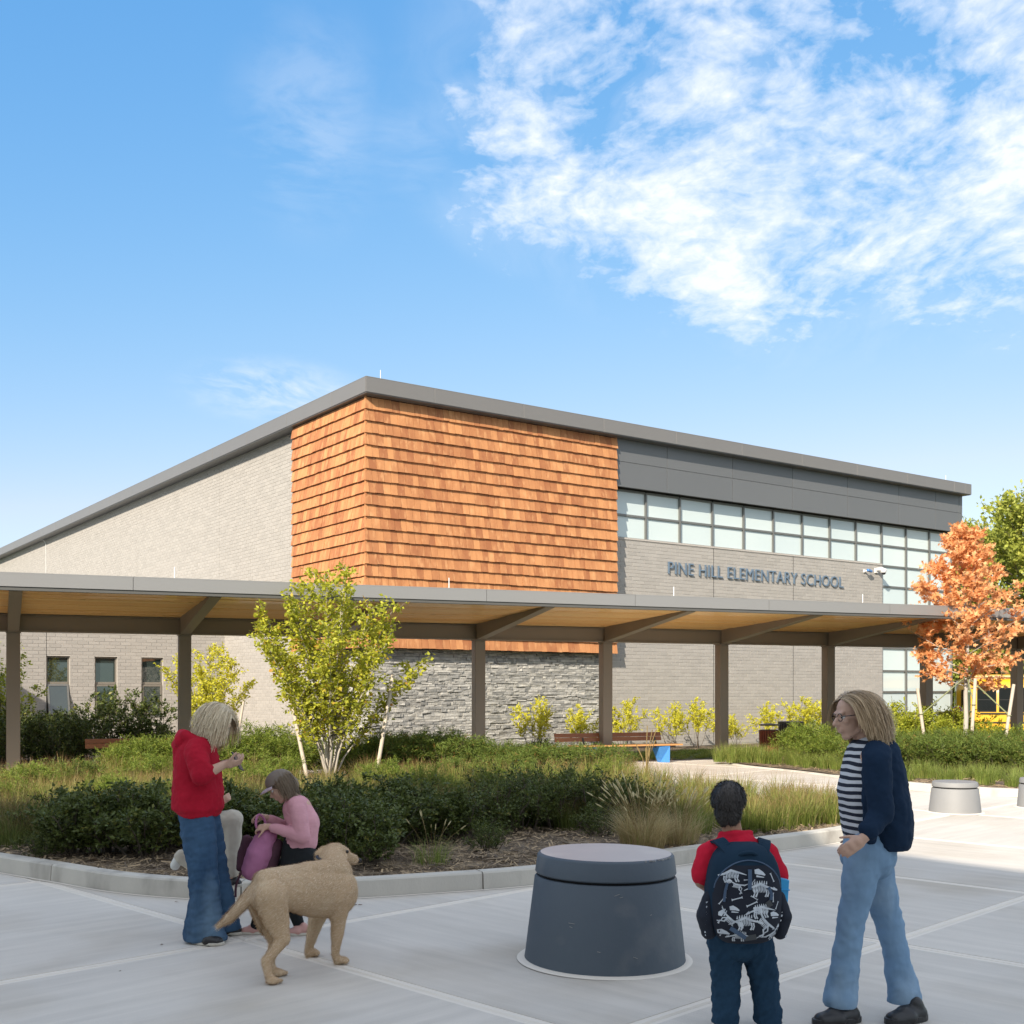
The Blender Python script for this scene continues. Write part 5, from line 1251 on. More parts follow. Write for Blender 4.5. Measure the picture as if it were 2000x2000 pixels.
class Blob:
    """closed shapes, fused by voxel remesh into one continuous skin"""
    def __init__(s): s.v = []; s.f = []
    def _add(s, v, f): n = len(s.v); s.v += v; s.f += [tuple(i + n for i in q) for q in f]
    def cap(s, p, q, r0, r1, side=None, ratio=1., seg=18):
        p = Vector(p); q = Vector(q); d = q - p; L = d.length
        if L < 1e-5: d = Vector((0, 0, 1)); L = 1e-4
        d = d / d.length
        u = Vector(side) if side is not None else (Vector((1, 0, 0)) if abs(d.x) < .8 else Vector((0, 1, 0)))
        u = (u - d * u.dot(d)).normalized(); w_ = d.cross(u); rows = []
        for k in range(1, 5): a = k / 5 * math.pi / 2; rows.append((-r0 * math.cos(a), r0 * math.sin(a)))
        rows.append((0, r0)); rows.append((L, r1))
        for k in range(4, 0, -1): a = k / 5 * math.pi / 2; rows.append((L + r1 * math.cos(a), r1 * math.sin(a)))
        v = [tuple(p - d * r0)]
        for t, r_ in rows:
            for k in range(seg): a = 2 * math.pi * k / seg; v.append(tuple(p + d * t + u * (r_ * ratio * math.cos(a)) + w_ * (r_ * math.sin(a))))
        v.append(tuple(q + d * r1)); f = []; m = len(rows)
        for k in range(seg): f.append((0, 1 + (k + 1) % seg, 1 + k)); e = 1 + (m - 1) * seg; f.append((len(v) - 1, e + k, e + (k + 1) % seg))
        for i in range(m - 1):
            for k in range(seg): A = 1 + i * seg + k; B_ = 1 + i * seg + (k + 1) % seg; f.append((A, B_, B_ + seg, A + seg))
        s._add(v, f); return s
    def chain(s, pr, side=None, ratio=1.):
        for (p, r0), (q, r1) in zip(pr[:-1], pr[1:]): s.cap(p, q, r0, r1, side, ratio)
        return s
    def ell(s, c, r, M=None, n=20):
        M = M or Matrix.Identity(3); c = Vector(c); v = [tuple(c + M @ Vector((0, 0, -r[2])))]; f = []; m = n // 2
        for i in range(1, m):
            a = math.pi * i / m
            for k in range(n): b = 2 * math.pi * k / n; v.append(tuple(c + M @ Vector((r[0] * math.sin(a) * math.cos(b), r[1] * math.sin(a) * math.sin(b), -r[2] * math.cos(a)))))
        v.append(tuple(c + M @ Vector((0, 0, r[2]))))
        for k in range(n): f.append((0, 1 + (k + 1) % n, 1 + k)); e = 1 + (m - 2) * n; f.append((len(v) - 1, e + k, e + (k + 1) % n))
        for i in range(m - 2):
            for k in range(n): A = 1 + i * n + k; B_ = 1 + i * n + (k + 1) % n; f.append((A, B_, B_ + n, A + n))
        s._add(v, f); return s
    def loft(s, rings, n=28):
        """rings: (centre, rx, ry) stacked; closed at both ends"""
        v = []; f = []
        for (c, rx, ry) in rings:
            for k in range(n): a = 2 * math.pi * k / n; v.append((c[0] + rx * math.cos(a), c[1] + ry * math.sin(a), c[2]))
        for i in range(len(rings) - 1):
            for k in range(n): A = i * n + k; B_ = i * n + (k + 1) % n; f.append((A, B_, B_ + n, A + n))
        f.append(tuple(range(n - 1, -1, -1))); f.append(tuple((len(rings) - 1) * n + k for k in range(n))); s._add(v, f); return s
    def mesh(s, name, voxel=.008, smooth=5, fac=.5, wrinkle=None, cut=None):
        me = bpy.data.meshes.new(name); me.from_pydata(s.v, [], s.f); me.update()
        o = bpy.data.objects.new('tmp_' + name, me); COL.objects.link(o)
        r = o.modifiers.new('r', 'REMESH'); r.mode = 'VOXEL'; r.voxel_size = voxel; r.use_smooth_shade = True
        if smooth: q = o.modifiers.new('s', 'SMOOTH'); q.factor = fac; q.iterations = smooth
        helpers = []
        for (amp, size, sc3, seed) in (wrinkle or []):
            tx = bpy.data.textures.new('wr', 'CLOUDS'); tx.noise_scale = size; tx.noise_depth = 2
            e = bpy.data.objects.new('tmp_e', None); COL.objects.link(e); helpers.append(e); e.scale = sc3; e.location = (seed, 0, 0); e.rotation_euler = (seed, seed * .7, 0)
            d = o.modifiers.new('d', 'DISPLACE'); d.texture = tx; d.strength = amp; d.mid_level = .5; d.texture_coords = 'OBJECT'; d.texture_coords_object = e
        bpy.context.view_layer.update()
        dg = bpy.context.evaluated_depsgraph_get(); res = bpy.data.meshes.new_from_object(o.evaluated_get(dg))
        for e in helpers: bpy.data.objects.remove(e)
        bpy.data.objects.remove(o); res.name = name
        if cut is not None:
            cc = np.zeros(len(res.vertices) * 3, np.float32); res.vertices.foreach_get('co', cc); cc = cc.reshape(-1, 3); cc[:, 2] = np.maximum(cc[:, 2], cut); res.vertices.foreach_set('co', cc.ravel()); res.update()
        res.polygons.foreach_set('use_smooth', [True] * len(res.polygons)); return res
    def build(s, name, m, parent, org, **k):
        me = s.mesh(name, **k); me.transform(Matrix.Translation(-Vector(org))); me.materials.clear(); return link(name, me, parent, MATS[m])
def frame(fwd, up=(0, 0, 1)):
    f = Vector(fwd).normalized(); u = Vector(up); u = (u - f * u.dot(f)).normalized(); x = f.cross(u); return Matrix((x, f, u)).transposed()   # x right, y forward, z up
def head(b, c, fwd, s=1., up=(0, 0, 1)):
    M = frame(fwd, up); c = Vector(c); w_ = lambda x, y, z: c + M @ Vector((x * s, y * s, z * s)); e = lambda p, r: b.ell(w_(*p), [q * s for q in r], M)
    e((0, -.012, .028), (.073, .090, .082)); e((0, .026, -.03), (.058, .058, .078)); b.cap(w_(0, .040, -.088), w_(0, .052, -.096), .026 * s, .022 * s)
    b.cap(w_(-.040, .0, -.070), w_(-.018, .045, -.095), .020 * s, .018 * s); b.cap(w_(.040, .0, -.070), w_(.018, .045, -.095), .020 * s, .018 * s)
    b.cap(w_(0, .080, .004), w_(0, .102, -.030), .008 * s, .0125 * s); b.cap(w_(-.010, .090, -.036), w_(.010, .090, -.036), .009 * s, .009 * s)
    b.cap(w_(-.034, .072, .018), w_(.034, .072, .018), .013 * s, .013 * s); b.cap(w_(-.016, .080, -.058), w_(.016, .080, -.058), .0085 * s, .0085 * s); b.cap(w_(-.015, .078, -.070), w_(.015, .078, -.070), .009 * s, .009 * s)
    e((-.036, .055, -.022), (.022, .022, .022)); e((.036, .055, -.022), (.022, .022, .022))
    for q in (-1, 1): e((.076 * q, -.012, -.012), (.008, .017, .030)); e((.078 * q, -.016, -.002), (.006, .012, .016))
    return M, w_
def face_parts(parent, org, w_, M, s):
    org = Vector(org)
    for q in (-1, 1):
        b = MB(); c = w_(.031 * q, .066, .000) - org; f = M @ Vector((0, 1, 0))
        m = Blob().ell(c, (.0125 * s,) * 3, M, 14); me = bpy.data.meshes.new('eye'); me.from_pydata(m.v, [], m.f); me.update(); eo = link('eye', me, parent, MATS['eye_white'])
        m = Blob().ell(c + f * .0095 * s, (.0058 * s, .0045 * s, .0058 * s), M, 12); me = bpy.data.meshes.new('iris'); me.from_pydata(m.v, [], m.f); me.update(); link('iris', me, eo, MATS['iris'])
def hand(b, wrist, d, palm_n, s=1., curl=.5, right=True, spread=.08):
    """wrist point, direction along the palm, palm normal (towards the palm side)"""
    d = Vector(d).normalized(); n = Vector(palm_n); n = (n - d * n.dot(d)).normalized(); t = d.cross(n) * (1 if right else -1)   # towards the thumb
    W = Vector(wrist)
    b.cap(W, W + d * .035 * s, .023 * s, .030 * s, t, 1.15); b.cap(W + d * .03 * s, W + d * .078 * s, .019 * s, .019 * s, t, 2.0)
    for k, (off, L) in enumerate(((.030, .072), (.010, .080), (-.010, .074), (-.029, .058))):
        p = W + d * .086 * s + t * off * s; dd = (d + t * off * spread * 30 * .1).normalized(); a = curl * (.55 + .12 * k); r_ = .0092 * s
        for seg, fr in enumerate((.46, .30, .24)):
            ax = dd * math.cos(a) + n * math.sin(a); q = p + ax * L * fr * s; b.cap(p, q, r_, r_ * .9, seg=10); p = q; r_ *= .9; a += curl * .9
    p = W + d * .028 * s + t * .026 * s; a = t * .75 + d * .7 + n * .35
    for fr, r_ in ((.036, .0115), (.030, .0105), (.024, .009)): a = (a + n * curl * .25 + d * .18).normalized(); q = p + a * fr * s; b.cap(p, q, r_ * s, r_ * .92 * s, seg=10); p = q
    return W + d * .1 * s
def strands(name, parent, org, m, c, M, s, n, length, seed=1, zmin=-.01, keep=None, width=.0035, out_=.25, grav=.22, gdir=(0, 0, -1), rad=(.080, .098, .092), cen=(0, -.012, .026), taper=.5, jitter=.12, seg=9, facelimit=.045, back=-.5, face=False, partw=.9):
    """hair as many narrow curved ribbons rooted on the scalp"""
    r = random.Random(seed); c = Vector(c); V = []; F = []; T = []; org = Vector(org); G = Vector(gdir).normalized(); cc = c + M @ Vector([q * s for q in cen]); Mi = M.transposed()
    while len(T) < n * (seg - 1):
        u = Vector((r.gauss(0, 1), r.gauss(0, 1), r.gauss(0, 1))).normalized()
        if u.z < zmin or (u.y > facelimit * 10 and u.z < .55): continue
        if keep and not keep(u): continue
        p = cc + M @ Vector((u.x * rad[0] * s, u.y * rad[1] * s, u.z * rad[2] * s)); nrm = (M @ u).normalized()
        L = length * r.uniform(.85, 1.08) if not callable(length) else length(u) * r.uniform(.9, 1.06)
        part = M @ Vector((partw * (1 if u.x > 0 else -1), back, .0)); d0 = part * .5 + G * (.25 + .75 * (1 - max(0, u.z))) ; d0 -= nrm * d0.dot(nrm); d = (d0.normalized() + nrm * out_ + Vector((r.gauss(0, jitter), r.gauss(0, jitter), r.gauss(0, jitter)))).normalized(); st = L / (seg - 1); pts = [p]; rl = r.random()
        for k in range(seg - 1):
            d = (d + G * grav * 2 * (k + 1) / seg * 2 + Vector((r.gauss(0, jitter * .3), r.gauss(0, jitter * .3), 0))).normalized(); q = pts[-1] + d * st
            l = Mi @ (q - cc); e = Vector((l.x / (rad[0] * s), l.y / (rad[1] * s), l.z / (rad[2] * s))); lim = 1.02 + .06 * rl
            if e.length < lim and l.z > -.09 * s: e = e.normalized() * lim; q = cc + M @ Vector((e.x * rad[0] * s, e.y * rad[1] * s, e.z * rad[2] * s))
            l = Mi @ (q - cc)
            if face and l.y > .02 * s and abs(l.x) < .066 * s and l.z < .055 * s: l.x = (.066 + .01 * r.random()) * s * (1 if u.x > 0 else -1); q = cc + M @ l
            pts.append(q)
        n0 = len(V); sd = (pts[1] - pts[0]).cross(nrm)
        if sd.length < 1e-6: sd = Vector((1, 0, 0))
        sd = (sd.normalized() + Vector((r.gauss(0, .3), r.gauss(0, .3), r.gauss(0, .3)))).normalized(); tn = r.random()
        for k, q in enumerate(pts): wd = width * s * (1 - taper * (k / (seg - 1)) ** 2) / 2; V += [q - sd * wd - org, q + sd * wd - org]
        for k in range(seg - 1): F.append((n0 + 2 * k, n0 + 2 * k + 1, n0 + 2 * k + 3, n0 + 2 * k + 2)); T.append(tn)
    return link(name, np_mesh(name, np.array(V), np.array(F), T, smooth=True), parent, MATS[m])
def shoe(b, heel, toe, w_=.045, h=.07, org=None):
    heel = Vector(heel); toe = Vector(toe); d = (toe - heel); u = d.normalized(); sd = u.cross(Vector((0, 0, 1))); z = Vector((0, 0, 1))
    b.cap(heel + u * w_ + z * (.038), heel + d * .55 + z * .034, w_ * .92, w_ * .98, sd, 1.0); b.cap(heel + d * .5 + z * .028, toe - u * w_ * .85 + z * .024, w_ * .93, w_ * .68, sd, 1.35)
    b.cap(heel + u * w_ * 1.1 + z * .05, heel + u * w_ * 1.3 + z * h, w_ * .85, w_ * .75, sd, 1)
def sole_(heel, toe, w_, th=.022):
    heel = Vector(heel); toe = Vector(toe); d = toe - heel; u = d.normalized(); sd = u.cross(Vector((0, 0, 1))); L = d.length; pts = []
    for k in range(24):
        a = 2 * math.pi * k / 24; x = math.cos(a); y = math.sin(a); fx = L / 2 + x * (L / 2 + .004); wy = w_ * (1.02 if x < .2 else 1.12) * abs(y) ** .8 * (1 if y > 0 else -1); p = heel + u * fx + sd * wy; pts.append((p.x, p.y))
    return pts
def footwear(parent, org, heel, toe, w_, m, sole='sole', h=.07, th=.02, name='shoe'):
    b = Blob(); shoe(b, heel, toe, w_, h); o = b.build(name, m, parent, org, voxel=.006, smooth=4)
    s = MB(); z0 = min(heel[2], toe[2]); s.prism([(x - org[0], y - org[1]) for x, y in sole_(heel, toe, w_)], z0 + .001 - org[2], z0 + th - org[2]); s.build('sole', MATS[sole], o, bevel=.004); return o

def limb_mid(a, b, f, off): return Vector(a).lerp(Vector(b), f) + Vector(off)

# ---- woman in the red hoodie, facing right, looking down at her phone
def px3(px, py, Yd): return Vector(((px - 1000) / FPX * Yd, Yd, EYE - (py - HORIZON) / FPX * Yd))
def woman_red():
    Y0 = 7.7; org = (-2.03, Y0, 0); o = empty('person', org, 0, label='woman in a red hoodie and wide blue jeans looking down at a phone', cat='person')
    p = lambda x, y, d=0.: px3(x, y, Y0 + d)
    hip = p(388, 1610); chest = p(384, 1490); neck = p(393, 1438); hd = p(424, 1408, -.0)
    b = Blob()
    M, w_ = head(b, hd, (.80, -.12, -.62), 1.02, (.62, 0, .78))
    b.chain([(neck - Vector((.02, 0, .05)), .055), (neck, .05), (hd + Vector((-.03, 0, -.04)), .055)])
    b.cap(p(390, 1470), p(388, 1570), .10, .10, (0, 1, 0), 1.3); b.cap(p(386, 1452, -.13), p(386, 1452, .13), .05, .05)
    sR, eR, wR = p(384, 1462, -.17), p(394, 1516, -.26), p(438, 1493, -.20); sL, eL, wL = p(386, 1462, .17), p(400, 1522, .22), p(436, 1492, .06)
    for S, E, W_2 in ((sR, eR, wR), (sL, eL, wL)): b.chain([(S, .05), (E, .042)]); b.chain([(E, .041), (E.lerp(W_2, .4), .038), (W_2, .026)])
    hand(b, wR, (.98, .10, .10), (0, .45, .9), 1.0, .75, True); hand(b, wL, (.95, -.25, .12), (0, -.3, 1), 1.0, .65, False)
    for q in (-1, 1):
        hp = hip + Vector((0, .07 * q, -.03)); kn = p(404, 1722, .10 * q); an = p(394, 1822, -.08 if q < 0 else .14); b.chain([(hp, .07), (kn, .052), (an, .036)])
    b.build('body', 'skin_fair', o, org, voxel=.007, smooth=3)
    face_parts(o, org, w_, M, 1.02)
    # hoodie: loose, blousing over the hem
    b = Blob(); b.loft([((p(390, 0).x, Y0, .835), .132, .178), ((p(389, 0).x, Y0, .86), .140, .185), ((p(387, 0).x, Y0, .885), .166, .205), ((p(386, 0).x, Y0, .97), .170, .208), ((p(386, 0).x, Y0, 1.08), .160, .200), ((p(385, 0).x, Y0, 1.20), .145, .195), ((p(384, 0).x, Y0, 1.29), .125, .19), ((p(386, 0).x, Y0, 1.37), .085, .14)])
    b.chain([(p(388, 1462, -.15), .082), (p(388, 1462, .15), .082)])
    b.chain([(p(384, 1468, -.17), .080), (p(388, 1495, -.235), .072), (p(391, 1514, -.26), .064), (p(404, 1510, -.245), .056)]); b.cap(p(402, 1511, -.245), p(406, 1509, -.24), .060, .058)
    b.chain([(p(386, 1468, .17), .080), (p(398, 1518, .22), .064), (p(412, 1510, .17), .056)])
    b.chain([(p(352, 1448, -.10), .040), (p(350, 1454, 0), .052), (p(352, 1448, .10), .040)]); b.chain([(p(362, 1437, -.11), .036), (p(384, 1446, -.13), .036), (p(405, 1462, -.08), .030)]); b.chain([(p(362, 1437, .11), .036), (p(384, 1446, .13), .036), (p(405, 1462, .08), .030)])
    b.chain([(p(352, 1462, -.06), .05), (p(352, 1480, 0), .045), (p(352, 1462, .06), .05)]); b.chain([(p(360, 1440, -.08), .045), (p(356, 1440, .0), .055), (p(360, 1440, .08), .045)])
    hd_ = b.build('hoodie', 'fleece_red', o, org, voxel=.0085, smooth=4, wrinkle=[(.024, .09, (1, 1, 1.3), 3), (.010, .035, (1, 1, 1), 8)])
    # wide jeans
    b = Blob()
    b.loft([(p(394, 1848)[0:2] and (p(409, 1600).x, Y0 - .09, .012), .150, .098), ((p(405, 1600).x, Y0 - .10, .10), .135, .092), ((p(408, 1600).x, Y0 - .10, .30), .104, .084), ((p(403, 1600).x, Y0 - .09, .50), .100, .088), ((p(393, 1600).x, Y0 - .08, .74), .115, .098), ((p(387, 1600).x, Y0 - .07, .88), .115, .09)])
    b.loft([((p(425, 1600).x, Y0 + .17, .03), .125, .095), ((p(422, 1600).x, Y0 + .15, .14), .110, .09), ((p(416, 1600).x, Y0 + .12, .32), .100, .086), ((p(408, 1600).x, Y0 + .10, .50), .098, .088), ((p(395, 1600).x, Y0 + .08, .74), .112, .098), ((p(388, 1600).x, Y0 + .07, .88), .113, .09)])
    b.cap(p(386, 1590), p(388, 1626), .112, .120, (0, 1, 0), 1.2)
    b.build('jeans', 'denim', o, org, voxel=.009, smooth=4, wrinkle=[(.024, .10, (.45, .6, 3.5), 2), (.006, .03, (1, 1, 2), 5)])
    footwear(o, org, (p(388, 0).x, Y0 - .12, 0), (p(449, 0).x, Y0 - .17, 0), .046, 'shoe_black'); footwear(o, org, (p(404, 0).x, Y0 + .18, 0), (p(464, 0).x, Y0 + .17, 0), .046, 'shoe_black')
    # hair: chin-length, falling forward
    c = hd; cap_ = Blob(); cap_.ell(c + M @ Vector((0, -.016, .030)), (.081, .097, .090), M); cap_.ell(c + M @ Vector((0, -.055, -.02)), (.068, .055, .07), M)
    ho = cap_.build('hair', 'hair_blonde', o, org, voxel=.008, smooth=3)
    strands('hair_strands', ho, org, 'hair_blonde', c, M, 1.02, 3600, lambda u: .19 + .05 * max(0, u.y) + .03 * abs(u.x), seed=3, zmin=-.35, width=.004, out_=.10, grav=.10, gdir=(-.22, 0, -1), facelimit=.075, jitter=.05, face=True, back=-.2)
    ph = MB(); q0 = p(463, 1487, -.14); ph.beam(tuple(q0 + Vector((-.028, .02, .055))), tuple(q0 + Vector((.035, -.02, -.055))), .072, .009, up=(1, 0, .5)); pm = ph.build('phone', MATS['phone'], None, bevel=.003, label='dark smartphone held by the woman in the red hoodie', cat='phone')
woman_red()

# ---- girl in pink, bent forward over her backpack, facing left
def girl():
    Y0 = 7.85; org = (-1.45, Y0, 0); o = empty('person', org, 0, label='girl in a pink top and taupe cap bending over a pink backpack', cat='person')
    p = lambda x, y, d=0.: px3(x, y, Y0 + d); hd = p(549, 1536); b = Blob(); s = .90
    M, w_ = head(b, hd, (-.86, -.10, -.50), s, (-.48, 0, .86))
    b.chain([(hd + Vector((.03, 0, -.03)), .045), (p(575, 1562), .045), (p(586, 1578), .06)])
    b.chain([(p(586, 1582), .085), (p(590, 1630), .085), (p(586, 1668), .095)], (0, 1, 0), 1.25)
    arms = ((p(582, 1582, -.12), p(592, 1634, -.16), p(525, 1614, -.10)), (p(578, 1582, .12), p(570, 1622, .16), p(520, 1596, .04)))
    for S, E, W_2 in arms: b.chain([(S, .040), (E, .033)]); b.chain([(E, .032), (E.lerp(W_2, .35), .031), (W_2, .021)])
    hand(b, arms[0][2], (-.95, .05, -.12), (0, .5, -.8), .80, .9, True); hand(b, arms[1][2], (-.95, -.1, .05), (0, -.3, -1), .80, .9, False)
    legs = ((p(590, 1676, -.06), p(560, 1738, -.08), p(584, 1806, .02)), (p(586, 1676, .07), p(530, 1722, .10), p(500, 1806, .02)))
    for H, K, A in legs: b.chain([(H, .072), (K, .050)]); b.chain([(K, .048), (K.lerp(A, .4), .045), (A, .032)])
    b.build('body', 'skin_fair', o, org, voxel=.006, smooth=3); face_parts(o, org, w_, M, s)
    b = Blob(); b.chain([(p(580, 1580), .098), (p(592, 1606), .112), (p(590, 1640), .108), (p(584, 1652), .106)], (0, 1, 0), 1.25); b.chain([(p(580, 1574, -.09), .068), (p(580, 1574, .09), .068)])
    for S, E, W_2 in arms: b.chain([(S, .058), (E, .050)]); b.chain([(E, .049), (E.lerp(W_2, .85), .033)])
    b.build('pink_top', 'shirt_pink', o, org, voxel=.007, smooth=4, wrinkle=[(.014, .06, (1, 1, 2), 4)])
    b = Blob(); b.chain([(p(583, 1654), .112), (p(584, 1682), .125)], (0, 1, 0), 1.2)
    b.chain([(legs[0][0], .10), (p(568, 1716, -.08), .092), (p(560, 1730, -.08), .078)]); b.chain([(legs[1][0], .10), (p(546, 1712, .10), .085), (p(532, 1722, .10), .072)])
    b.build('black_skirt', 'black_cotton', o, org, voxel=.008, smooth=5, wrinkle=[(.012, .07, (1, 1, 1), 4)])
    b = Blob()
    for H, K, A in legs: b.chain([(K, .054), (K.lerp(A, .4), .050), (A, .038)])
    b.build('leggings', 'black_cotton', o, org, voxel=.007, smooth=3)
    footwear(o, org, (p(606, 0).x, Y0 + .0, 0), (p(560, 0).x, Y0 - .02, 0), .036, 'shoe_pink', h=.06); footwear(o, org, (p(518, 0).x, Y0 + .04, .0), (p(468, 0).x, Y0 + .02, .0), .036, 'shoe_pink', h=.06)
    c = hd; cp = Blob(); cp.ell(c + M @ Vector((0, -.020, .032)), (.075, .088, .080), M); cp.ell(c + M @ Vector((0, -.075, -.02)), (.045, .045, .06), M); ho = cp.build('hair', 'hair_brown', o, org, voxel=.007, smooth=3)
    strands('hair_strands', ho, org, 'hair_brown', c, M, s, 900, .14, seed=5, zmin=-.2, width=.004, out_=.1, grav=.3, facelimit=.03, gdir=(.35, 0, -1), keep=lambda u: u.y < .25)
    cb = Blob(); cb.ell(c + M @ Vector((0, -.004, .046)), (.082, .096, .074), M); cm = cb.mesh('cap', voxel=.006, smooth=2)
    zc = np.zeros(len(cm.vertices) * 3, np.float32); cm.vertices.foreach_get('co', zc); zc = zc.reshape(-1, 3); up_ = M @ Vector((0, 0, 1)); low = (zc - np.array(c)) @ np.array(up_); k_ = low < .030; zc[k_] += np.outer(.030 - low[k_], np.array(up_)); cm.vertices.foreach_set('co', zc.ravel()); cm.transform(Matrix.Translation(-Vector(org))); cm.materials.clear()
    co_ = link('cap', cm, o, MATS['cap_taupe'])
    vz = MB()
    for k in range(13):
        t_ = -1.0 + 2.0 * k / 12; a = t_ * 1.02; e = math.cos(t_ * 1.35)
        for rr_, dz in ((.088, .034), (.088 + .030 * e, .030), (.088 + .056 * e, .020)): vz.v.append(tuple(c + M @ Vector((.92 * .088 * math.sin(a) * (1 + .1 * (rr_ - .088) / .05), -.004 + rr_ * math.cos(a) * 1.06, dz - .004 * abs(t_) * 2)) - Vector(org)))
    for k in range(12):
        for j in range(2): A = k * 3 + j; vz.f.append((A, A + 1, A + 4, A + 3)); vz.t.append(0)
    vo = vz.build('brim', MATS['cap_brim'], co_, smooth='all'); sm = vo.modifiers.new('t', 'SOLIDIFY'); sm.thickness = .005
    # the backpack hanging from her hands
    bo = empty('backpack', tuple(p(500, 1720, -.02)), 0, label='pink backpack with dark side pockets held up by the crouching girl', cat='backpack'); og = p(500, 1720, -.02)
    b = Blob(); b.chain([(p(520, 1634, -.04), .075), (p(508, 1668, -.04), .098), (p(494, 1698, -.04), .080)], (0, 1, 0), .95); b.build('pack_body', 'pack_pink', bo, og, voxel=.008, smooth=5, wrinkle=[(.016, .07, (1, 1, 1), 2)])
    b = Blob(); b.chain([(p(538, 1652, -.02), .052), (p(528, 1690, -.02), .052)], (0, 1, 0), 1.2); b.build('side_pocket', 'pack_dark', bo, og, voxel=.008, smooth=4, wrinkle=[(.01, .05, (1, 1, 1), 2)])
    b = Blob(); b.chain([(p(482, 1640, .06), .035), (p(474, 1672, .06), .040), (p(470, 1695, .03), .030)]); b.build('side_pocket', 'pack_dark', bo, og, voxel=.008, smooth=3, wrinkle=[(.008, .05, (1, 1, 1), 6)])
    t = MB(); t.tube([tuple(Vector(q) - og) for q in catmull([p(512, 1640, -.06), p(500, 1612, -.08), p(504, 1592, -.04), p(516, 1600, 0), p(524, 1638, 0)], 4)], .009, 6); t.build('strap', MATS['pack_pink'], bo, smooth=True)
    t = MB(); t.tube([tuple(Vector(q) - og) for q in catmull([p(478, 1690, -.08), p(462, 1726, -.05), p(460, 1752, -.04)], 4)], .008, 6); t.build('strap', MATS['pack_dark'], bo, smooth=True)
girl()

# ---- child running behind the woman in red (mostly hidden)
def runner():
    Y0 = 8.35; org = (-2.2, Y0, 0); o = empty('person', org, 0, label='child in cream trousers running past, mostly hidden behind the woman in red', cat='person')
    p = lambda x, y, d=0.: px3(x, y, Y0 + d); b = Blob(); hd = p(404, 1498); s = .84
    M, w_ = head(b, hd, (.95, 0, -.25), s, (.25, 0, .95)); b.chain([(hd + Vector((-.02, 0, -.05)), .042), (p(394, 1532), .05)]); b.chain([(p(392, 1540), .085), (p(386, 1600), .085)], (0, 1, 0), 1.2)
    arms = ((p(394, 1545, -.12), p(408, 1590, -.15), p(430, 1568, -.10)), (p(392, 1545, .12), p(378, 1592, .15), p(372, 1560, .14)))
    for S, E, W_2 in arms: b.chain([(S, .038), (E, .032), (W_2, .020)])
    hand(b, arms[0][2], (.7, 0, .5), (0, 1, 0), .75, 1.2, True); hand(b, arms[1][2], (.3, 0, .9), (0, -1, 0), .75, 1.2, False)
    legs = ((p(392, 1612, -.07), p(456, 1600, -.09), p(452, 1712, -.06)), (p(388, 1612, .07), p(392, 1690, .07), p(350, 1672, .05)))
    for H, K, A in legs: b.chain([(H, .068), (K, .048), (A, .032)])
    b.build('body', 'skin_fair', o, org, voxel=.007, smooth=3); face_parts(o, org, w_, M, s)
    b = Blob(); b.chain([(p(390, 1545), .10), (p(388, 1600), .10)], (0, 1, 0), 1.2)
    for S, E, W_2 in arms: b.chain([(S, .052), (E, .044), (E.lerp(W_2, .8), .032)])
    b.build('white_shirt', 'shirt_white', o, org, voxel=.008, smooth=4, wrinkle=[(.012, .06, (1, 1, 1), 1)])
    b = Blob(); b.chain([(p(389, 1602), .098), (p(390, 1622), .10)], (0, 1, 0), 1.2)
    for H, K, A in legs: b.chain([(H, .088), (K, .072)]); b.chain([(K, .068), (K.lerp(A, .9), .055)])
    b.build('trousers', 'khaki', o, org, voxel=.008, smooth=4, wrinkle=[(.016, .06, (1, 1, 2), 1)])
    footwear(o, org, tuple(p(441, 1731, -.06)), tuple(p(474, 1731, -.06)), .036, 'shoe_black', h=.06); b = Blob(); b.chain([(p(352, 1672, .05), .038), (p(342, 1690, .05), .036)], (0, 1, 0), 1); b.build('shoe', 'shoe_white', o, org, voxel=.006, smooth=4)
    cp = Blob(); cp.ell(hd + M @ Vector((0, -.018, .030)), (.070, .084, .076), M); cp.build('hair', 'hair_brown', o, org, voxel=.007, smooth=3)
runner()

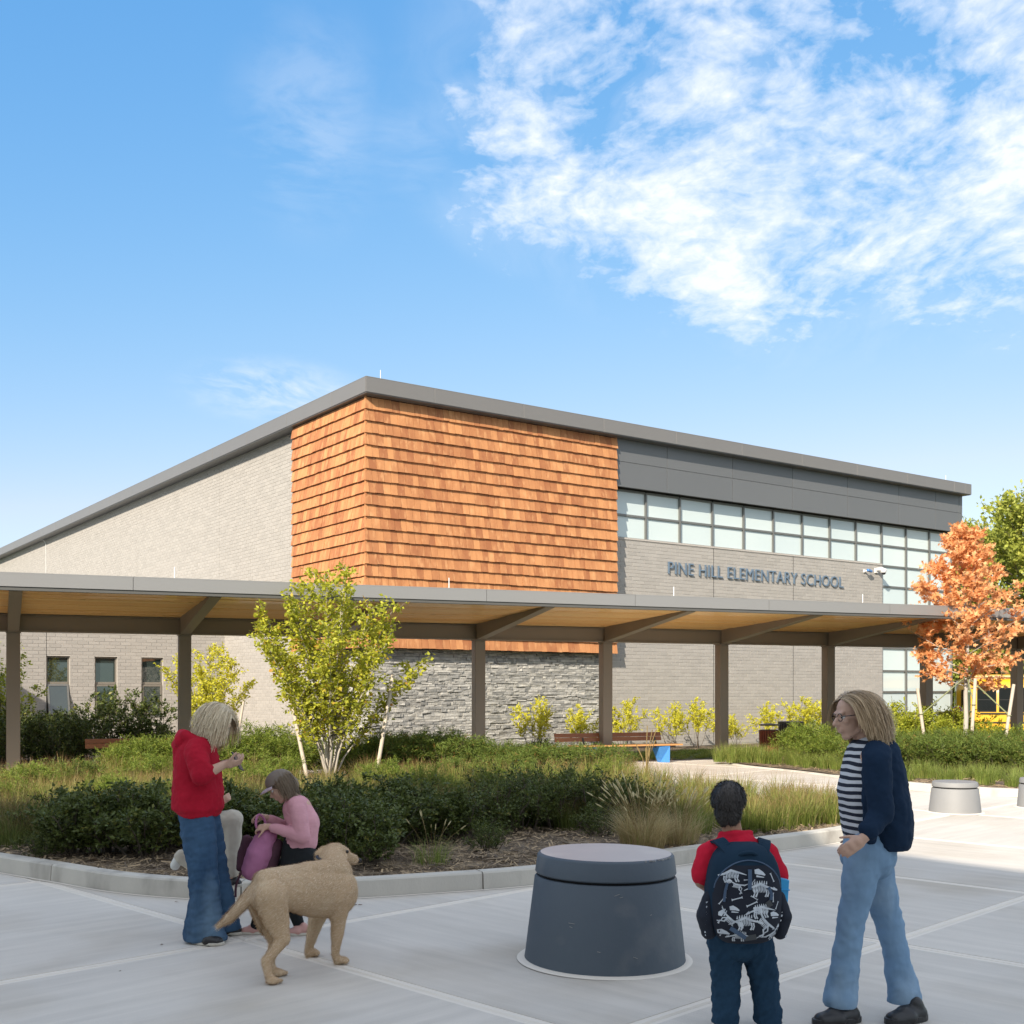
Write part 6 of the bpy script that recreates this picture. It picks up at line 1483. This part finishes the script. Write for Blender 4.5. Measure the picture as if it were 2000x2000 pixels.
# ---- walking woman at the right, facing left
def woman_blue():
    Y0 = 5.9; org = (1.75, Y0, 0); o = empty('person', org, 0, label='woman with glasses in a navy cardigan, striped top and light jeans walking left', cat='person')
    p = lambda x, y, d=0.: px3(x, y, Y0 + d); b = Blob(); hd = p(1666, 1397); s = 1.04
    M, w_ = head(b, hd, (-.97, -.16, -.14), s, (-.12, 0, .99))
    b.chain([(hd + Vector((.03, 0, -.05)), .056), (p(1693, 1450), .052), (p(1700, 1468), .07)]); b.chain([(p(1704, 1490), .09), (p(1700, 1560), .085), (p(1702, 1610), .09)], (0, 1, 0), 1.35); b.cap(p(1702, 1478, -.13), p(1702, 1478, .13), .055, .055)
    arms = ((p(1712, 1484, -.18), p(1722, 1590, -.24), p(1688, 1636, -.30)), (p(1704, 1484, .18), p(1706, 1590, .22), p(1672, 1640, .16)))
    for S, E, W_2 in arms: b.chain([(S, .050), (E, .040)]); b.chain([(E, .040), (E.lerp(W_2, .4), .037), (W_2, .026)])
    hand(b, arms[0][2], (-.80, .05, -.60), (.1, .9, -.3), .92, .35, False); hand(b, arms[1][2], (-.8, -.1, -.6), (.2, -.9, -.2), .92, .5, True)
    legs = ((p(1690, 1668, -.08), p(1662, 1806, -.09), p(1642, 1938, -.09)), (p(1700, 1668, .08), p(1738, 1808, .06), p(1768, 1944, -.02)))
    for H, K, A in legs: b.chain([(H, .088), (K, .055), (A, .036)])
    b.build('body', 'skin_fair', o, org, voxel=.006, smooth=3); face_parts(o, org, w_, M, s)
    b = Blob(); b.chain([(p(1697, 1482), .125), (p(1686, 1540), .130), (p(1692, 1612), .125)], (0, 1, 0), 1.22); b.build('striped_top', 'striped_jersey', o, org, voxel=.008, smooth=4, wrinkle=[(.010, .08, (1, 1, 1), 3)])
    # open cardigan: back and sides, sleeves
    b = Blob(); b.chain([(p(1716, 1478), .110), (p(1722, 1540), .132), (p(1728, 1600), .140), (p(1730, 1628), .135)], (0, 1, 0), 1.35)
    b.cap(p(1712, 1474, -.15), p(1712, 1474, .15), .075, .075); b.chain([(p(1700, 1470, -.10), .045), (p(1697, 1560, -.17), .038), (p(1700, 1640, -.17), .032)], (0, 1, 0), .7); b.chain([(p(1698, 1470, .10), .045), (p(1690, 1560, .17), .038), (p(1694, 1636, .17), .032)])
    for S, E, W_2 in arms: b.chain([(S, .072), (E, .062)]); b.chain([(E, .060), (E.lerp(W_2, .72), .050)])
    b.chain([(p(1735, 1600, .05), .08), (p(1752, 1626, .08), .03)])
    b.build('cardigan', 'knit_navy', o, org, cut=.865, voxel=.0085, smooth=4, wrinkle=[(.022, .09, (1, 1, 1.5), 3), (.008, .03, (1, 1, 1), 5)])
    b = Blob(); b.chain([(p(1698, 1640), .128), (p(1697, 1668), .140)], (0, 1, 0), 1.2)
    for k, (H, K, A) in enumerate(legs): b.chain([(H + Vector((.0, 0, .02)), .103), (H.lerp(K, .5), .086), (K, .071)]); b.chain([(K, .070), (K.lerp(A, .5), .069), (A + Vector((0, 0, -.035)), .086)])
    b.build('jeans', 'denim_light', o, org, cut=.075, voxel=.009, smooth=4, wrinkle=[(.026, .10, (.8, 1, 1.6), 6), (.010, .04, (1, 1, 2), 4)])
    x = lambda q: (q - 1000) / FPX * Y0
    footwear(o, org, (x(1668), Y0 - .10, 0), (x(1572), Y0 - .17, 0), .052, 'shoe_black', 'shoe_black', h=.085, th=.032, name='clog'); footwear(o, org, (x(1800), Y0 - .06, 0), (x(1712), Y0 - .16, 0), .052, 'shoe_black', 'shoe_black', h=.085, th=.032, name='clog')
    c = hd; cp = Blob(); cp.ell(c + M @ Vector((0, -.024, .034)), (.079, .088, .085), M); cp.ell(c + M @ Vector((0, -.060, -.06)), (.062, .045, .10), M); ho = cp.build('hair', 'hair_grey_blonde', o, org, voxel=.008, smooth=3)
    strands('hair_strands', ho, org, 'hair_grey_blonde', c, M, s, 3600, lambda u: .27 - .05 * max(0, u.y), seed=8, zmin=-.3, width=.0038, out_=.05, grav=.14, gdir=(.10, 0, -1), facelimit=.045, jitter=.045, face=True, back=-.9, rad=(.080, .090, .092), keep=lambda u: u.y < .42 or (u.y < .72 and u.z > .45))
    g = MB()
    for q in (-1, 1):
        cc = lambda a: w_(.031 * q + .026 * math.cos(a) / 1.0, .084 - .012 * abs(math.cos(a)) * 0, .001 + .019 * math.sin(a)) - Vector(org)
        g.tube([cc(a) for a in np.linspace(0, 2 * math.pi, 18)[:-1]], .0022, 5, closed=True); g.tube([w_(.057 * q, .082, .006) - Vector(org), w_(.078 * q, .05, .006) - Vector(org), w_(.080 * q, -.01, .004) - Vector(org)], .0024, 5)
    g.tube([w_(-.006, .088, .004) - Vector(org), w_(.006, .088, .004) - Vector(org)], .002, 5); g.build('glasses', MATS['lens'], o)
woman_blue()

# ---- boy with the backpack, seen from behind
def boy():
    Y0 = 5.67; org = (1.10, Y0, 0); o = empty('person', org, 0, label='boy with short black hair and red polo shirt seen from behind', cat='person')
    p = lambda x, y, d=0.: px3(x, y, Y0 + d); b = Blob(); hd = p(1423, 1570, .02); s = .90
    M, w_ = head(b, hd, (.22, .95, .05), s); b.chain([(hd + Vector((0, -.02, -.06)), .048), (p(1432, 1632), .050), (p(1436, 1648), .062)])
    b.chain([(p(1438, 1670), .098), (p(1438, 1740), .098), (p(1440, 1808), .105)], (1, 0, 0), 1.25); b.cap(p(1400, 1664), p(1478, 1664), .045, .045)
    arms = ((p(1384, 1670), p(1370, 1722, .0), p(1386, 1738, .16)), (p(1496, 1670), p(1524, 1724, .03), p(1512, 1738, .18)))
    for S, E, W_2 in arms: b.chain([(S, .042), (E, .034)]); b.chain([(E, .033), (W_2, .022)])
    hand(b, arms[0][2], (.2, .9, .2), (1, 0, 0), .80, 1., False); hand(b, arms[1][2], (-.2, .9, .2), (-1, 0, 0), .80, 1., True)
    legs = ((p(1416, 1826), p(1418, 1904, .02), p(1417, 1988)), (p(1472, 1826), p(1492, 1904, .02), p(1500, 1988)))
    for H, K, A in legs: b.chain([(H, .070), (K, .048), (A, .034)])
    b.build('body', 'skin_tan', o, org, voxel=.0065, smooth=3); face_parts(o, org, w_, M, s)
    b = Blob(); b.chain([(p(1438, 1668), .112), (p(1438, 1740), .112), (p(1440, 1812), .118)], (1, 0, 0), 1.25); b.chain([(p(1396, 1662), .060), (p(1482, 1662), .060)])
    for (S, E, W_2) in arms: b.chain([(S, .064), (S.lerp(E, .72), .062)])
    b.chain([(p(1410, 1640, .0), .026), (p(1436, 1648, -.05), .024), (p(1464, 1640, .0), .026)]); b.chain([(p(1408, 1630, .0), .018), (p(1433, 1628, -.056), .020), (p(1464, 1628, .0), .018)]); b.chain([(p(1410, 1636, .0), .024), (p(1434, 1638, -.052), .026), (p(1462, 1636, .0), .024)]); b.chain([(p(1408, 1640, .0), .026), (p(1436, 1650, .07), .024), (p(1464, 1640, .0), .026)])
    b.build('polo_shirt', 'polo_red', o, org, voxel=.007, smooth=4, wrinkle=[(.012, .06, (1, 1, 1), 3)])
    b = Blob(); b.chain([(p(1442, 1808), .118), (p(1444, 1832), .118)], (1, 0, 0), 1.25)
    for k, (H, K, A) in enumerate(legs): b.chain([(H, .090), (H.lerp(K, .6), .080), (K, .076)]); b.chain([(K, .074), (K.lerp(A, .55), .068), (A, .070), (A + Vector((0, 0, -.035)), .070)])
    b.build('jeans', 'denim_dark', o, org, cut=.035, voxel=.007, smooth=3, wrinkle=[(.026, .05, (1.4, 1, .55), 3), (.010, .03, (1, 1, 1), 5)])
    footwear(o, org, (p(1417, 0).x, Y0 - .06, 0), (p(1410, 0).x, Y0 + .13, 0), .038, 'shoe_black', h=.06); footwear(o, org, (p(1500, 0).x, Y0 - .06, 0), (p(1508, 0).x, Y0 + .13, 0), .038, 'shoe_black', h=.06)
    c = hd; cp = Blob(); cp.ell(c + M @ Vector((0, -.018, .030)), (.081, .092, .088), M); cp.ell(c + M @ Vector((0, -.045, -.035)), (.060, .050, .070), M); ho = cp.build('hair', 'hair_black', o, org, voxel=.007, smooth=3)
    strands('hair_strands', ho, org, 'hair_black', c, M, s, 4200, .030, seed=12, partw=.1, back=-.6, zmin=-.85, width=.0032, out_=.30, grav=.06, facelimit=.04, jitter=.22, seg=4, rad=(.086, .100, .097), keep=lambda u: not (u.z < -.2 and abs(u.x) > .75) and u.y < .45)
    strands('hair_strands', ho, org, 'hair_black', c, M, s, 2200, .026, seed=13, zmin=-.9, width=.0032, out_=.30, grav=.06, facelimit=.04, jitter=.2, seg=4, rad=(.067, .062, .078), cen=(0, -.045, -.035), keep=lambda u: u.y < .1)
    # backpack
    og = p(1443, 1822, -.10); bo = empty('backpack', tuple(og), 0, label='navy backpack printed with white dinosaur skeletons on the back of the boy', cat='backpack')
    cx, cz = p(1443, 1735).x, p(1443, 1735).z; A_, C_ = .178, .245; yb = Y0 - .115
    def ysurf(x, z, bulge=.15):   # outer face
        u = (x - cx) / (A_ * (1 - .16 * max(0, (z - cz) / C_) ** 2)); v = (z - cz) / C_
        k = 1 - abs(u) ** 3.2 - abs(v) ** 3.6; return yb - bulge * max(k, 0) ** .42
    def shell(name, xs0, xs1, zs0, zs1, bulge, m, nx=44, nz=56, mask=None, back=.06, parent=bo):
        v = []; f = []
        # superellipse grid: polar map
        for i in range(nz + 1):
            t = i / nz
            for j in range(nx):
                a = 2 * math.pi * j / nx; ca, sa = math.cos(a), math.sin(a); r_ = (abs(ca) ** 3.2 + abs(sa) ** 3.6) ** (-1 / 3.4) * .995 * (1 - (1 - t) ** 2)
                z = cz + C_ * sa * r_; x = cx + A_ * (1 - .16 * max(0, sa * r_) ** 2) * ca * r_; v.append((x - og.x, ysurf(x, z, bulge) - og.y, z - og.z))
        for i in range(nz):
            for j in range(nx): A = i * nx + j; B_ = i * nx + (j + 1) % nx; f.append((A, B_, B_ + nx, A + nx))
        n0 = len(v)
        for j in range(nx): q = v[nz * nx + j]; v.append((q[0] * 1., q[1] + back, q[2]))
        for j in range(nx): A = nz * nx + j; B_ = nz * nx + (j + 1) % nx; f.append((A, B_, n0 + (j + 1) % nx, n0 + j))
        f.append(tuple(n0 + j for j in range(nx))); me = bpy.data.meshes.new(name); me.from_pydata(v, [], f); me.update(); me.polygons.foreach_set('use_smooth', [True] * len(me.polygons)); me.set_sharp_from_angle(angle=R(50)); return link(name, me, parent, MATS[m])
    body = shell('pack_body', 0, 0, 0, 0, .145, 'pack_navy', back=.11)
    # printed panel: arch-topped lower field
    def panel(name, m, off, pts_in): pass
    NX, NZ = 40, 44; v = []; f = []; idx = {}
    arch = lambda z: (1 - max(0, (z - (cz + .02)) / (C_ * .66)) ** 2.2)
    for i in range(NZ + 1):
        z = cz - C_ * .955 + (C_ * .955 + C_ * .62) * i / NZ; wv = (1 - (abs((z - cz) / C_)) ** 3.6) ** (1 / 3.2) if abs((z - cz) / C_) < 1 else 0; wd = A_ * min(.93 * wv, .90 * max(arch(z), 0) ** .5 if z > cz + .02 else 9) * (1 - .16 * max(0, (z - cz) / C_) ** 2)
        for j in range(NX + 1): x = cx + wd * (-1 + 2 * j / NX); v.append((x - og.x, ysurf(x, z, .145) - .004 - og.y, z - og.z))
    for i in range(NZ):
        for j in range(NX): A = i * (NX + 1) + j; f.append((A, A + 1, A + NX + 2, A + NX + 1))
    me = bpy.data.meshes.new('front_panel'); me.from_pydata(v, [], f); me.update(); me.polygons.foreach_set('use_smooth', [True] * len(f)); fp = link('front_panel', me, bo, MATS['pack_navy_deep'])
    def inside_panel(x, z):
        if not (cz - C_ * .90 < z < cz + C_ * .56): return False
        wv = (1 - (abs((z - cz) / C_)) ** 3.6) ** (1 / 3.2); lim = A_ * min(.88 * wv, .84 * max(arch(z), 0) ** .5 if z > cz + .02 else 9); return abs(x - cx) < lim
    # skeleton print: ribbons laid on the fabric
    V = []; F = []
    def stroke(pts, wds):
        n0 = len(V); P2 = []
        if not all(inside_panel(x, z) for x, z in pts): 
            if not inside_panel(*pts[len(pts) // 2]): return
        for i, (x, z) in enumerate(pts):
            a = pts[max(i - 1, 0)]; b2 = pts[min(i + 1, len(pts) - 1)]; tx, tz = b2[0] - a[0], b2[1] - a[1]; l = math.hypot(tx, tz) or 1; nx_, nz_ = -tz / l, tx / l; wd = wds[min(i, len(wds) - 1)] if isinstance(wds, list) else wds
            for sg in (-1, 1): X_, Z_ = x + nx_ * wd / 2 * sg, z + nz_ * wd / 2 * sg; V.append((X_ - og.x, ysurf(X_, Z_, .145) - .0065 - og.y, Z_ - og.z))
        for i in range(len(pts) - 1): F.append((n0 + 2 * i, n0 + 2 * i + 1, n0 + 2 * i + 3, n0 + 2 * i + 2))
    rr = random.Random(21)
    def skel(x, z, s_, rot, flip, kind):
        def T(a, b2): a *= flip; return (x + s_ * (a * math.cos(rot) - b2 * math.sin(rot)), z + s_ * (a * math.sin(rot) + b2 * math.cos(rot)))
        if kind == 0:     # biped: skull, neck, ribs, tail, legs
            sp = [(-.9, .10), (-.5, .02), (-.1, .10), (.2, .22), (.45, .42)]; stroke([T(*q) for q in sp], [.02 * s_, .08 * s_, .12 * s_, .10 * s_, .09 * s_])
            stroke([T(*q) for q in ((.42, .46), (.6, .56), (.88, .48))], [.10 * s_, .26 * s_, .10 * s_]); stroke([T(*q) for q in ((.5, .38), (.84, .34))], .06 * s_)
            for k in range(7): a = -.12 + k * .075; stroke([T(a, .08 + k * .025), T(a + .03, -.10 + k * .02), T(a + .09, -.18 + k * .03)], [.045 * s_, .05 * s_, .03 * s_])
            stroke([T(-.15, .05), T(-.02, -.25), T(-.16, -.45), T(-.02, -.62)], [.11 * s_, .09 * s_, .07 * s_, .10 * s_]); stroke([T(-.12, .05), T(-.25, -.22), T(-.12, -.42), T(-.2, -.6)], [.09 * s_, .07 * s_, .05 * s_, .08 * s_]); stroke([T(.3, .15), T(.38, .02), T(.48, .05)], .04 * s_)
            for k in range(6): stroke([T(-.45 - k * .07, .01 + .012 * k), T(-.45 - k * .07, -.07 + .02 * k)], .03 * s_)
        elif kind == 1:   # four-footed, arched back with plates of ribs
            sp = [(-.9, -.05), (-.5, .12), (0, .3), (.4, .12), (.75, .02)]; stroke([T(*q) for q in sp], [.03 * s_, .10 * s_, .16 * s_, .12 * s_, .08 * s_]); stroke([T(.72, .04), T(.98, -.08)], [.17 * s_, .07 * s_])
            for k in range(9): a = -.38 + k * .085; stroke([T(a, .20), T(a - .02, -.02), T(a + .03, -.16)], [.05 * s_, .055 * s_, .03 * s_])
            for a in (-.36, -.22, .30, .42): stroke([T(a, 0), T(a + .05, -.2), T(a - .03, -.4)], [.10 * s_, .07 * s_, .10 * s_])
            for k in range(7): a = -.45 + k * .13; stroke([T(a, .18 + .12 * math.cos(a * 2.2)), T(a + .02, .34 + .14 * math.cos(a * 2.2))], [.09 * s_, .03 * s_])
        elif kind == 2:   # skull
            stroke([T(-.35, .1), T(-.1, .14), (T(.2, .05)), T(.45, -.08)], [.30 * s_, .42 * s_, .26 * s_, .10 * s_]); stroke([T(-.2, -.2), T(.38, -.24)], [.14 * s_, .06 * s_])
        else:             # rib fragment / bone
            stroke([T(-.4, 0), T(-.32, 0), T(.32, .05), T(.4, .05)], [.20 * s_, .08 * s_, .08 * s_, .20 * s_])
    spots = [(-.085, .105, .085, .1, -1, 1), (.045, .115, .07, -.1, 1, 2), (.11, .095, .06, 1.9, 1, 3), (-.01, .085, .05, 0, 1, 3), (.05, .04, .095, 0, 1, 1), (-.055, .055, .065, .15, -1, 0), (-.11, .02, .06, 1.4, 1, 3), (-.06, -.005, .07, .2, 1, 3), (.115, .0, .06, 1.5, 1, 3), (-.075, -.055, .06, 0, 1, 2), (.01, -.03, .075, .35, 1, 3),
             (.055, -.065, .085, .1, -1, 1), (-.125, -.075, .055, 1.2, 1, 2), (-.10, -.105, .085, -1.05, 1, 0), (-.02, -.12, .095, .05, 1, 1), (.075, -.13, .11, -.45, -1, 0), (.12, -.085, .06, 0, 1, 2), (-.12, -.175, .07, .1, 1, 2), (-.045, -.19, .07, 0, -1, 1), (.05, -.19, .06, .5, 1, 3), (.115, -.185, .075, .2, 1, 0), (.015, .075, .04, .8, 1, 3), (.02, .0, .05, -.6, 1, 3), (-.13, -.02, .05, .9, 1, 3), (.135, -.04, .05, 1.1, 1, 3)]
    for a, b2, s_, rot, fl_, kd in spots: skel(cx + a, cz + b2, s_ * .92, rot, fl_, kd)
    link('skeleton_print', np_mesh('skeleton_print', np.array(V), np.array(F), smooth=True), fp, MATS['bone_print'])
    # side pockets, handle, shoulder straps, zip pulls, webbing
    for q in (-1, 1):
        b = Blob(); b.chain([(Vector((cx + q * .170, yb - .01, cz - .02)), .030), (Vector((cx + q * .185, yb - .01, cz - .11)), .046), (Vector((cx + q * .172, yb - .01, cz - .19)), .036)], (0, 1, 0), 1.5); b.build('side_pocket', 'pack_navy_deep', bo, og, voxel=.007, smooth=3, wrinkle=[(.008, .04, (1, 1, 1), q)])
        SP = MB(); rq = random.Random(30 + q)
        for k in range(9):
            zz_ = cz - .04 - .02 * k + rq.uniform(-.006, .006); xx = cx + q * (.172 + .016 * rq.random()); yy = yb - .075 + abs(zz_ - cz + .11) * .28
            SP.beam((xx - .014 - og.x, yy - og.y, zz_ - og.z), (xx + .012 - og.x, yy + .006 - og.y, zz_ + rq.uniform(-.008, .012) - og.z), .003, rq.uniform(.004, .010))
        SP.build('skeleton_print', MATS['bone_print'], bo)
        st = MB(); pts = catmull([(cx + q * .075, yb - .075, cz + .195), (cx + q * .10, yb - .01, cz + .235), (cx + q * .115, yb + .07, cz + .245), (cx + q * .12, yb + .16, cz + .20), (cx + q * .125, yb + .215, cz + .08), (cx + q * .13, yb + .20, cz - .06)], 5)
        for a_, c_ in zip(pts[:-1], pts[1:]): st.beam(tuple(Vector(a_) - og), tuple(Vector(c_) - og), .058, .014, up=(q * .3, .6, .75))
        st.build('shoulder_strap', MATS['pack_navy'], bo)
    h_ = MB(); h_.tube([tuple(Vector(q_) - og) for q_ in catmull([(cx - .055, yb - .085, cz + .178), (cx - .03, yb - .115, cz + .205), (cx + .02, yb - .118, cz + .210), (cx + .06, yb - .085, cz + .180)], 4)], .009, 8); h_.build('handle', MATS['pack_navy'], bo, smooth=True)
    def web(pts, w_=.018, m='webbing', nm='webbing'):
        s2 = MB(); Q = []
        for (x, z) in pts: Q.append(Vector((cx + x, ysurf(cx + x, cz + z, .145) - .010, cz + z)) - og)
        for a_, c_ in zip(Q[:-1], Q[1:]): s2.beam(tuple(a_), tuple(c_), w_, .004, up=(0, -1, 0))
        s2.build(nm, MATS[m], bo)
    web([(.0, .135), (.0, .09), (-.002, .04)]); web([(-.09, -.145), (-.05, -.170), (-.015, -.195)], .020); web([(.09, .05), (.105, .015), (.10, -.01)], .014); web([(-.105, .07), (-.115, .03), (-.12, -.02)], .012)
    web([(-.02, -.197), (.035, -.188)], .026, 'buckle', 'buckle'); web([(.085, -.015), (.10, -.04)], .024, 'buckle', 'buckle')
    z_ = MB(); z_.tube([tuple(Vector((cx + A_ * .90 * math.sin(t), ysurf(cx + A_ * .90 * math.sin(t), cz + .02 + .155 * math.cos(t), .145) - .004, cz + .02 + .155 * math.cos(t))) - og) for t in np.linspace(-1.45, 1.45, 26)], .0035, 5); z_.build('zip', MATS['webbing'], bo)
    # blue drinks pouch in the right side pocket
    q = p(1522, 1742, -.07); s2 = MB(); s2.hexa([(-.040, -.025, -.085), (.034, -.025, -.085), (.034, .03, -.085), (-.040, .03, -.085), (-.048, -.02, .08), (.045, -.02, .06), (.045, .025, .06), (-.048, .025, .08)]); s2.box(-.050, .047, -.028, .032, .01, .016); s2.build('drink_pouch', MATS['bottle_blue'], None, bevel=.008, loc=q, label='bright blue drink pouch in the right side pocket of the navy backpack', cat='pouch')
boy()

# ---- labrador, seen from behind at three quarters, looking away to the right
def dog():
    m = mat('fur_tan', (.60, .43, .27), (.42, .285, .165), rough=.85, ns=5, nd=8, na=.9, bump=.003, bs=60, bd=6, bsc=(1, 1, 1), c3=(.62, .50, .34), c3s=3.2, c3t=(.50, .68), spec=.2)
    mat('fur_hair', (.72, .54, .36), (.46, .32, .19), rough=.8, ns=4, na=.5, piece=.45, c3=(.88, .76, .58), c3s=3.2, c3t=(.5, .68), spec=.3); mat('fur_cream', (.66, .57, .44), (.52, .42, .30), rough=.85, ns=8, na=.6, bump=.003, bs=60); mat('nose_black', (.012, .01, .01), rough=.35); mat('collar', (.03, .035, .05), rough=.6)
    org = (-1.28, 6.85, 0); o = empty('dog', org, 0, label='yellow labrador standing in the foreground with its tail to the viewer', cat='dog')
    P = px3; b = Blob(); sd = (.9, -.43, 0)
    # trunk: croup, loin, belly tuck, deep chest
    cr, lo, rb, ch = P(528, 1738, 6.68), P(566, 1738, 6.80), P(608, 1742, 6.95), P(652, 1742, 7.06)
    b.chain([(cr, .118), (lo, .122), (rb, .150), (ch, .158)], sd, .86); b.cap(P(520, 1722, 6.66), P(600, 1712, 6.95), .075, .085); b.cap(P(600, 1712, 6.95), P(655, 1706, 7.08), .09, .095)
    # neck and head (turned away, to the right)
    b.chain([(P(655, 1706, 7.10), .105), (P(648, 1684, 7.20), .088), (P(650, 1672, 7.26), .078)]); hc = P(652, 1668, 7.30)
    b.ell(hc, (.078, .085, .070)); b.cap(hc + Vector((.03, .03, -.01)), hc + Vector((.115, .075, -.045)), .045, .034); b.cap(hc + Vector((.02, .02, .02)), hc + Vector((.06, .05, .0)), .05, .04)
    # ears
    e1 = P(634, 1658, 7.26); b.chain([(e1, .026), (P(624, 1668, 7.23), .030), (P(620, 1682, 7.22), .016)], (0, 1, 0), .6); e2 = hc + Vector((.055, -.055, .03)); b.chain([(e2, .024), (e2 + Vector((.025, -.02, -.045)), .026), (e2 + Vector((.03, -.02, -.085)), .013)], (0, 1, 0), .6)
    # near hind leg: thigh, stifle forward, hock back, shank, paw
    def leg(pts): b.chain(pts)
    leg([(P(526, 1752, 6.62), .108), (P(540, 1800, 6.62), .074), (P(552, 1834, 6.60), .044)]); leg([(P(552, 1834, 6.60), .042), (P(533, 1860, 6.56), .030), (P(519, 1876, 6.54), .028)]); leg([(P(519, 1876, 6.54), .028), (P(524, 1900, 6.53), .023), (P(528, 1914, 6.53), .026)])
    leg([(P(518, 1760, 6.78), .10), (P(528, 1800, 6.76), .075), (P(540, 1838, 6.74), .046)]); leg([(P(540, 1838, 6.74), .044), (P(530, 1868, 6.73), .030), (P(526, 1880, 6.72), .027)]); leg([(P(526, 1880, 6.72), .027), (P(534, 1896, 6.71), .023), (P(539, 1903, 6.71), .025)])
    for (x, y, Yd) in ((533, 1917, 6.53), (544, 1905, 6.71)):
        c = P(x, y, Yd); c.z = .022; b.ell(c, (.036, .042, .024))
        for k in range(4): b.cap(c + Vector((.012 + .004 * abs(k - 1.5), -.016 + .0 * k, -.002)) + Vector(((k - 1.5) * .015, .02, 0)), c + Vector(((k - 1.5) * .017 + .02, .034 - .004 * abs(k - 1.5), -.006)), .012, .011, seg=10)
    # fore legs
    leg([(P(660, 1752, 7.02), .085), (P(661, 1800, 7.02), .048), (P(657, 1842, 7.02), .031), (P(655, 1864, 7.02), .026), (P(660, 1878, 7.02), .026)])
    leg([(P(628, 1762, 7.22), .080), (P(616, 1806, 7.22), .045), (P(606, 1840, 7.22), .030), (P(602, 1860, 7.22), .025), (P(606, 1870, 7.22), .025)])
    for (x, y, Yd) in ((668, 1880, 7.02), (611, 1872, 7.22)):
        c = P(x, y, Yd); c.z = .023; b.ell(c, (.042, .036, .024))
        for k in range(4): b.cap(c + Vector((.018, (k - 1.5) * .015, -.002)), c + Vector((.038 - .004 * abs(k - 1.5), (k - 1.5) * .017, -.006)), .012, .011, seg=10)
    # tail
    b.chain([(P(519, 1715, 6.66), .050), (P(498, 1738, 6.62), .040), (P(472, 1768, 6.58), .034), (P(448, 1794, 6.55), .028), (P(430, 1806, 6.53), .014)])
    bd = b.build('body', 'fur_tan', o, org, voxel=.0075, smooth=6, fac=.5, wrinkle=[(.008, .10, (1, 1, 1), 4), (.003, .02, (1, 1, 1), 2)])
    # short coat: fine hairs combed back along the body
    me = bd.data; nv = len(me.polygons); cen = np.zeros(nv * 3); nor = np.zeros(nv * 3); me.polygons.foreach_get('center', cen); me.polygons.foreach_get('normal', nor); cen = cen.reshape(-1, 3); nor = nor.reshape(-1, 3)
    NH = 80000; rng = np.random.default_rng(3); idx = rng.integers(0, nv, NH); c = cen[idx] + rng.normal(0, .003, (NH, 3)); nn = nor[idx]; flow = np.tile(np.array([-.45, -.75, -.35]), (NH, 1)) + rng.normal(0, .11, (NH, 3)); flow -= nn * (flow * nn).sum(1)[:, None] * .9; flow /= np.linalg.norm(flow, axis=1)[:, None]
    L = rng.uniform(.012, .022, NH)[:, None] * (1 + 1.2 * (c[:, 0] < -.19)[:, None]); tipp = c + flow * L + nn * L * .10; sdv = np.cross(flow, nn) * .0009; V = np.stack([c - sdv, c + sdv, tipp], 1).reshape(-1, 3); F = np.arange(NH * 3).reshape(-1, 3)
    link('coat_hairs', np_mesh('coat_hairs', V, F, rng.random(NH)), o, MATS['fur_hair'], kind='stuff')
    b = Blob(); b.ell(hc + Vector((.148, .092, -.052)), (.018, .016, .014)); b.build('nose', 'nose_black', o, org, voxel=.004, smooth=2)
    for q in (Vector((.085, .0, .015)), Vector((.05, .085, .02))): b = Blob(); b.ell(hc + q, (.011, .011, .011)); b.build('eye', 'nose_black', o, org, voxel=.003, smooth=1)
    cl = MB(); cc_ = P(650, 1682, 7.19); cl.tube([tuple(cc_ - Vector(org) + Vector((math.cos(a) * .100, math.sin(a) * .085, math.cos(a) * -.03))) for a in np.linspace(0, 2 * math.pi, 26)[:-1]], .0085, 6, closed=True); cl.build('collar', MATS['collar'], o, smooth=True)
dog()
# ---------------------------------------------------------------- labels: alike plants of a group are told apart by their place in the row
ORD = 'first second third fourth fifth sixth seventh eighth ninth tenth eleventh twelfth thirteenth fourteenth fifteenth sixteenth seventeenth eighteenth nineteenth twentieth'.split()
ORD += ['twenty-' + q for q in ORD[:9]] + ['thirtieth']
bpy.context.view_layer.update()
groups_ = {}
for o in COL.objects:
    if o.parent is None and 'group' in o: groups_.setdefault((o['group'], o['label']), []).append(o)
for (gname, lab), L_ in groups_.items():
    if len(L_) < 2: continue
    L_.sort(key=lambda o: o.location.x / o.location.y)
    for i, o in enumerate(L_): o['label'] = ' '.join((lab.split())[:12]) + ', ' + ORD[min(i, 29)] + ' from left'
